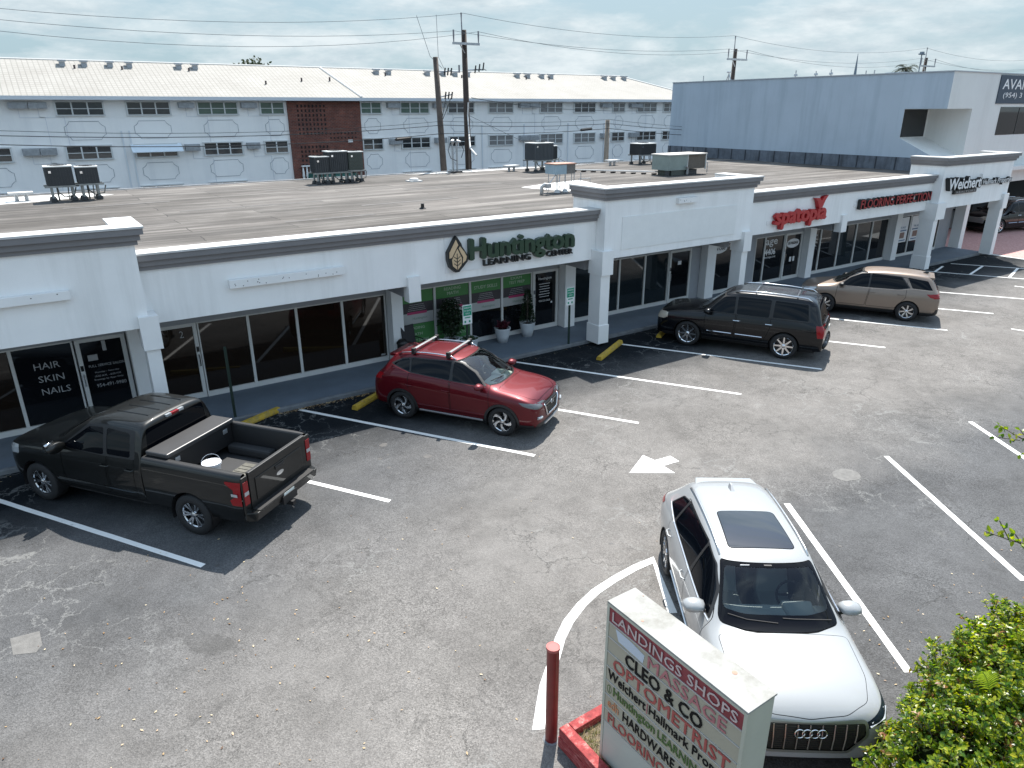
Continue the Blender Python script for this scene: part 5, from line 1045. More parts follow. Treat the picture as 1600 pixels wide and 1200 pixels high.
# ================================================================== VEHICLES
def car_paint(name, col, metal=.0, rough=.28, coat=1.0, spec=.5):
    m = mat(name, col, rough, metal=metal, coat=coat); nt = m.node_tree; b = nt.nodes['Principled BSDF']
    b.inputs['Specular IOR Level'].default_value = spec
    return m
car_black = mat('car black plastic', (.014, .014, .015), .5); car_int = mat('car interior', (.03, .03, .031), .8); int_grey = mat('grey car interior', (.20, .21, .20), .8)
priv = mat('privacy glass', (.002, .003, .005), .02, spec=.2); lamp_red = mat('red tail lamp', (.24, .004, .008), .15, spec=.3, coat=.3); lamp_clr = mat('clear lamp', (.45, .47, .48), .1, coat=1, metal=.3)
gap_m = mat('panel gap', (.004, .004, .004), .9); rim_m = mat('bright alloy', (.62, .63, .65), .22, metal=1.0); rim_d = mat('dark alloy', (.02, .02, .022), .35); silver_p = mat('satin silver', (.62, .63, .64), .3, metal=.9); plate_m = mat('licence plate', (.66, .70, .66), .5)
def shell(st, sub=2):
    """st: stations (xl, xt, w, zb, zbelt, yr, zr[, drop]); one closed subdivided skin; returns a bmesh"""
    rows = []
    for s in st:
        xl, xt, w_, zb, zbt, yr, zr = s[:7]; dr = s[7] if len(s) > 7 else .07
        rows.append([(xl, .70*w_, zb), (xl, .955*w_, zb+.03), (xl, w_, zb+(zbt-zb)*.42), (xl, .995*w_, zb+(zbt-zb)*.80), (xl*.8+xt*.2, .945*w_, zbt), (xt, yr, zr-dr), (xt, yr*.84, zr-.018), (xt, yr*.36, zr)])
    vs = []; n = 16
    for r in rows: vs += [(x, y, z) for x, y, z in r]+[(x, -y, z) for x, y, z in reversed(r)]
    fs = []
    for i in range(len(rows)-1):
        for k in range(n): fs.append((i*n+k, i*n+(k+1)%n, (i+1)*n+(k+1)%n, (i+1)*n+k))
    for b in (0, (len(rows)-1)*n):
        for j in range(7): fs.append((b+j, b+j+1, b+14-j, b+15-j))
    me = bpy.data.meshes.new('tmp'); me.from_pydata(vs, [], fs)
    bm = bmesh.new(); bm.from_mesh(me); bmesh.ops.recalc_face_normals(bm, faces=bm.faces); bm.to_mesh(me); bm.free()
    o = bpy.data.objects.new('tmp', me); COL.objects.link(o); md = o.modifiers.new('s', 'SUBSURF'); md.levels = sub; md.render_levels = sub
    dg = bpy.context.evaluated_depsgraph_get(); dg.update(); m2 = bpy.data.meshes.new_from_object(o.evaluated_get(dg))
    bm = bmesh.new(); bm.from_mesh(m2); bpy.data.objects.remove(o); bpy.data.meshes.remove(me); bpy.data.meshes.remove(m2)
    bm.normal_update(); return bm
AX = {'y': (0, 2, 1), 'x': (1, 2, 0), 'z': (0, 1, 2)}
def inpoly(x, y, P_):
    c = False; j = len(P_)-1
    for i in range(len(P_)):
        if (P_[i][1] > y) != (P_[j][1] > y) and x < (P_[j][0]-P_[i][0])*(y-P_[i][1])/(P_[j][1]-P_[i][1])+P_[i][0]: c = not c
        j = i
    return c
def cut(bm, poly, axis, sign, idx, only=None, thr=.12, lim=None):
    ia, ib, ic = AX[axis]
    def bb(f): a = [v.co[ia] for v in f.verts]; b = [v.co[ib] for v in f.verts]; return min(a), max(a), min(b), max(b)
    xs = [p[0] for p in poly]; ys = [p[1] for p in poly]; X0_, X1_, Y0_, Y1_ = min(xs), max(xs), min(ys), max(ys)
    S_ = set()
    for f in bm.faces:
        if f.normal[ic]*sign < thr: continue
        if only is not None and f.material_index not in only: continue
        if lim and not (lim[0] <= f.calc_center_median()[ic]*sign <= lim[1]): continue
        a, b, c, d = bb(f)
        if b < X0_ or a > X1_ or d < Y0_ or c > Y1_: continue
        S_.add(f)
    n = len(poly)
    for i in range(n):
        p, q = poly[i], poly[(i+1) % n]; ex0, ex1 = min(p[0], q[0]), max(p[0], q[0]); ey0, ey1 = min(p[1], q[1]), max(p[1], q[1])
        G_ = []
        for f in S_:
            a, b, c, d = bb(f)
            if b < ex0 or a > ex1 or d < ey0 or c > ey1: continue
            G_.append(f)
        if not G_: continue
        co = Vector((0, 0, 0)); co[ia] = p[0]; co[ib] = p[1]; no = Vector((0, 0, 0)); no[ia] = -(q[1]-p[1]); no[ib] = q[0]-p[0]
        if no.length < 1e-9: continue
        geom = list(G_)+list({e for f in G_ for e in f.edges})+list({v for f in G_ for v in f.verts})
        r = bmesh.ops.bisect_plane(bm, geom=geom, dist=1e-5, plane_co=co, plane_no=no.normalized())
        for g_ in r['geom']:
            if isinstance(g_, bmesh.types.BMFace): S_.add(g_)
        S_ = {f for f in S_ if f.is_valid}
    for f in S_:
        c = f.calc_center_median()
        if inpoly(c[ia], c[ib], poly): f.material_index = idx
def rnd_poly(P_, r=.05, n=3):
    out_ = []; m = len(P_)
    for i in range(m):
        a, b, c = Vector(P_[i-1]), Vector(P_[i]), Vector(P_[(i+1) % m]); d1 = (a-b); d2 = (c-b); rr = min(r, d1.length*.45, d2.length*.45); p = b+d1.normalized()*rr; q = b+d2.normalized()*rr
        for k in range(n+1): t_ = k/n; out_.append(tuple((p*(1-t_)**2+b*2*t_*(1-t_)+q*t_*t_)))
    return out_
def circ(cx, cz, r, n=26): return [(cx+r*math.cos(2*math.pi*k/n), cz+r*math.sin(2*math.pi*k/n)) for k in range(n)]
def grow(P_, d):
    c = Vector((sum(p[0] for p in P_)/len(P_), sum(p[1] for p in P_)/len(P_))); out_ = []
    m = len(P_); ar = sum(P_[i][0]*P_[(i+1) % m][1]-P_[(i+1) % m][0]*P_[i][1] for i in range(m)); s_ = 1 if ar > 0 else -1
    for i in range(m):
        a, b, e = Vector(P_[i-1]), Vector(P_[i]), Vector(P_[(i+1) % m]); n1 = Vector((b.y-a.y, a.x-b.x)); n2 = Vector((e.y-b.y, b.x-e.x))
        if n1.length < 1e-6 or n2.length < 1e-6: nn = (n1+n2).normalized()
        else: nn = (n1.normalized()+n2.normalized()).normalized()
        out_.append(tuple(b+nn*d*s_))
    return out_
def split(bm, ref, parts, t):
    """parts: idx -> (name, material, offset, parent idx or None); islands become objects of their own"""
    rt_, rm, rn_ = ref; made = {}
    def normal_at(co):
        loc, no, fi, d = rt_.find_nearest(co)
        if fi is None: return Vector((0, 0, 1))
        vs = rm[fi]; ws = poly_3d_calc([p for p, _ in vs], loc); n = Vector((0, 0, 0))
        for w_, (_, q) in zip(ws, vs): n += q*w_
        return n.normalized()
    cache = {}
    def nrm(v):
        k = v.index
        if k not in cache: cache[k] = normal_at(v.co)
        return cache[k]
    bm.verts.index_update(); bm.faces.ensure_lookup_table()
    by = {}
    for f in bm.faces: by.setdefault(f.material_index, []).append(f)
    order = sorted([k for k in by if k in parts], key=lambda k: (parts[k][3] is not None, k))
    for k in order:
        name, m, off_, par = parts[k][:4]; label = parts[k][4] if len(parts[k]) > 4 else None
        isl = []; todo = set(by[k])
        if par == 'one' or k == 0: isl = [list(todo)]
        else:
            while todo:
                s_ = [todo.pop()]; cur = [s_[0]]
                while s_:
                    f = s_.pop()
                    for e in f.edges:
                        for g_ in e.link_faces:
                            if g_ in todo: todo.discard(g_); s_.append(g_); cur.append(g_)
                isl.append(cur)
        for fs in isl:
            if k != 0 and par != 'one' and sum(f.calc_area() for f in fs) < .0009: continue
            vi = {}; vs = []; ns = []; ff = []
            for f in fs:
                o_ = []
                for v in f.verts:
                    if v.index not in vi: n_ = nrm(v); vi[v.index] = len(vs); vs.append(v.co+n_*off_); ns.append(n_)
                    o_.append(vi[v.index])
                ff.append(o_)
            me = bpy.data.meshes.new(name); me.from_pydata([tuple(v) for v in vs], [], ff); me.materials.append(m); me.update()
            me.polygons.foreach_set('use_smooth', [True]*len(me.polygons)); me.normals_split_custom_set_from_vertices([tuple(n_) for n_ in ns])
            parent = t
            if isinstance(par, int):
                c = sum(vs, Vector())/len(vs); best = None
                for o_, cc in made.get(par, []):
                    d = (cc-c).length
                    if best is None or d < best[0]: best = (d, o_)
                if best: parent = best[1]
            o = bpy.data.objects.new(name, me); link(o, parent)
            if label: o['label'] = label
            made.setdefault(k, []).append((o, sum(vs, Vector())/len(vs)))
    return made
def reference(bm):
    t_ = BVHTree.FromBMesh(bm); rm = [[(v.co.copy(), v.normal.copy()) for v in f.verts] for f in bm.faces]; return (t_, rm, None)
def spokes(style, r):
    """returns (bright mesh, dark mesh), wheel axis +y outward, y=0 the outer face"""
    b, d = MB(), MB()
    b.lathe([(r, .0), (r, -.02), (r*.955, -.03), (r*.93, -.035), (r*.93, -.16)], 36, axis='y')
    d.lathe([(0, -.14), (r*.93, -.15)], 28, axis='y')
    d.lathe([(0, -.085), (r*.62, -.085), (r*.62, -.10)], 28, axis='y')
    def blade(mb, a, r0, r1, w0, w1, y0, y1, sweep=0., th=.022):
        def P_(rr, s_, y): 
            an = a+sweep*(rr-r0)/(r1-r0); c, s2 = math.cos(an), math.sin(an); return (rr*c-s_*s2, y, -(rr*s2+s_*c))
        n = 4 if sweep else 1
        for k in range(n):
            u0, u1 = k/n, (k+1)/n; ra, rb = r0+(r1-r0)*u0, r0+(r1-r0)*u1; wa, wb = w0+(w1-w0)*u0, w0+(w1-w0)*u1; ya, yb = y0+(y1-y0)*u0, y0+(y1-y0)*u1
            mb.hexa([P_(ra, -wa, ya-th), P_(rb, -wb, yb-th), P_(rb, wb, yb-th), P_(ra, wa, ya-th)], [P_(ra, -wa, ya), P_(rb, -wb, yb), P_(rb, wb, yb), P_(ra, wa, ya)])
    T = 2*math.pi
    if style == 'swirl':
        for k in range(5):
            blade(b, T*k/5, .05, r*.96, .018, .032, -.02, -.006, .55); blade(b, T*k/5+.28, .10, r*.96, .007, .014, -.03, -.008, .50)
            blade(d, T*k/5-.16, .06, r*.96, .02, .03, -.035, -.016, .55)
    elif style == 'ten':
        for k in range(10): blade(b, T*k/10, .05, r*.95, .012, .024 if k % 2 else .018, -.03, -.006)
    elif style == 'multi':
        for k in range(7): blade(b, T*k/7-.08, .05, r*.95, .014, .010, -.03, -.006, .13); blade(b, T*k/7+.08, .05, r*.95, .014, .010, -.03, -.006, -.13+.26)
    elif style == 'chrome8':
        for k in range(8): blade(b, T*k/8, .05, r*.95, .030, .020, -.03, -.008)
    elif style == 'pickup':
        for k in range(6): blade(b, T*k/6-.13, .06, r*.96, .014, .022, -.03, -.006, -.06); blade(b, T*k/6+.13, .06, r*.96, .014, .022, -.03, -.006, .06)
    b.lathe([(0, .0), (.03, -.002), (.055, -.012), (.06, -.03)], 16, axis='y')
    return b, d
def wheel(t, x, y, r, w_, rr, style, bright=rim_m, dark=rim_d, side=1, steer=0):
    wl = bpy.data.objects.new('wheel', None)
    rotor = MB().lathe([(0, -.12), (.15, -.12), (.15, -.13)], 20, axis='y')
    b, d = spokes(style, rr)
    ty = MB().lathe([(rr*.985, -.005), (rr*1.02, .012), (rr+.35*(r-rr), .018), (r-.02, .006), (r, -.02), (r, -w_+.03), (r-.02, -w_), (rr, -w_)], 40, axis='y')
    Mx = Matrix.Translation((x, y, r)) @ Matrix.Rotation(steer, 4, 'Z') @ (Matrix.Rotation(math.pi, 4, 'Z') if side < 0 else Matrix.Identity(4))
    p = obj('wheel', d.xf(Mx), dark, t, smooth=False); obj('tyre', ty.xf(Mx), rubber, p, smooth=True); obj('rim', b.xf(Mx), bright, p, smooth=False); return p
def interior(t, P_):
    L_, W_ = P_['x'], P_['y']; m = P_.get('mat', car_int)
    tub = MB().box(L_[0], L_[1], -W_, W_, .30, .36).box(L_[0], L_[1], -W_, -W_+.03, .36, P_['door']).box(L_[0], L_[1], W_-.03, W_, .36, P_['door'])
    d = MB(); dx0, dx1, dz = P_['dash']
    d.hexa([(dx0, -W_, .4), (dx1, -W_+.05, .4), (dx1, W_-.05, .4), (dx0, W_, .4)], [(dx0, -W_, dz), (dx1, -W_+.08, dz-.02), (dx1, W_-.08, dz-.02), (dx0, W_, dz)])
    p = obj('cabin', tub, car_int, t); obj('dashboard', d, m, p, bevel=.03)
    dr = P_.get('driver', 1)
    hump = MB().hexa([(dx0-.02, dr*.36-.24, dz-.1), (dx0+.45, dr*.36-.2, dz-.1), (dx0+.45, dr*.36+.2, dz-.1), (dx0-.02, dr*.36+.24, dz-.1)], [(dx0-.02, dr*.36-.2, dz+.055), (dx0+.30, dr*.36-.15, dz+.035), (dx0+.30, dr*.36+.15, dz+.035), (dx0-.02, dr*.36+.2, dz+.055)])
    obj('instrument_hood', hump, m, p, bevel=.03)
    sv = MB().box(dx0+.25, dx0+.36, -.24, .12, dz-.02, dz+.006); obj('dash_vent', sv, black, p)
    sw_ = MB(); cx, cz = dx0-.22, dz-.02
    sw_.tube([(cx-.07*math.cos(a), dr*.36+.18*math.sin(a), cz+.17*math.cos(a)) for a in [k*math.pi/10 for k in range(21)]], .016, 6); sw_.tube([(cx, dr*.36, cz), (cx+.25, dr*.36, cz-.1)], .03, 6).tube([(cx, dr*.36-.17, cz), (cx, dr*.36+.17, cz)], .015, 5)
    obj('steering_wheel', sw_, black, p)
    for sx, wd in ((P_['seat'], .48), (P_['seat']-.85, .5)):
        for y in (-.37, .37):
            s_ = MB().box(sx, sx+.5, y-wd/2, y+wd/2, .45, .62).hexa([(sx-.05, y-wd/2, .55), (sx+.12, y-wd/2, .55), (sx+.12, y+wd/2, .55), (sx-.05, y+wd/2, .55)], [(sx-.28, y-wd*.4, dz+.18), (sx-.16, y-wd*.4, dz+.18), (sx-.16, y+wd*.4, dz+.18), (sx-.28, y+wd*.4, dz+.18)]).box(sx-.28, sx-.18, y-.13, y+.13, dz+.22, dz+.40)
            obj('car_seat', s_, m, p, bevel=.03)
def mirror(t, x, y, z, m, sgn, s=1.0):
    mb = MB(); v = []
    n = 12
    for k, (u, rz, ry) in enumerate(((.11, .02, .05), (.08, .06, .12), (.0, .08, .15), (-.055, .082, .15), (-.07, .075, .14))):
        v.append([(x+u*s, y+sgn*(.10+ry*math.cos(a))*s, z+rz*math.sin(a)*s) for a in [2*math.pi*q/n for q in range(n)]])
    vs = [p for r_ in v for p in r_]; fs = [(i*n+k, i*n+(k+1) % n, (i+1)*n+(k+1) % n, (i+1)*n+k) for i in range(4) for k in range(n)]+[tuple(range(n)), tuple(range(4*n, 5*n))]
    mb.add(vs, fs); o = obj('mirror', mb, m, t, smooth=True); obj('mirror_arm', MB().tube([(x+.02, y-sgn*.06, z-.07*s), (x, y+sgn*.08*s, z-.05*s)], .022, 6), car_black, o); return o
def bar(mb, pts, r=.012, n=6): return mb.tube(pts, r, n)
def on_side(ref, x, z, sgn, off_=.0):
    h = ref[0].ray_cast(Vector((x, sgn*3, z)), Vector((0, -sgn, 0))); return h[0]+Vector((0, sgn*off_, 0)) if h[0] else Vector((x, sgn*.9, z))
def on_top(ref, x, y, off_=.0):
    h = ref[0].ray_cast(Vector((x, y, 4)), Vector((0, 0, -1))); return h[0]+Vector((0, 0, off_))
def on_front(ref, y, z, off_=0., s=1):
    h = ref[0].ray_cast(Vector((s*5, y, z)), Vector((-s, 0, 0))); return h[0]+Vector((s*off_, 0, 0)) if h[0] else Vector((s*2.2, y, z))
def side_tube(ref, pts, sgn, r=.01, off_=.006, n=5, sub=6):
    P_ = []
    for a, b in zip(pts[:-1], pts[1:]):
        for k in range(sub): t_ = k/sub; P_.append(on_side(ref, a[0]+(b[0]-a[0])*t_, a[1]+(b[1]-a[1])*t_, sgn, off_))
    P_.append(on_side(ref, *pts[-1], sgn, off_)); return P_
def arch(ref, cx, cz, r, sgn, th=.05):
    mb = MB(); n = 22; prev = None; a0, a1 = -.25, math.pi+.25
    vs = []
    for k in range(n+1):
        a = a0+(a1-a0)*k/n; c, s_ = math.cos(a), math.sin(a)
        zi, zo = max(cz+r*s_, .19), max(cz+(r+th)*s_, .17)
        pi_ = on_side(ref, cx+r*1.01*c, zi if zi > .22 else .24, sgn, .012); po = on_side(ref, cx+(r+th)*c, zo if zo > .22 else .24, sgn, .012)
        vs += [(cx+r*c, pi_.y-sgn*.10, zi), (cx+r*c, pi_.y, zi), (cx+(r+th)*c, po.y, zo), (cx+(r+th)*c, po.y-sgn*.03, zo)]
    fs = [(i*4+j, i*4+j+1, i*4+5+j, i*4+4+j) for i in range(n) for j in range(3)]
    return mb.add(vs, fs)
def liner(cx, cz, r, y0, y1):
    mb = MB(); n = 14; vs = []
    for k in range(n+1):
        a = -.3+(math.pi+.6)*k/n; vs += [(cx+r*math.cos(a), y0, cz+r*math.sin(a)), (cx+r*math.cos(a), y1, cz+r*math.sin(a))]
    fs = [(2*i, 2*i+1, 2*i+3, 2*i+2) for i in range(n)]; mb.add(vs, fs); mb.add([(cx+r*math.cos(-.3+(math.pi+.6)*k/n), y0, cz+r*math.sin(-.3+(math.pi+.6)*k/n)) for k in range(n+1)], [tuple(range(n+1))]); return mb
def chassis(t, st, wb, r, tw, rr, style, arch_r, ref, cladding=None, zc=None, y_out=None, bright=rim_m, dark=rim_d, track=None, steer=0, th=.05):
    for sgn in (1, -1):
        for x in (wb/2, -wb/2):
            wheel(t, x, sgn*track, r, tw, rr, style, bright, dark, sgn, steer if x > 0 else 0)
            obj('wheel_arch_liner', liner(x, r, arch_r, sgn*(track-.36), sgn*(track+.02)), car_black, t)
            if cladding: obj('wheel_arch', arch(ref, x, r, arch_r-.01, sgn, th), cladding, t)
    obj('underbody', MB().box(st[-1][0]+.25, st[0][0]-.25, -.62, .62, .20, .34), car_black, t)
def plate(t, x, y, z, w_=.30, h=.15, s=1, tilt=0):
    p = obj('licence_plate', MB().box(x-.006, x+.006, y-w_/2, y+w_/2, z-h/2, z+h/2), plate_m, t)
    return p

def build_compact(loc, heading, label):
    """dark red compact crossover"""
    red = car_paint('dark red pearl', (.105, .004, .009), metal=.4, rough=.40, coat=.6, spec=.2)
    t = thing('parked_car', label, 'car', loc, heading); t.scale = (.966,)*3
    st = [(2.235, 2.19, .62, .30, .74, .48, .80, .04), (2.16, 2.10, .82, .23, .84, .64, .91, .04), (1.97, 1.90, .915, .20, .93, .72, .99, .035), (1.6, 1.6, .94, .20, .985, .75, 1.05, .03), (1.25, 1.25, .94, .20, 1.01, .75, 1.09, .03), (1.05, 1.03, .94, .20, 1.03, .735, 1.13, .04),
          (.86, .76, .94, .20, 1.05, .71, 1.29, .07), (.55, .45, .94, .20, 1.07, .675, 1.50, .07), (.25, .16, .94, .20, 1.09, .65, 1.635, .07), (-.25, -.25, .94, .20, 1.11, .64, 1.69, .07), (-.9, -.9, .94, .20, 1.15, .63, 1.685, .07), (-1.4, -1.4, .94, .20, 1.19, .61, 1.64, .07),
          (-1.78, -1.72, .93, .22, 1.20, .59, 1.56, .06), (-2.0, -1.95, .91, .24, 1.14, .60, 1.28, .06), (-2.14, -2.10, .86, .28, 1.02, .62, 1.08, .05), (-2.20, -2.18, .75, .34, .88, .55, .96, .04)]
    bm = shell(st, 2); ref = reference(bm)
    for s in (1, -1):
        for x in (1.335, -1.335): cut(bm, circ(x, .36, .40), 'y', s, 9)
        cut(bm, [(-2.1, .10), (2.1, .10), (2.1, .36), (-2.1, .36)], 'y', s, 1, only={0})
        for P_ in ([(1.05, .42), (.02, .42), (-.02, 1.10), (.02, 1.58), (.25, 1.56), (.98, 1.14)], [(0, .42), (-.93, .42), (-1.16, .90), (-1.14, 1.54), (-.02, 1.60), (-.04, 1.10)]):
            P2_ = rnd_poly(P_, .06); cut(bm, P2_, 'y', s, 8, only={0}); cut(bm, grow(P2_, -.012), 'y', s, 2, only={8})
        cut(bm, rnd_poly([(.90, 1.135), (.02, 1.165), (-1.10, 1.225), (-1.70, 1.36), (-1.42, 1.50), (-1.1, 1.555), (0, 1.60), (.22, 1.575), (.56, 1.40)], .04), 'y', s, 16, only={0, 2, 8})
        cut(bm, rnd_poly([(.82, 1.155), (.03, 1.18), (.0, 1.575), (.21, 1.55), (.54, 1.385)], .03), 'y', s, 3)
        cut(bm, rnd_poly([(-.05, 1.185), (-1.08, 1.245), (-1.14, 1.53), (-.06, 1.575)], .03), 'y', s, 3)
        cut(bm, rnd_poly([(-1.13, 1.25), (-1.62, 1.36), (-1.40, 1.475), (-1.19, 1.515)], .03), 'y', s, 3)
        cut(bm, rnd_poly([(2.20, .74), (1.86, .83), (1.74, .905), (2.0, .89), (2.22, .82)], .02), 'y', s, 4, thr=.05)
        cut(bm, rnd_poly([(-2.26, .97), (-1.95, 1.04), (-1.82, 1.13), (-2.26, 1.13)], .02), 'y', s, 5, thr=.05)
        cut(bm, rnd_poly([(s*.50, .75), (s*.84, .80), (s*.84, .88), (s*.52, .82)], .02), 'x', 1, 4, only={0})
        cut(bm, rnd_poly([(s*.40, .95), (s*.9, .98), (s*.9, 1.10), (s*.42, 1.05)], .02), 'x', -1, 5, only={0})
    ws = rnd_poly([(.70, 1.155), (.64, 1.40), (.575, 1.60), (-.575, 1.60), (-.64, 1.40), (-.70, 1.155), (-.4, 1.13), (.4, 1.13)], .04)
    cut(bm, grow(ws, .012), 'x', 1, 8, only={0, 2, 8}); cut(bm, ws, 'x', 1, 6, only={8})
    cut(bm, rnd_poly([(.60, 1.16), (.52, 1.50), (-.52, 1.50), (-.60, 1.16)], .05), 'x', -1, 3)
    cut(bm, rnd_poly([(.42, .78), (.30, .48), (-.30, .48), (-.42, .78), (0, .80)], .03), 'x', 1, 7, only={0})
    cut(bm, [(-.8, .18), (.8, .18), (.74, .38), (-.74, .38)], 'x', 1, 1, only={0}); cut(bm, [(-.8, .18), (.8, .18), (.8, .55), (-.8, .55)], 'x', -1, 1, only={0})
    hood = rnd_poly([(2.10, .52), (1.95, .66), (1.4, .72), (1.16, .73), (1.16, -.73), (1.4, -.72), (1.95, -.66), (2.10, -.52)], .08); cut(bm, hood, 'z', 1, 8, only={0}, thr=.5); cut(bm, grow(hood, -.010), 'z', 1, 10, only={8}, thr=.5)
    split(bm, ref, {0: ('body', red, 0, None), 1: ('cladding', car_black, .004, 'one'), 2: ('door', red, 0, None), 3: ('side_window', priv, -.004, None), 4: ('headlight', mat('dim headlamp', (.10, .10, .10), .1, coat=1, metal=.3), .004, None), 5: ('tail_light', lamp_red, .006, None), 6: ('windscreen', ws_glass, -.004, None), 7: ('grille', car_black, .004, None), 8: ('panel_gap', gap_m, -.008, 'one'), 10: ('bonnet', red, 0, None), 16: ('pillar', car_black, .001, 'one')}, t)
    chassis(t, st, 2.67, .36, .24, .245, 'swirl', .40, ref, car_black, track=.90, th=.06)
    interior(t, dict(x=(-1.6, 1.1), y=.72, door=.98, dash=(.60, 1.12, 1.07), seat=-.22, driver=1, mat=mat('pale reflected dashboard', (.46, .50, .46), .7)))  # cabin colour paled to stand in for windscreen reflection and sunlight
    for s in (1, -1):
        rl = MB(); bar(rl, [on_top(ref, x, s*.56, -.0 if i in (0, 6) else .045) for i, x in enumerate((.02, -.10, -.4, -.8, -1.2, -1.45, -1.55))], .017, 6); obj('roof_rail', rl, chrome, t, smooth=True)
        mirror(t, .80, s*.88, 1.17, red, s, .95)
        obj('sill_trim', MB().tube(side_tube(ref, [(.85, .33), (-.85, .33)], s, .02, .012), .022, 5), silver_p, t)
        obj('window_trim', MB().tube(side_tube(ref, [(.90, 1.115), (0, 1.145), (-1.1, 1.21), (-1.68, 1.335)], s, .01, .004), .009, 5), red, t)
        for x in (-.02, -1.0): obj('handle', MB().tube([on_side(ref, x, .93, s, .0), on_side(ref, x-.03, .935, s, .035), on_side(ref, x-.17, .94, s, .035), on_side(ref, x-.2, .94, s, 0)], .013, 6), red, t)
        obj('fog_lamp', MB().tube([on_front(ref, s*.60, .52, .012), on_front(ref, s*.68, .52, .012), on_front(ref, s*.76, .535, .012)], .035, 7), lamp_clr, t)
    for x in (-.18, -1.13):
        cb_ = MB(); z = on_top(ref, x, .5).z+.085; cb_.box(x-.035, x+.035, -.60, .60, z, z+.03); o = obj('cross_bar', cb_, silver_p, t, bevel=.01)
        for s in (1, -1): obj('bar_foot', MB().box(x-.045, x+.045, s*.535, s*.625, z-.10, z+.045), black, o, bevel=.008)
    gr = MB(); gp = [(.43, .77), (.31, .47), (-.31, .47), (-.43, .77)]
    P_ = []
    for a, b in zip(gp[:-1], gp[1:]): P_ += [on_front(ref, a[0]+(b[0]-a[0])*k/6, a[1]+(b[1]-a[1])*k/6, .014) for k in range(6)]
    P_.append(on_front(ref, *gp[-1], .014)); obj('grille_surround', MB().tube(P_, .022, 6), chrome, t, smooth=True)
    for z in (.54, .60, .66, .72):
        wdt = .30+(z-.48)*.4; gr.tube([on_front(ref, -wdt+.04, z, .012), on_front(ref, 0, z, .014), on_front(ref, wdt-.04, z, .012)], .007, 4)
    obj('grille_bar', gr, mat('dark grille', (.055, .052, .045), .4, metal=.5), t)
    e_ = MB().tube([on_front(ref, .075*math.cos(a), .70+.042*math.sin(a), .022) for a in [k*.5236 for k in range(13)]], .008, 5); c = on_front(ref, 0, .70, .024)
    for s in (-1, 1): e_.tube([c+Vector((0, s*.024, -.03)), c+Vector((0, s*.024+.008, .03))], .006, 4)
    e_.tube([c+Vector((0, -.026, .0)), c+Vector((0, .026, .0))], .006, 4); obj('badge', e_, chrome, t)
    fin = on_top(ref, -1.36, 0); obj('antenna', MB().hexa([fin+Vector(p) for p in ((-.09, -.03, 0), (.09, -.03, 0), (.09, .03, 0), (-.09, .03, 0))], [fin+Vector(p) for p in ((-.10, -.01, .06), (-.03, -.01, .06), (-.03, .01, .06), (-.10, .01, .06))]), red, t)
    obj('wiper', MB().tube([on_front(ref, -.55, 1.20, .02), on_front(ref, 0, 1.17, .02)], .008, 4).tube([on_front(ref, .0, 1.20, .02), on_front(ref, .52, 1.19, .02)], .008, 4), rubber, t)
    spoiler(t, ref, -1.66, -1.90, .50, .46, red, .07)
    obj('skid_plate', MB().tube([on_front(ref, -.45, .30, .015), on_front(ref, 0, .30, .02), on_front(ref, .45, .30, .015)], .025, 6), silver_p, t)
    obj('skid_lip', MB().tube(side_tube(ref, [(-1.5, .30), (-1.0, .34)], 1), .004, 4), car_black, t)
    return t

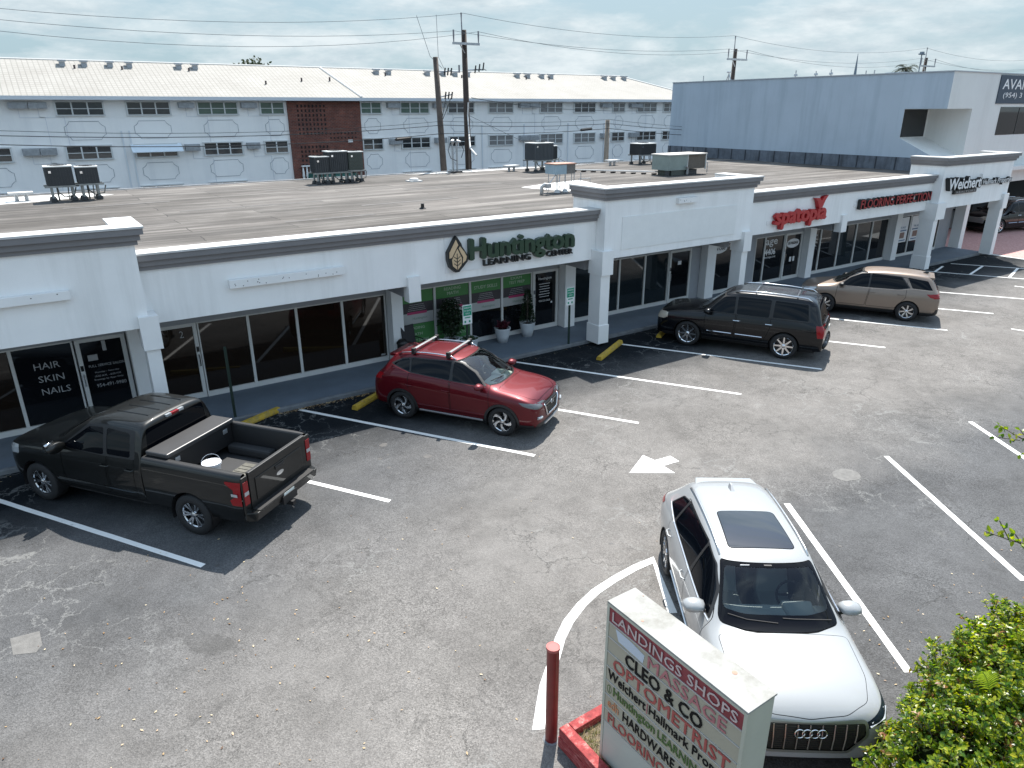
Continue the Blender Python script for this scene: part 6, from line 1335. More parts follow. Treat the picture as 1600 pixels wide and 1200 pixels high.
def build_wagon(loc, heading, label, paint_, style='chrome8', full=True, glass=priv):
    """big square black wagon"""
    t = thing('parked_car', label, 'car', loc, heading); t.scale = (.966,)*3
    st = [(2.56, 2.54, .72, .32, .86, .60, .95, .04), (2.50, 2.44, .90, .27, .96, .74, 1.06, .04), (2.30, 2.25, .985, .25, 1.04, .82, 1.12, .04), (1.8, 1.8, 1.0, .25, 1.08, .85, 1.16, .035), (1.35, 1.35, 1.0, .25, 1.10, .85, 1.185, .035), (1.16, 1.14, 1.0, .25, 1.11, .83, 1.22, .05),
          (1.00, .92, 1.0, .25, 1.13, .81, 1.40, .09), (.72, .64, 1.0, .25, 1.14, .79, 1.66, .10), (.45, .36, 1.0, .25, 1.15, .775, 1.82, .10), (0, 0, 1.0, .25, 1.16, .775, 1.885, .10), (-.8, -.8, 1.0, .25, 1.16, .775, 1.895, .10), (-1.6, -1.6, 1.0, .25, 1.16, .77, 1.88, .10),
          (-2.20, -2.12, 1.0, .27, 1.16, .75, 1.84, .10), (-2.42, -2.30, .985, .28, 1.16, .75, 1.72, .10), (-2.52, -2.45, .96, .30, 1.10, .76, 1.22, .08), (-2.58, -2.53, .88, .34, 1.0, .74, 1.08, .05)]
    bm = shell(st, 2); ref = reference(bm)
    for s in (1, -1):
        for x in (1.473, -1.473): cut(bm, circ(x, .40, .46), 'y', s, 9)
        cut(bm, [(-2.3, .1), (2.3, .1), (2.3, .40), (-2.3, .40)], 'y', s, 1, only={0})
        for P_ in ([(.96, .48), (.06, .48), (.02, 1.20), (.04, 1.74), (.46, 1.70), (.96, 1.24)], [(.03, .48), (-.86, .48), (-1.02, .90), (-1.02, 1.74), (.01, 1.76), (-.01, 1.2)]):
            P2_ = rnd_poly(P_, .05); cut(bm, P2_, 'y', s, 8, only={0}); cut(bm, grow(P2_, -.012), 'y', s, 2, only={8})
        cut(bm, rnd_poly([(.94, 1.205), (-2.14, 1.215), (-2.04, 1.72), (-1.0, 1.755), (.1, 1.755), (.46, 1.71)], .04), 'y', s, 16, only={0, 2, 8})
        for P_ in ([(.90, 1.22), (.08, 1.22), (.10, 1.72), (.44, 1.68)], [(.01, 1.22), (-.95, 1.22), (-.96, 1.73), (.02, 1.735)], [(-1.06, 1.24), (-2.08, 1.24), (-2.0, 1.70), (-1.07, 1.73)]): cut(bm, rnd_poly(P_, .04), 'y', s, 3)
        cut(bm, rnd_poly([(2.56, .82), (2.2, .84), (2.2, 1.04), (2.5, 1.02)], .02), 'y', s, 4, thr=.05)
        cut(bm, rnd_poly([(-2.60, .78), (-2.38, .78), (-2.30, 1.14), (-2.60, 1.14)], .02), 'y', s, 5, thr=.03)
        cut(bm, rnd_poly([(s*.70, .82), (s*.98, .82), (s*.98, 1.02), (s*.70, 1.02)], .02), 'x', 1, 4, only={0})
        cut(bm, rnd_poly([(s*.80, .78), (s*1.0, .78), (s*1.0, 1.14), (s*.82, 1.14)], .02), 'x', -1, 5, only={0})
    ws = rnd_poly([(.76, 1.24), (.68, 1.72), (-.68, 1.72), (-.76, 1.24), (0, 1.20)], .05); cut(bm, grow(ws, .02), 'x', 1, 8, only={0, 2, 8}); cut(bm, ws, 'x', 1, 6, only={8})
    cut(bm, rnd_poly([(.66, 1.24), (.60, 1.74), (-.60, 1.74), (-.66, 1.24)], .06), 'x', -1, 3)
    cut(bm, rnd_poly([(.62, .62), (-.62, .62), (-.66, .94), (.66, .94)], .05), 'x', 1, 7, only={0}); cut(bm, rnd_poly([(.52, .98), (-.52, .98), (-.52, 1.12), (.52, 1.12)], .02), 'x', -1, 8, only={0})
    split(bm, ref, {0: ('body', paint_, 0, None), 1: ('cladding', car_black, .004, 'one'), 2: ('door', paint_, 0, None), 3: ('side_window', glass, -.004, None), 4: ('headlight', mat('amber tinted lamp', (.45, .40, .33), .12, coat=1, metal=.2), .005, None), 5: ('tail_light', lamp_red, .006, None), 6: ('windscreen', ws_tint, -.004, None), 7: ('grille', silver_p, .004, None), 8: ('panel_gap', gap_m, -.008, 'one'), 16: ('pillar', car_black, .001, 'one')}, t)
    chassis(t, st, 2.946, .40, .27, .29, style, .45, ref, None, track=.965, bright=chrome)
    interior(t, dict(x=(-2.1, 1.25), y=.80, door=1.05, dash=(.75, 1.25, 1.17), seat=-.1, driver=1))
    for s in (1, -1):
        rl = MB(); bar(rl, [on_top(ref, x, s*.64, .0 if i in (0, 5) else .06) for i, x in enumerate((.15, -.0, -.6, -1.3, -1.95, -2.08))], .02, 6); obj('roof_rail', rl, chrome, t, smooth=True)
        mirror(t, .86, s*.96, 1.25, paint_, s, 1.15)
        for x0_, x1_ in ((.86, .10), (-.02, -.82)): obj('side_moulding', MB().tube(side_tube(ref, [(x0_, .60), (x1_, .60)], s, .01, .014), .016, 5), chrome, t)
        for x in (.10, -.86): obj('handle', MB().tube([on_side(ref, x, 1.03, s, .0), on_side(ref, x-.02, 1.03, s, .04), on_side(ref, x-.20, 1.03, s, .04), on_side(ref, x-.22, 1.03, s, 0)], .016, 6), chrome, t)
        obj('window_trim', MB().tube(side_tube(ref, [(.92, 1.20), (0, 1.195), (-2.1, 1.20)], s, .01, .004), .007, 4), black, t)
    for x in (-.45, -1.65): obj('cross_bar', MB().tube([on_top(ref, x, -.63, .07), on_top(ref, x, 0, .075), on_top(ref, x, .63, .07)], .02, 6), chrome, t)
    rg = MB()
    for y in (-.42, -.28, -.14, 0, .14, .28, .42): rg.tube([on_top(ref, x, y, .012) for x in (.05, -.5, -1.1, -1.7)], .006, 4)
    obj('roof_rack_strip', rg, silver_p, t)
    obj('bumper', MB().tube([on_front(ref, -.80, .50, .0, -1), on_front(ref, -.4, .50, .02, -1), on_front(ref, .4, .50, .02, -1), on_front(ref, .80, .50, .0, -1)], .075, 8), paint_, t, smooth=True)
    obj('rear_wiper', MB().tube([on_front(ref, 0, 1.28, .02, -1), on_front(ref, .35, 1.42, .02, -1)], .009, 4), black, t)
    obj('badge_strip', MB().tube([on_front(ref, -.45, 1.14, .02, -1), on_front(ref, .45, 1.14, .02, -1)], .018, 5), chrome, t)
    plate(t, -2.60, 0, .92); obj('exhaust', MB().tube([(-2.3, -.55, .27), (-2.62, -.55, .26)], .035, 8), chrome, t)
    return t

def build_gold(loc, heading, label):
    pt_ = car_paint('champagne metallic', (.235, .185, .150), metal=.5, rough=.40, coat=.5, spec=.25)
    t = thing('parked_car', label, 'car', loc, heading); t.scale = (.966,)*3
    st = [(2.33, 2.30, .62, .28, .72, .50, .80, .04), (2.26, 2.18, .82, .22, .82, .66, .92, .04), (2.05, 1.95, .905, .20, .92, .73, 1.0, .035), (1.55, 1.55, .92, .20, .97, .75, 1.06, .03), (1.28, 1.28, .92, .20, .985, .75, 1.09, .03), (1.12, 1.10, .92, .20, 1.0, .73, 1.14, .04),
          (.92, .82, .92, .20, 1.02, .70, 1.30, .07), (.60, .50, .92, .20, 1.03, .665, 1.50, .07), (.30, .20, .92, .20, 1.04, .65, 1.62, .07), (-.3, -.3, .92, .20, 1.05, .64, 1.675, .08), (-1.2, -1.2, .92, .20, 1.07, .63, 1.67, .08), (-1.75, -1.75, .92, .20, 1.09, .61, 1.63, .08),
          (-2.05, -2.0, .91, .22, 1.11, .59, 1.57, .06), (-2.20, -2.15, .89, .24, 1.09, .61, 1.28, .06), (-2.30, -2.27, .84, .28, 1.0, .62, 1.08, .05), (-2.35, -2.33, .74, .34, .86, .55, .94, .04)]
    bm = shell(st, 2); ref = reference(bm)
    for s in (1, -1):
        for x in (1.362, -1.362): cut(bm, circ(x, .36, .405), 'y', s, 9)
        cut(bm, [(-2.2, .10), (2.2, .10), (2.2, .38), (-2.2, .38)], 'y', s, 1, only={0})
        for P_ in ([(1.05, .44), (.02, .44), (-.06, 1.08), (.0, 1.56), (.30, 1.54), (1.0, 1.10)], [(0, .44), (-.95, .44), (-1.26, .85), (-1.24, 1.52), (-.04, 1.58), (-.08, 1.08)]):
            P2_ = rnd_poly(P_, .06); cut(bm, P2_, 'y', s, 8, only={0}); cut(bm, grow(P2_, -.012), 'y', s, 2, only={8})
        cut(bm, rnd_poly([(.96, 1.085), (-1.03, 1.11), (-1.36, 1.19), (-1.04, 1.545), (0, 1.58), (.28, 1.555), (.64, 1.38)], .035), 'y', s, 16, only={0, 2, 8})
        for P_ in ([(.90, 1.10), (.0, 1.10), (-.01, 1.56), (.26, 1.54), (.62, 1.36)], [(-.06, 1.10), (-1.02, 1.13), (-1.30, 1.20), (-1.02, 1.52), (-.07, 1.56)], [(-1.42, 1.19), (-2.06, 1.17), (-1.86, 1.46), (-1.22, 1.53)]): cut(bm, rnd_poly(P_, .035), 'y', s, 3)
        cut(bm, rnd_poly([(2.30, .72), (1.75, .86), (1.7, .93), (2.1, .90), (2.3, .82)], .02), 'y', s, 4, thr=.05)
        cut(bm, rnd_poly([(-2.36, .90), (-2.02, .93), (-1.88, 1.04), (-2.36, 1.07)], .02), 'y', s, 5, thr=.05)
        cut(bm, rnd_poly([(s*.50, .90), (s*.9, .90), (s*.9, 1.06), (s*.52, 1.04)], .02), 'x', -1, 5, only={0})
    ws = rnd_poly([(.68, 1.15), (.58, 1.575), (-.58, 1.575), (-.68, 1.15), (0, 1.12)], .05); cut(bm, grow(ws, .02), 'x', 1, 8, only={0, 2, 8}); cut(bm, ws, 'x', 1, 6, only={8})
    cut(bm, rnd_poly([(.62, 1.15), (.52, 1.52), (-.52, 1.52), (-.62, 1.15)], .05), 'x', -1, 3)
    cut(bm, rnd_poly([(.5, .45), (-.5, .45), (-.55, .78), (.55, .78)], .04), 'x', 1, 7, only={0}); cut(bm, [(-.85, .18), (.85, .18), (.85, .52), (-.85, .52)], 'x', -1, 1, only={0})
    split(bm, ref, {0: ('body', pt_, 0, None), 1: ('cladding', car_black, .004, 'one'), 2: ('door', pt_, 0, None), 3: ('side_window', priv, -.004, None), 4: ('headlight', lamp_clr, .004, None), 5: ('tail_light', lamp_red, .006, None), 6: ('windscreen', ws_tint, -.004, None), 7: ('grille', car_black, .004, None), 8: ('panel_gap', gap_m, -.008, 'one'), 16: ('pillar', car_black, .001, 'one')}, t)
    chassis(t, st, 2.725, .36, .24, .24, 'multi', .405, ref, None, track=.89, bright=rim_m)
    interior(t, dict(x=(-1.8, 1.0), y=.72, door=.95, dash=(.5, 1.05, 1.05), seat=-.35, driver=1))
    for s in (1, -1):
        mirror(t, .86, s*.86, 1.14, car_black, s, .9)
        obj('window_trim', MB().tube(side_tube(ref, [(.98, 1.08), (0, 1.075), (-1.0, 1.105), (-1.32, 1.16)], s, .01, .004)+side_tube(ref, [(-1.42, 1.175), (-2.05, 1.155)], s, .01, .004), .008, 4), chrome, t)
        for x in (-.05, -.98): obj('handle', MB().tube([on_side(ref, x, .94, s, 0), on_side(ref, x-.03, .945, s, .035), on_side(ref, x-.18, .95, s, .035), on_side(ref, x-.2, .95, s, 0)], .013, 6), pt_, t)
    fin = on_top(ref, -1.75, 0); obj('antenna', MB().hexa([fin+Vector(p) for p in ((-.1, -.03, 0), (.1, -.03, 0), (.1, .03, 0), (-.1, .03, 0))], [fin+Vector(p) for p in ((-.11, -.01, .07), (-.03, -.01, .07), (-.03, .01, .07), (-.11, .01, .07))]), car_black, t)
    spoiler(t, ref, -1.80, -2.06, .51, .47, pt_, .07)
    return t

def build_white(loc, heading, label):
    pt_ = car_paint('glacier white', (.31, .32, .325), metal=0, rough=.32)
    t = thing('parked_car', label, 'car', loc, heading); t.scale = (.966,)*3
    st = [(2.44, 2.42, .66, .30, .72, .52, .82, .04), (2.38, 2.32, .86, .24, .82, .70, .93, .04), (2.20, 2.12, .955, .21, .90, .78, .99, .035), (1.95, 1.92, .965, .20, .94, .80, 1.03, .03), (1.6, 1.6, .965, .20, .965, .80, 1.065, .03), (1.34, 1.34, .965, .20, .975, .79, 1.09, .03), (1.20, 1.18, .965, .20, .985, .77, 1.12, .035),
          (1.04, .98, .965, .20, 1.0, .735, 1.24, .06), (.78, .72, .965, .20, 1.01, .69, 1.42, .065), (.50, .44, .965, .20, 1.02, .665, 1.57, .06), (.05, .05, .965, .20, 1.03, .655, 1.635, .06), (-.9, -.9, .965, .20, 1.05, .635, 1.625, .07), (-1.65, -1.65, .965, .20, 1.07, .61, 1.565, .07),
          (-2.02, -1.95, .955, .22, 1.08, .57, 1.47, .06), (-2.26, -2.20, .92, .24, 1.05, .60, 1.20, .06), (-2.38, -2.35, .86, .28, .98, .64, 1.06, .05), (-2.44, -2.42, .76, .34, .88, .58, .95, .04)]
    bm = shell(st, 3); ref = reference(bm)
    for s in (1, -1):
        for x in (1.464, -1.464): cut(bm, circ(x, .37, .405, 30), 'y', s, 9)
        cut(bm, [(-2.3, .10), (2.1, .10), (2.1, .26), (-2.3, .26)], 'y', s, 1, only={0})
        for P_ in ([(1.04, .36), (.06, .36), (-.02, 1.06), (.04, 1.52), (.45, 1.48), (1.08, 1.08)], [(.03, .36), (-1.0, .36), (-1.38, .82), (-1.36, 1.46), (0, 1.54), (-.04, 1.06)]):
            P2_ = rnd_poly(P_, .06); cut(bm, P2_, 'y', s, 8, only={0}); cut(bm, grow(P2_, -.010), 'y', s, 2, only={8})
        cut(bm, rnd_poly([(1.04, 1.065), (-1.24, 1.095), (-1.76, 1.15), (-1.57, 1.375), (-1.2, 1.465), (0, 1.53), (.43, 1.49), (.76, 1.33)], .04), 'y', s, 16, only={0, 2, 8})
        for P_ in ([(.96, 1.08), (.05, 1.08), (.02, 1.51), (.42, 1.475), (.72, 1.32)], [(-.03, 1.08), (-1.22, 1.11), (-1.20, 1.45), (-.03, 1.52)], [(-1.28, 1.115), (-1.72, 1.15), (-1.56, 1.36), (-1.27, 1.435)]):
            P_ = rnd_poly(P_, .04); cut(bm, P_, 'y', s, 3)
        cut(bm, rnd_poly([(-2.46, .90), (-2.05, .95), (-2.0, 1.02), (-2.46, 1.02)], .02), 'y', s, 5, thr=.05)
        hl_ = rnd_poly([(s*.60, .735), (s*.90, .80), (s*1.0, .90), (s*1.0, .965), (s*.90, .92), (s*.60, .80)], .02); cut(bm, hl_, 'x', 1, 4, only={0}, thr=.05)
        cut(bm, rnd_poly([(s*.66, .40), (s*.92, .46), (s*.92, .60), (s*.80, .60)], .03), 'x', 1, 12, only={0}, thr=.05)
    ws = rnd_poly([(.745, 1.12), (.69, 1.26), (.635, 1.42), (.595, 1.535), (-.595, 1.535), (-.635, 1.42), (-.69, 1.26), (-.745, 1.12), (-.45, 1.10), (.45, 1.10)], .04)
    cut(bm, grow(ws, .005), 'x', 1, 8, only={0, 2, 8}); fr_ = [(.675, 1.215), (.60, 1.42), (.56, 1.51), (-.56, 1.51), (-.60, 1.42), (-.675, 1.215), (-.40, 1.185), (.40, 1.185)]
    cut(bm, ws, 'x', 1, 13, only={8}); cut(bm, rnd_poly(fr_, .06), 'x', 1, 6, only={13})
    cut(bm, rnd_poly([(.62, 1.10), (.52, 1.42), (-.52, 1.42), (-.62, 1.10)], .05), 'x', -1, 3)
    grp = rnd_poly([(.60, .80), (.62, .66), (.44, .44), (-.44, .44), (-.62, .66), (-.60, .80)], .03); cut(bm, grow(grp, .035), 'x', 1, 14, only={0, 4}, thr=.05); cut(bm, grp, 'x', 1, 7, only={14}, thr=.05)
    cut(bm, [(-.9, .18), (.9, .18), (.85, .33), (-.85, .33)], 'x', 1, 1, only={0}, thr=.05)
    sr = rnd_poly([(.21, .44), (-.70, .40), (-.70, -.40), (.21, -.44)], .07); cut(bm, grow(sr, .012), 'z', 1, 8, only={0}); cut(bm, sr, 'z', 1, 10, only={8})
    hood = rnd_poly([(2.36, .42), (2.22, .68), (1.9, .775), (1.30, .79), (1.30, -.79), (1.9, -.775), (2.22, -.68), (2.36, -.42), (2.40, 0)], .06); cut(bm, hood, 'z', 1, 8, only={0}, thr=.5); cut(bm, grow(hood, -.006), 'z', 1, 15, only={8}, thr=.5)
    split(bm, ref, {0: ('body', pt_, 0, None), 1: ('cladding', car_black, .003, 'one'), 2: ('door', pt_, 0, None), 16: ('pillar', car_black, .001, 'one'), 3: ('side_window', priv, -.004, None), 4: ('headlight', mat('smoked lamp', (.012, .02, .03), .08, spec=.3), .004, None), 5: ('tail_light', lamp_red, .006, None), 6: ('windscreen', see_glass('dark tinted windscreen', (.66, .72, .72), .01), -.002, None),
                    7: ('grille', mat('dark grille', (.055, .052, .045), .4, metal=.5), -.012, None), 8: ('panel_gap', gap_m, -.008, 'one'), 10: ('sunroof', mat('sunroof glass', (.008, .010, .016), .03, coat=1), .002, None), 12: ('air_intake', car_black, .003, None),
                    13: ('windscreen_frit', mat('black frit', (.003, .003, .004), .05, spec=.25), .000, 'one'), 14: ('grille_surround', mat('platinum grey trim', (.32, .33, .30), .35, metal=.7), .004, 'one'), 15: ('bonnet', pt_, 0, None)}, t)
    chassis(t, st, 2.928, .375, .25, .265, 'ten', .405, ref, None, track=.945)
    interior(t, dict(x=(-1.9, 1.15), y=.76, door=.93, dash=(.70, 1.24, 1.07), seat=-.25, driver=1, mat=mat('pale grey interior', (.40, .44, .43), .8)))
    gb = MB()
    for y in (-.52, -.40, -.27, -.135, 0, .135, .27, .40, .52):
        zt_b = .79; zb_b = .46 if abs(y) < .45 else .56; gb.tube([on_front(ref, y, zt_b, .006), on_front(ref, y*.99, (zt_b+zb_b)/2, .010), on_front(ref, y*.98, zb_b, .006)], .008, 5)
    obj('grille_bar', gb, mat('satin bar', (.40, .40, .36), .35, metal=.8), t)
    gh = MB()
    for k in range(11): z = .47+k*.03; w_ = .58 if z > .62 else .44+(z-.45)*.8; gh.tube([on_front(ref, -w_, z, -.006), on_front(ref, 0, z, -.004), on_front(ref, w_, z, -.006)], .003, 3)
    obj('grille_mesh', gh, black, t)
    rg = MB()
    for k in range(4):
        cy = (k-1.5)*.082; rg.tube([on_front(ref, cy+.053*math.cos(a), .70+.053*math.sin(a), .028) for a in [q*2*math.pi/20 for q in range(21)]], .0085, 6)
    obj('badge', rg, chrome, t, smooth=True)
    for s in (1, -1):
        rl = MB(); bar(rl, [on_top(ref, x, s*.585, .0 if i in (0, 7) else .028) for i, x in enumerate((.30, .2, -.2, -.6, -1.0, -1.3, -1.55, -1.65))], .014, 6); obj('roof_rail', rl, silver_p, t, smooth=True)
        mirror(t, .84, s*.90, 1.13, pt_, s, 1.0)
        obj('window_trim', MB().tube(side_tube(ref, [(1.04, 1.05), (0, 1.06), (-1.24, 1.08), (-1.78, 1.14)], s, .01, .003), .008, 4), chrome, t)
        for x in (-.02, -1.10): obj('handle', MB().tube([on_side(ref, x, .90, s, 0), on_side(ref, x-.03, .905, s, .04), on_side(ref, x-.17, .91, s, .04), on_side(ref, x-.2, .91, s, 0)], .014, 6), pt_, t)
        obj('sill_trim', MB().tube(side_tube(ref, [(.95, .34), (0, .32), (-.98, .36)], s, .01, .008), .012, 5), silver_p, t)
        obj('daytime_light', MB().tube([on_front(ref, s*.66, .76, .008), on_front(ref, s*.84, .805, .008), on_front(ref, s*.90, .85, .008)], .016, 5).tube([on_front(ref, s*.68, .80, .008), on_front(ref, s*.86, .875, .008)], .006, 5), lamp_clr, t)
    obj('wiper', MB().tube([on_front(ref, .66, 1.15, .014), on_front(ref, .2, 1.165, .014), on_front(ref, .05, 1.17, .014)], .008, 4).tube([on_front(ref, -.02, 1.14, .014), on_front(ref, -.4, 1.155, .014), on_front(ref, -.62, 1.18, .014)], .008, 4), rubber, t)
    obj('mirror_sensor', MB().box(.44, .52, -.05, .05, 1.49, 1.53), black, t); obj('toll_tag', MB().box(.50, .506, -.36, -.24, 1.50, 1.53), white, t)
    fin = on_top(ref, -1.42, 0); obj('antenna', MB().hexa([fin+Vector(p) for p in ((-.1, -.035, 0), (.1, -.035, 0), (.1, .035, 0), (-.1, .035, 0))], [fin+Vector(p) for p in ((-.11, -.012, .06), (-.03, -.012, .06), (-.03, .012, .06), (-.11, .012, .06))]), pt_, t)
    spoiler(t, ref, -1.72, -1.98, .50, .45, pt_, .06)
    return t

def build_truck(loc, heading, label):
    pt_ = car_paint('magnetic grey', (.010, .0105, .010), metal=.35, rough=.40, coat=.75, spec=.2)
    t = thing('pickup_truck', label, 'pickup truck', loc, heading); t.scale = (.966,)*3
    H2 = 1.84
    st = [(2.60, 2.58, .80, .42, 1.02, .68, 1.12, .04), (2.55, 2.50, .96, .36, 1.13, .82, 1.22, .04), (2.38, 2.32, 1.0, .34, 1.18, .88, 1.27, .04), (2.0, 2.0, 1.005, .34, 1.19, .88, 1.29, .04), (1.6, 1.6, 1.005, .34, 1.20, .88, 1.31, .04), (1.42, 1.40, 1.005, .34, 1.21, .85, 1.345, .05),
          (1.24, 1.16, 1.005, .34, 1.22, .82, 1.51, .09), (.92, .82, 1.005, .34, 1.23, .79, 1.73, .09), (.58, .48, 1.005, .34, 1.24, .775, 1.88, .09), (.2, .2, 1.005, .34, 1.25, .77, 1.93, .09), (-.4, -.4, 1.005, .34, 1.25, .77, 1.935, .09), (-.72, -.69, 1.005, .34, 1.25, .775, 1.93, .09),
          (-.78, -.765, 1.005, .34, 1.25, .785, 1.90, .09), (-.80, -.79, 1.0, .35, 1.245, .79, 1.86, .09), (-.805, -.80, .985, .37, 1.22, .79, 1.80, .09)]
    bm = shell(st, 2); ref = reference(bm)
    for s in (1, -1):
        cut(bm, circ(H2, .40, .47), 'y', s, 9); cut(bm, [(-.80, .2), (2.4, .2), (2.5, .44), (-.95, .44)], 'y', s, 1, only={0})
        for P_ in ([(1.14, .50), (.05, .50), (.02, 1.3), (.06, 1.78), (.48, 1.75), (1.14, 1.30)], [(.02, .50), (-.62, .50), (-.64, 1.3), (-.60, 1.76), (.03, 1.80), (-.01, 1.3)]):
            P2_ = rnd_poly(P_, .05); cut(bm, P2_, 'y', s, 8, only={0}); cut(bm, grow(P2_, -.012), 'y', s, 2, only={8})
        cut(bm, rnd_poly([(1.16, 1.27), (.10, 1.25), (-.66, 1.275), (-.64, 1.78), (.1, 1.80), (.50, 1.765)], .04), 'y', s, 16, only={0, 2, 8})
        for P_ in ([(1.12, 1.29), (.90, 1.265), (.08, 1.27), (.12, 1.75), (.46, 1.72)], [(.0, 1.29), (-.55, 1.30), (-.52, 1.72), (.03, 1.75)]): cut(bm, rnd_poly(P_, .05), 'y', s, 3)
        cut(bm, rnd_poly([(2.63, .94), (2.25, .97), (2.25, 1.14), (2.6, 1.14)], .02), 'y', s, 4, thr=.05)
    ws = rnd_poly([(.80, 1.36), (.68, 1.78), (-.68, 1.78), (-.80, 1.36), (0, 1.32)], .05); cut(bm, grow(ws, .02), 'x', 1, 8, only={0, 2, 8}); cut(bm, ws, 'x', 1, 6, only={8})
    cut(bm, rnd_poly([(.76, 1.30), (.70, 1.80), (-.70, 1.80), (-.76, 1.30)], .05), 'x', -1, 3, thr=.3)
    cut(bm, rnd_poly([(.7, .70), (-.7, .70), (-.72, 1.08), (.72, 1.08)], .05), 'x', 1, 7, only={0})
    split(bm, ref, {0: ('body', pt_, 0, None), 1: ('cladding', car_black, .004, 'one'), 2: ('door', pt_, 0, None), 3: ('side_window', priv, -.004, None), 4: ('headlight', lamp_clr, .005, None), 6: ('windscreen', ws_tint, -.004, None), 7: ('grille', car_black, .005, None), 8: ('panel_gap', gap_m, -.008, 'one'), 16: ('pillar', car_black, .001, 'one')}, t)
    interior(t, dict(x=(-.7, 1.35), y=.80, door=1.12, dash=(.95, 1.40, 1.27), seat=.35, driver=1))
    # cargo bed: outer skin profile extruded, rounded shoulder, inner wall, floor
    xb0, xb1 = -.84, -2.98
    prof = [(.93, .44), (1.0, .48), (1.008, .85), (1.005, 1.10), (.985, 1.26), (.955, 1.345), (.93, 1.365), (.84, 1.368), (.825, 1.34), (.82, .80)]
    for s in (1, -1):
        vs = []; fs = []; nseg = 24
        for i in range(nseg+1):
            x = xb0+(xb1-xb0)*i/nseg; tp_ = 1-.035*max(0, (i/nseg-.85)/.15)**2
            vs += [(x, s*y*tp_ if y > .9 else s*y, z) for y, z in prof]
        m_ = len(prof); fs = [(i*m_+j, i*m_+j+1, (i+1)*m_+j+1, (i+1)*m_+j) for i in range(nseg) for j in range(m_-1)]
        me = bpy.data.meshes.new('t'); me.from_pydata(vs, [], fs); b2 = bmesh.new(); b2.from_mesh(me); bpy.data.meshes.remove(me)
        bmesh.ops.recalc_face_normals(b2, faces=b2.faces); b2.normal_update()
        if sum(f.normal.y*s for f in b2.faces if abs(f.calc_center_median().y) > .98) < 0:
            bmesh.ops.reverse_faces(b2, faces=b2.faces); b2.normal_update()
        rf2 = reference(b2)
        cut(b2, circ(-H2, .40, .47), 'y', s, 9); cut(b2, [(-3.1, 1.335), (-.9, 1.335), (-.9, 1.5), (-3.1, 1.5)], 'y', s, 1, only={0}, thr=-.5)
        cut(b2, rnd_poly([(-3.0, .80), (-2.80, .80), (-2.76, .90), (-2.84, .95), (-2.84, 1.10), (-2.68, 1.20), (-2.68, 1.24), (-3.0, 1.24)], .015), 'y', s, 5, only={0})
        for f in b2.faces:
            if f.calc_center_median().z > 1.345: f.material_index = 1
            if abs(f.calc_center_median().y) < .835 and f.material_index != 9: f.material_index = 2
        split(b2, rf2, {0: ('bed_side', pt_, 0, 'one'), 1: ('bed_rail', car_black, .002, 'one'), 2: ('bed_wall', car_black, 0, 'one'), 5: ('tail_light', lamp_red, .008, None)}, t); b2.free()
        obj('wheel_arch', MB().box(-2.35, -1.33, s*.60, s*.82, .79, .98), mat('bed liner', (.022, .023, .025), .75), t, bevel=.05)
        obj('tail_light_lens', MB().box(-2.93, -2.80, s*1.009, s*1.016, .98, 1.03), lamp_clr, t)
    obj('bed_floor', MB().box(xb1, xb0, -.82, .82, .74, .79).box(xb0-.03, xb0, -.82, .82, .79, 1.34), mat('bed liner', (.02, .02, .02), .8), t)
    ribs = MB(); 
    for k in range(7): ribs.box(-2.60, -1.95, -.35+k*.11, -.265+k*.11, .797, .806)
    obj('bed_mat', ribs.box(-2.62, -1.93, -.40, .45, .791, .797), mat('dusty bed mat', (.13, .125, .105), .9, var=.4, vs=9), t)
    tg = obj('tailgate', MB().box(-3.035, -2.985, -.80, .80, .66, 1.345).box(-3.05, -3.036, -.66, .66, .78, 1.20), pt_, t, bevel=.018)
    obj('tailgate_cap', MB().box(-3.045, -2.975, -.80, .80, 1.347, 1.372), car_black, tg, bevel=.008)
    obj('handle', MB().box(-3.066, -3.051, -.13, .13, 1.10, 1.17), black, tg, bevel=.01)
    obj('badge', MB().lathe([(0, .0), (.05, -.002), (.055, -.01)], 16).xf(Matrix.Translation((-3.053, 0, .99)) @ Matrix.Rotation(math.pi/2, 4, 'Y') @ Matrix.Diagonal((.8, 2.0, -1, 1))), silver_p, tg)
    obj('bed_corner', MB().box(-3.02, -2.98, .805, .965, .50, 1.33).box(-3.02, -2.98, -.965, -.805, .50, 1.33), pt_, t, bevel=.012)
    for s in (1, -1):
        l_ = obj('tail_light', MB().box(-3.032, -3.021, s*.83, s*.955, .80, 1.24), lamp_red, t, bevel=.004); obj('reversing_lens', MB().box(-3.037, -3.0325, s*.84, s*.945, .98, 1.05), lamp_clr, l_)
    bp_ = obj('bumper', MB().hexa([(-3.0, -.96, .46), (-3.16, -.88, .48), (-3.16, .88, .48), (-3.0, .96, .46)], [(-2.98, -.97, .66), (-3.20, -.88, .66), (-3.20, .88, .66), (-2.98, .97, .66)]), pt_, t, bevel=.02)
    obj('bumper_step', MB().box(-3.19, -3.0, -.80, .80, .661, .672).box(-3.21, -3.13, -.20, .20, .44, .60), car_black, bp_)
    plate(t, -3.19, .0, .575); obj('licence_mark', MB().box(-3.199, -3.197, -.11, .11, .55, .60).box(-3.199, -3.197, -.05, .05, .52, .535), mat('faded plate green', (.14, .24, .17), .6), t)
    obj('tow_hitch', MB().box(-3.28, -3.1, -.04, .04, .36, .44), black, t)
    bl2 = MB().box(-.86, -1.36, -.86, .86, 1.372, 1.46)
    tb = obj('tool_box', bl2, mat('dark box lid', (.07, .07, .072), .42, metal=.4), t, bevel=.02); obj('tool_box_body', MB().box(-.89, -1.33, -.80, .80, .95, 1.37), car_black, tb)
    for y in (-.62, .62): obj('latch', MB().box(-1.332, -1.345, y-.06, y+.06, 1.22, 1.31), steel, tb, bevel=.01)
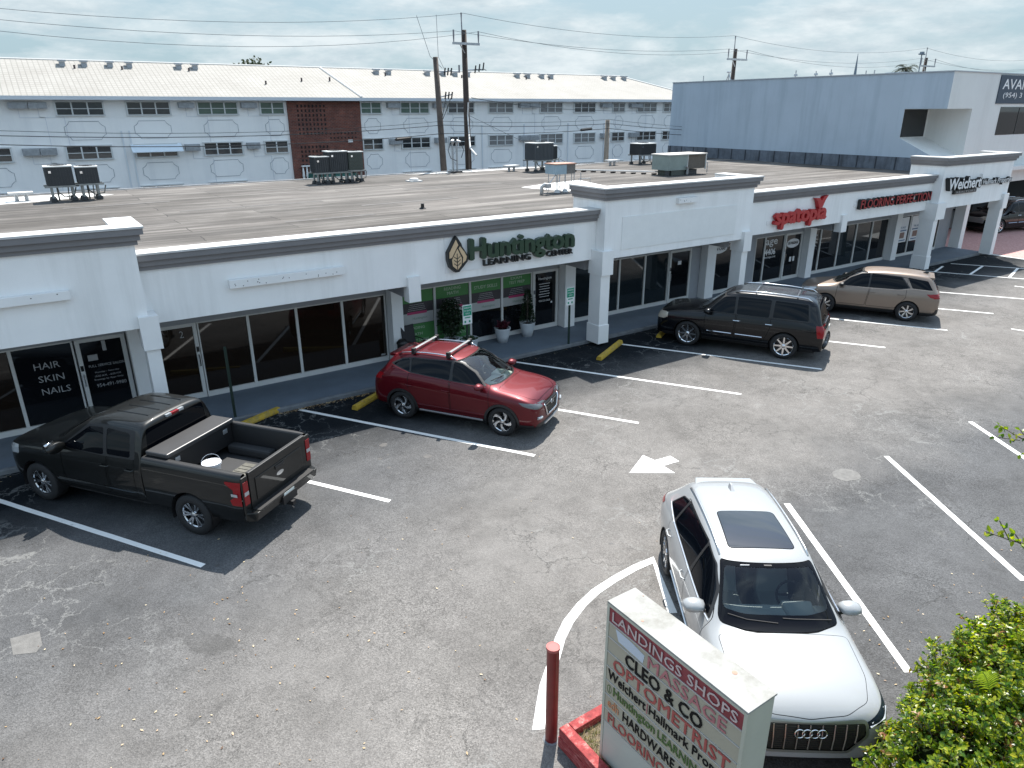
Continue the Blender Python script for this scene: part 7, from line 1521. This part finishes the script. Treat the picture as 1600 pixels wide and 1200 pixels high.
    lt = on_top(ref, -.76, 0, 0); hb = obj('brake_light', MB().box(-.825, -.77, -.09, .09, 1.845, 1.89), lamp_red, t, bevel=.006); obj('cargo_lens', MB().box(-.825, -.77, -.21, -.092, 1.845, 1.89).box(-.825, -.77, .092, .21, 1.845, 1.89), lamp_clr, hb)
    chassis(t, [(2.6,), (-2.9,)], 3.68, .40, .27, .25, 'pickup', .46, ref, None, track=.985)
    for s in (1, -1):
        mirror(t, 1.10, s*.98, 1.32, pt_, s, 1.25); mb = MB().tube([(1.14, s*1.06, 1.41), (1.08, s*1.28, 1.42)], .03, 6); obj('mirror_cap', mb, chrome, t, smooth=True)
        for x in (.14, -.45): obj('handle', MB().tube([on_side(ref, x, 1.08, s, 0), on_side(ref, x-.02, 1.08, s, .035), on_side(ref, x-.16, 1.08, s, .035), on_side(ref, x-.18, 1.08, s, 0)], .015, 6), pt_, t)
        obj('side_moulding', MB().tube(side_tube(ref, [(1.30, .62), (-.90, .62)], s, .01, .006), .014, 5), pt_, t)
    rr_ = MB()
    for y in (-.40, -.13, .13, .40): rr_.tube([on_top(ref, x, y, .002) for x in (.15, -.1, -.35, -.58)], .012, 5)
    obj('roof_rib', rr_, pt_, t)
    return t
def spoiler(t, ref, xa, xb, ya, yb, m, th=.05):
    za = on_top(ref, xa, 0).z; ze = on_top(ref, xa, ya).z; zb = za-.035-.10*(xa-xb-.15)
    P_ = lambda x, y, z: (x, y, z)
    obj('spoiler', MB().hexa([P_(xb, -yb, zb-th), P_(xb, yb, zb-th), P_(xa, ya, ze-th), P_(xa, -ya, ze-th)], [P_(xb, -yb, zb), P_(xb, yb, zb), P_(xa, ya, ze+.004), P_(xa, -ya, ze+.004)]), m, t, bevel=.018)
def H(dx_, dy_): return math.atan2(dy_, dx_)
CARS = {}
CARS['red'] = build_compact((8.03, 13.82, 0), H(.542, -.840), 'dark red compact crossover with silver roof bars parked nose out by the kerb')
CARS['truck'] = build_truck((1.12, 13.92, 0), H(-.590, .807), 'dark grey pickup truck with open bed and tool box parked nose in at left')
CARS['wagon'] = build_wagon((17.90, 13.74, 0), H(-.470, .883), 'large black wagon with chrome wheels and roof rack parked nose in', car_paint('gloss black', (.003, .0035, .005), metal=0, rough=.25, coat=.6, spec=.15))
CARS['gold'] = build_gold((24.75, 13.70, 0), H(-.475, .880), 'champagne gold crossover parked nose in beyond the black wagon')
CARS['white'] = build_white((7.25, 4.90, 0), H(-.591, -.806), 'white luxury crossover with black sunroof parked in the near row facing the sign')
dk_ = build_wagon((49.0, 19.6, 0), H(-.97, .22), 'black wagon in deep shade under the office building', MT['gloss black'], 'multi')
# bucket in the truck bed
tr = CARS['truck']; Mtx = Matrix.Translation(tr.location) @ Matrix.Rotation(tr.rotation_euler.z, 4, 'Z') @ Matrix.Scale(.966, 4); bl = Mtx @ Vector((-1.88, .40, .80))
t = thing('bucket', 'white plastic bucket with lid and wire handle standing in the truck bed', 'bucket', tuple(bl))
bw = mat('bucket plastic', (.78, .77, .78), .45)
obj('body', MB().lathe([(0, 0), (.125, 0), (.150, .34), (.155, .36)], 24), bw, t, smooth=True); obj('lid', MB().lathe([(.166, .335), (.166, .375), (.14, .385), (.135, .375), (0, .375)], 24), bw, t)
obj('handle', MB().tube([(.16*math.cos(a), .02+.05*math.sin(a), .36+.14*math.sin(a)) for a in [k*math.pi/12 for k in range(13)]], .005, 4), bw, t)

# ------------------------------------------------------------------ pieces that are parts of their own
def pieces(names):
    for o in [o for o in bpy.data.objects if o.type == 'MESH' and o.name.split('.')[0] in names]:
        bm = bmesh.new(); bm.from_mesh(o.data); todo = set(bm.verts); isl = []
        while todo:
            st_0 = [todo.pop()]; cur = [st_0[0]]
            while st_0:
                v = st_0.pop()
                for e in v.link_edges:
                    q = e.other_vert(v)
                    if q in todo: todo.discard(q); st_0.append(q); cur.append(q)
            isl.append(set(cur))
        if len(isl) > 1:
            base = o.name.split('.')[0]
            for k, vs in enumerate(isl):
                ix = {}; co = []; fs = []
                for v in vs: ix[v] = len(co); co.append(tuple(v.co))
                for f in bm.faces:
                    if f.verts[0] in vs: fs.append([ix[v] for v in f.verts])
                me = bpy.data.meshes.new(base); me.from_pydata(co, [], fs); me.update()
                for m_ in o.data.materials: me.materials.append(m_)
                if k == 0: keep = me; continue
                c = o.copy(); c.data = me; COL.objects.link(c)
            o.data = keep
        bm.free()
pieces({'sealed_patch', 'roof_mend', 'pier', 'bed_corner', 'window_graphic', 'notice', 'poster', 'foot', 'leg'})
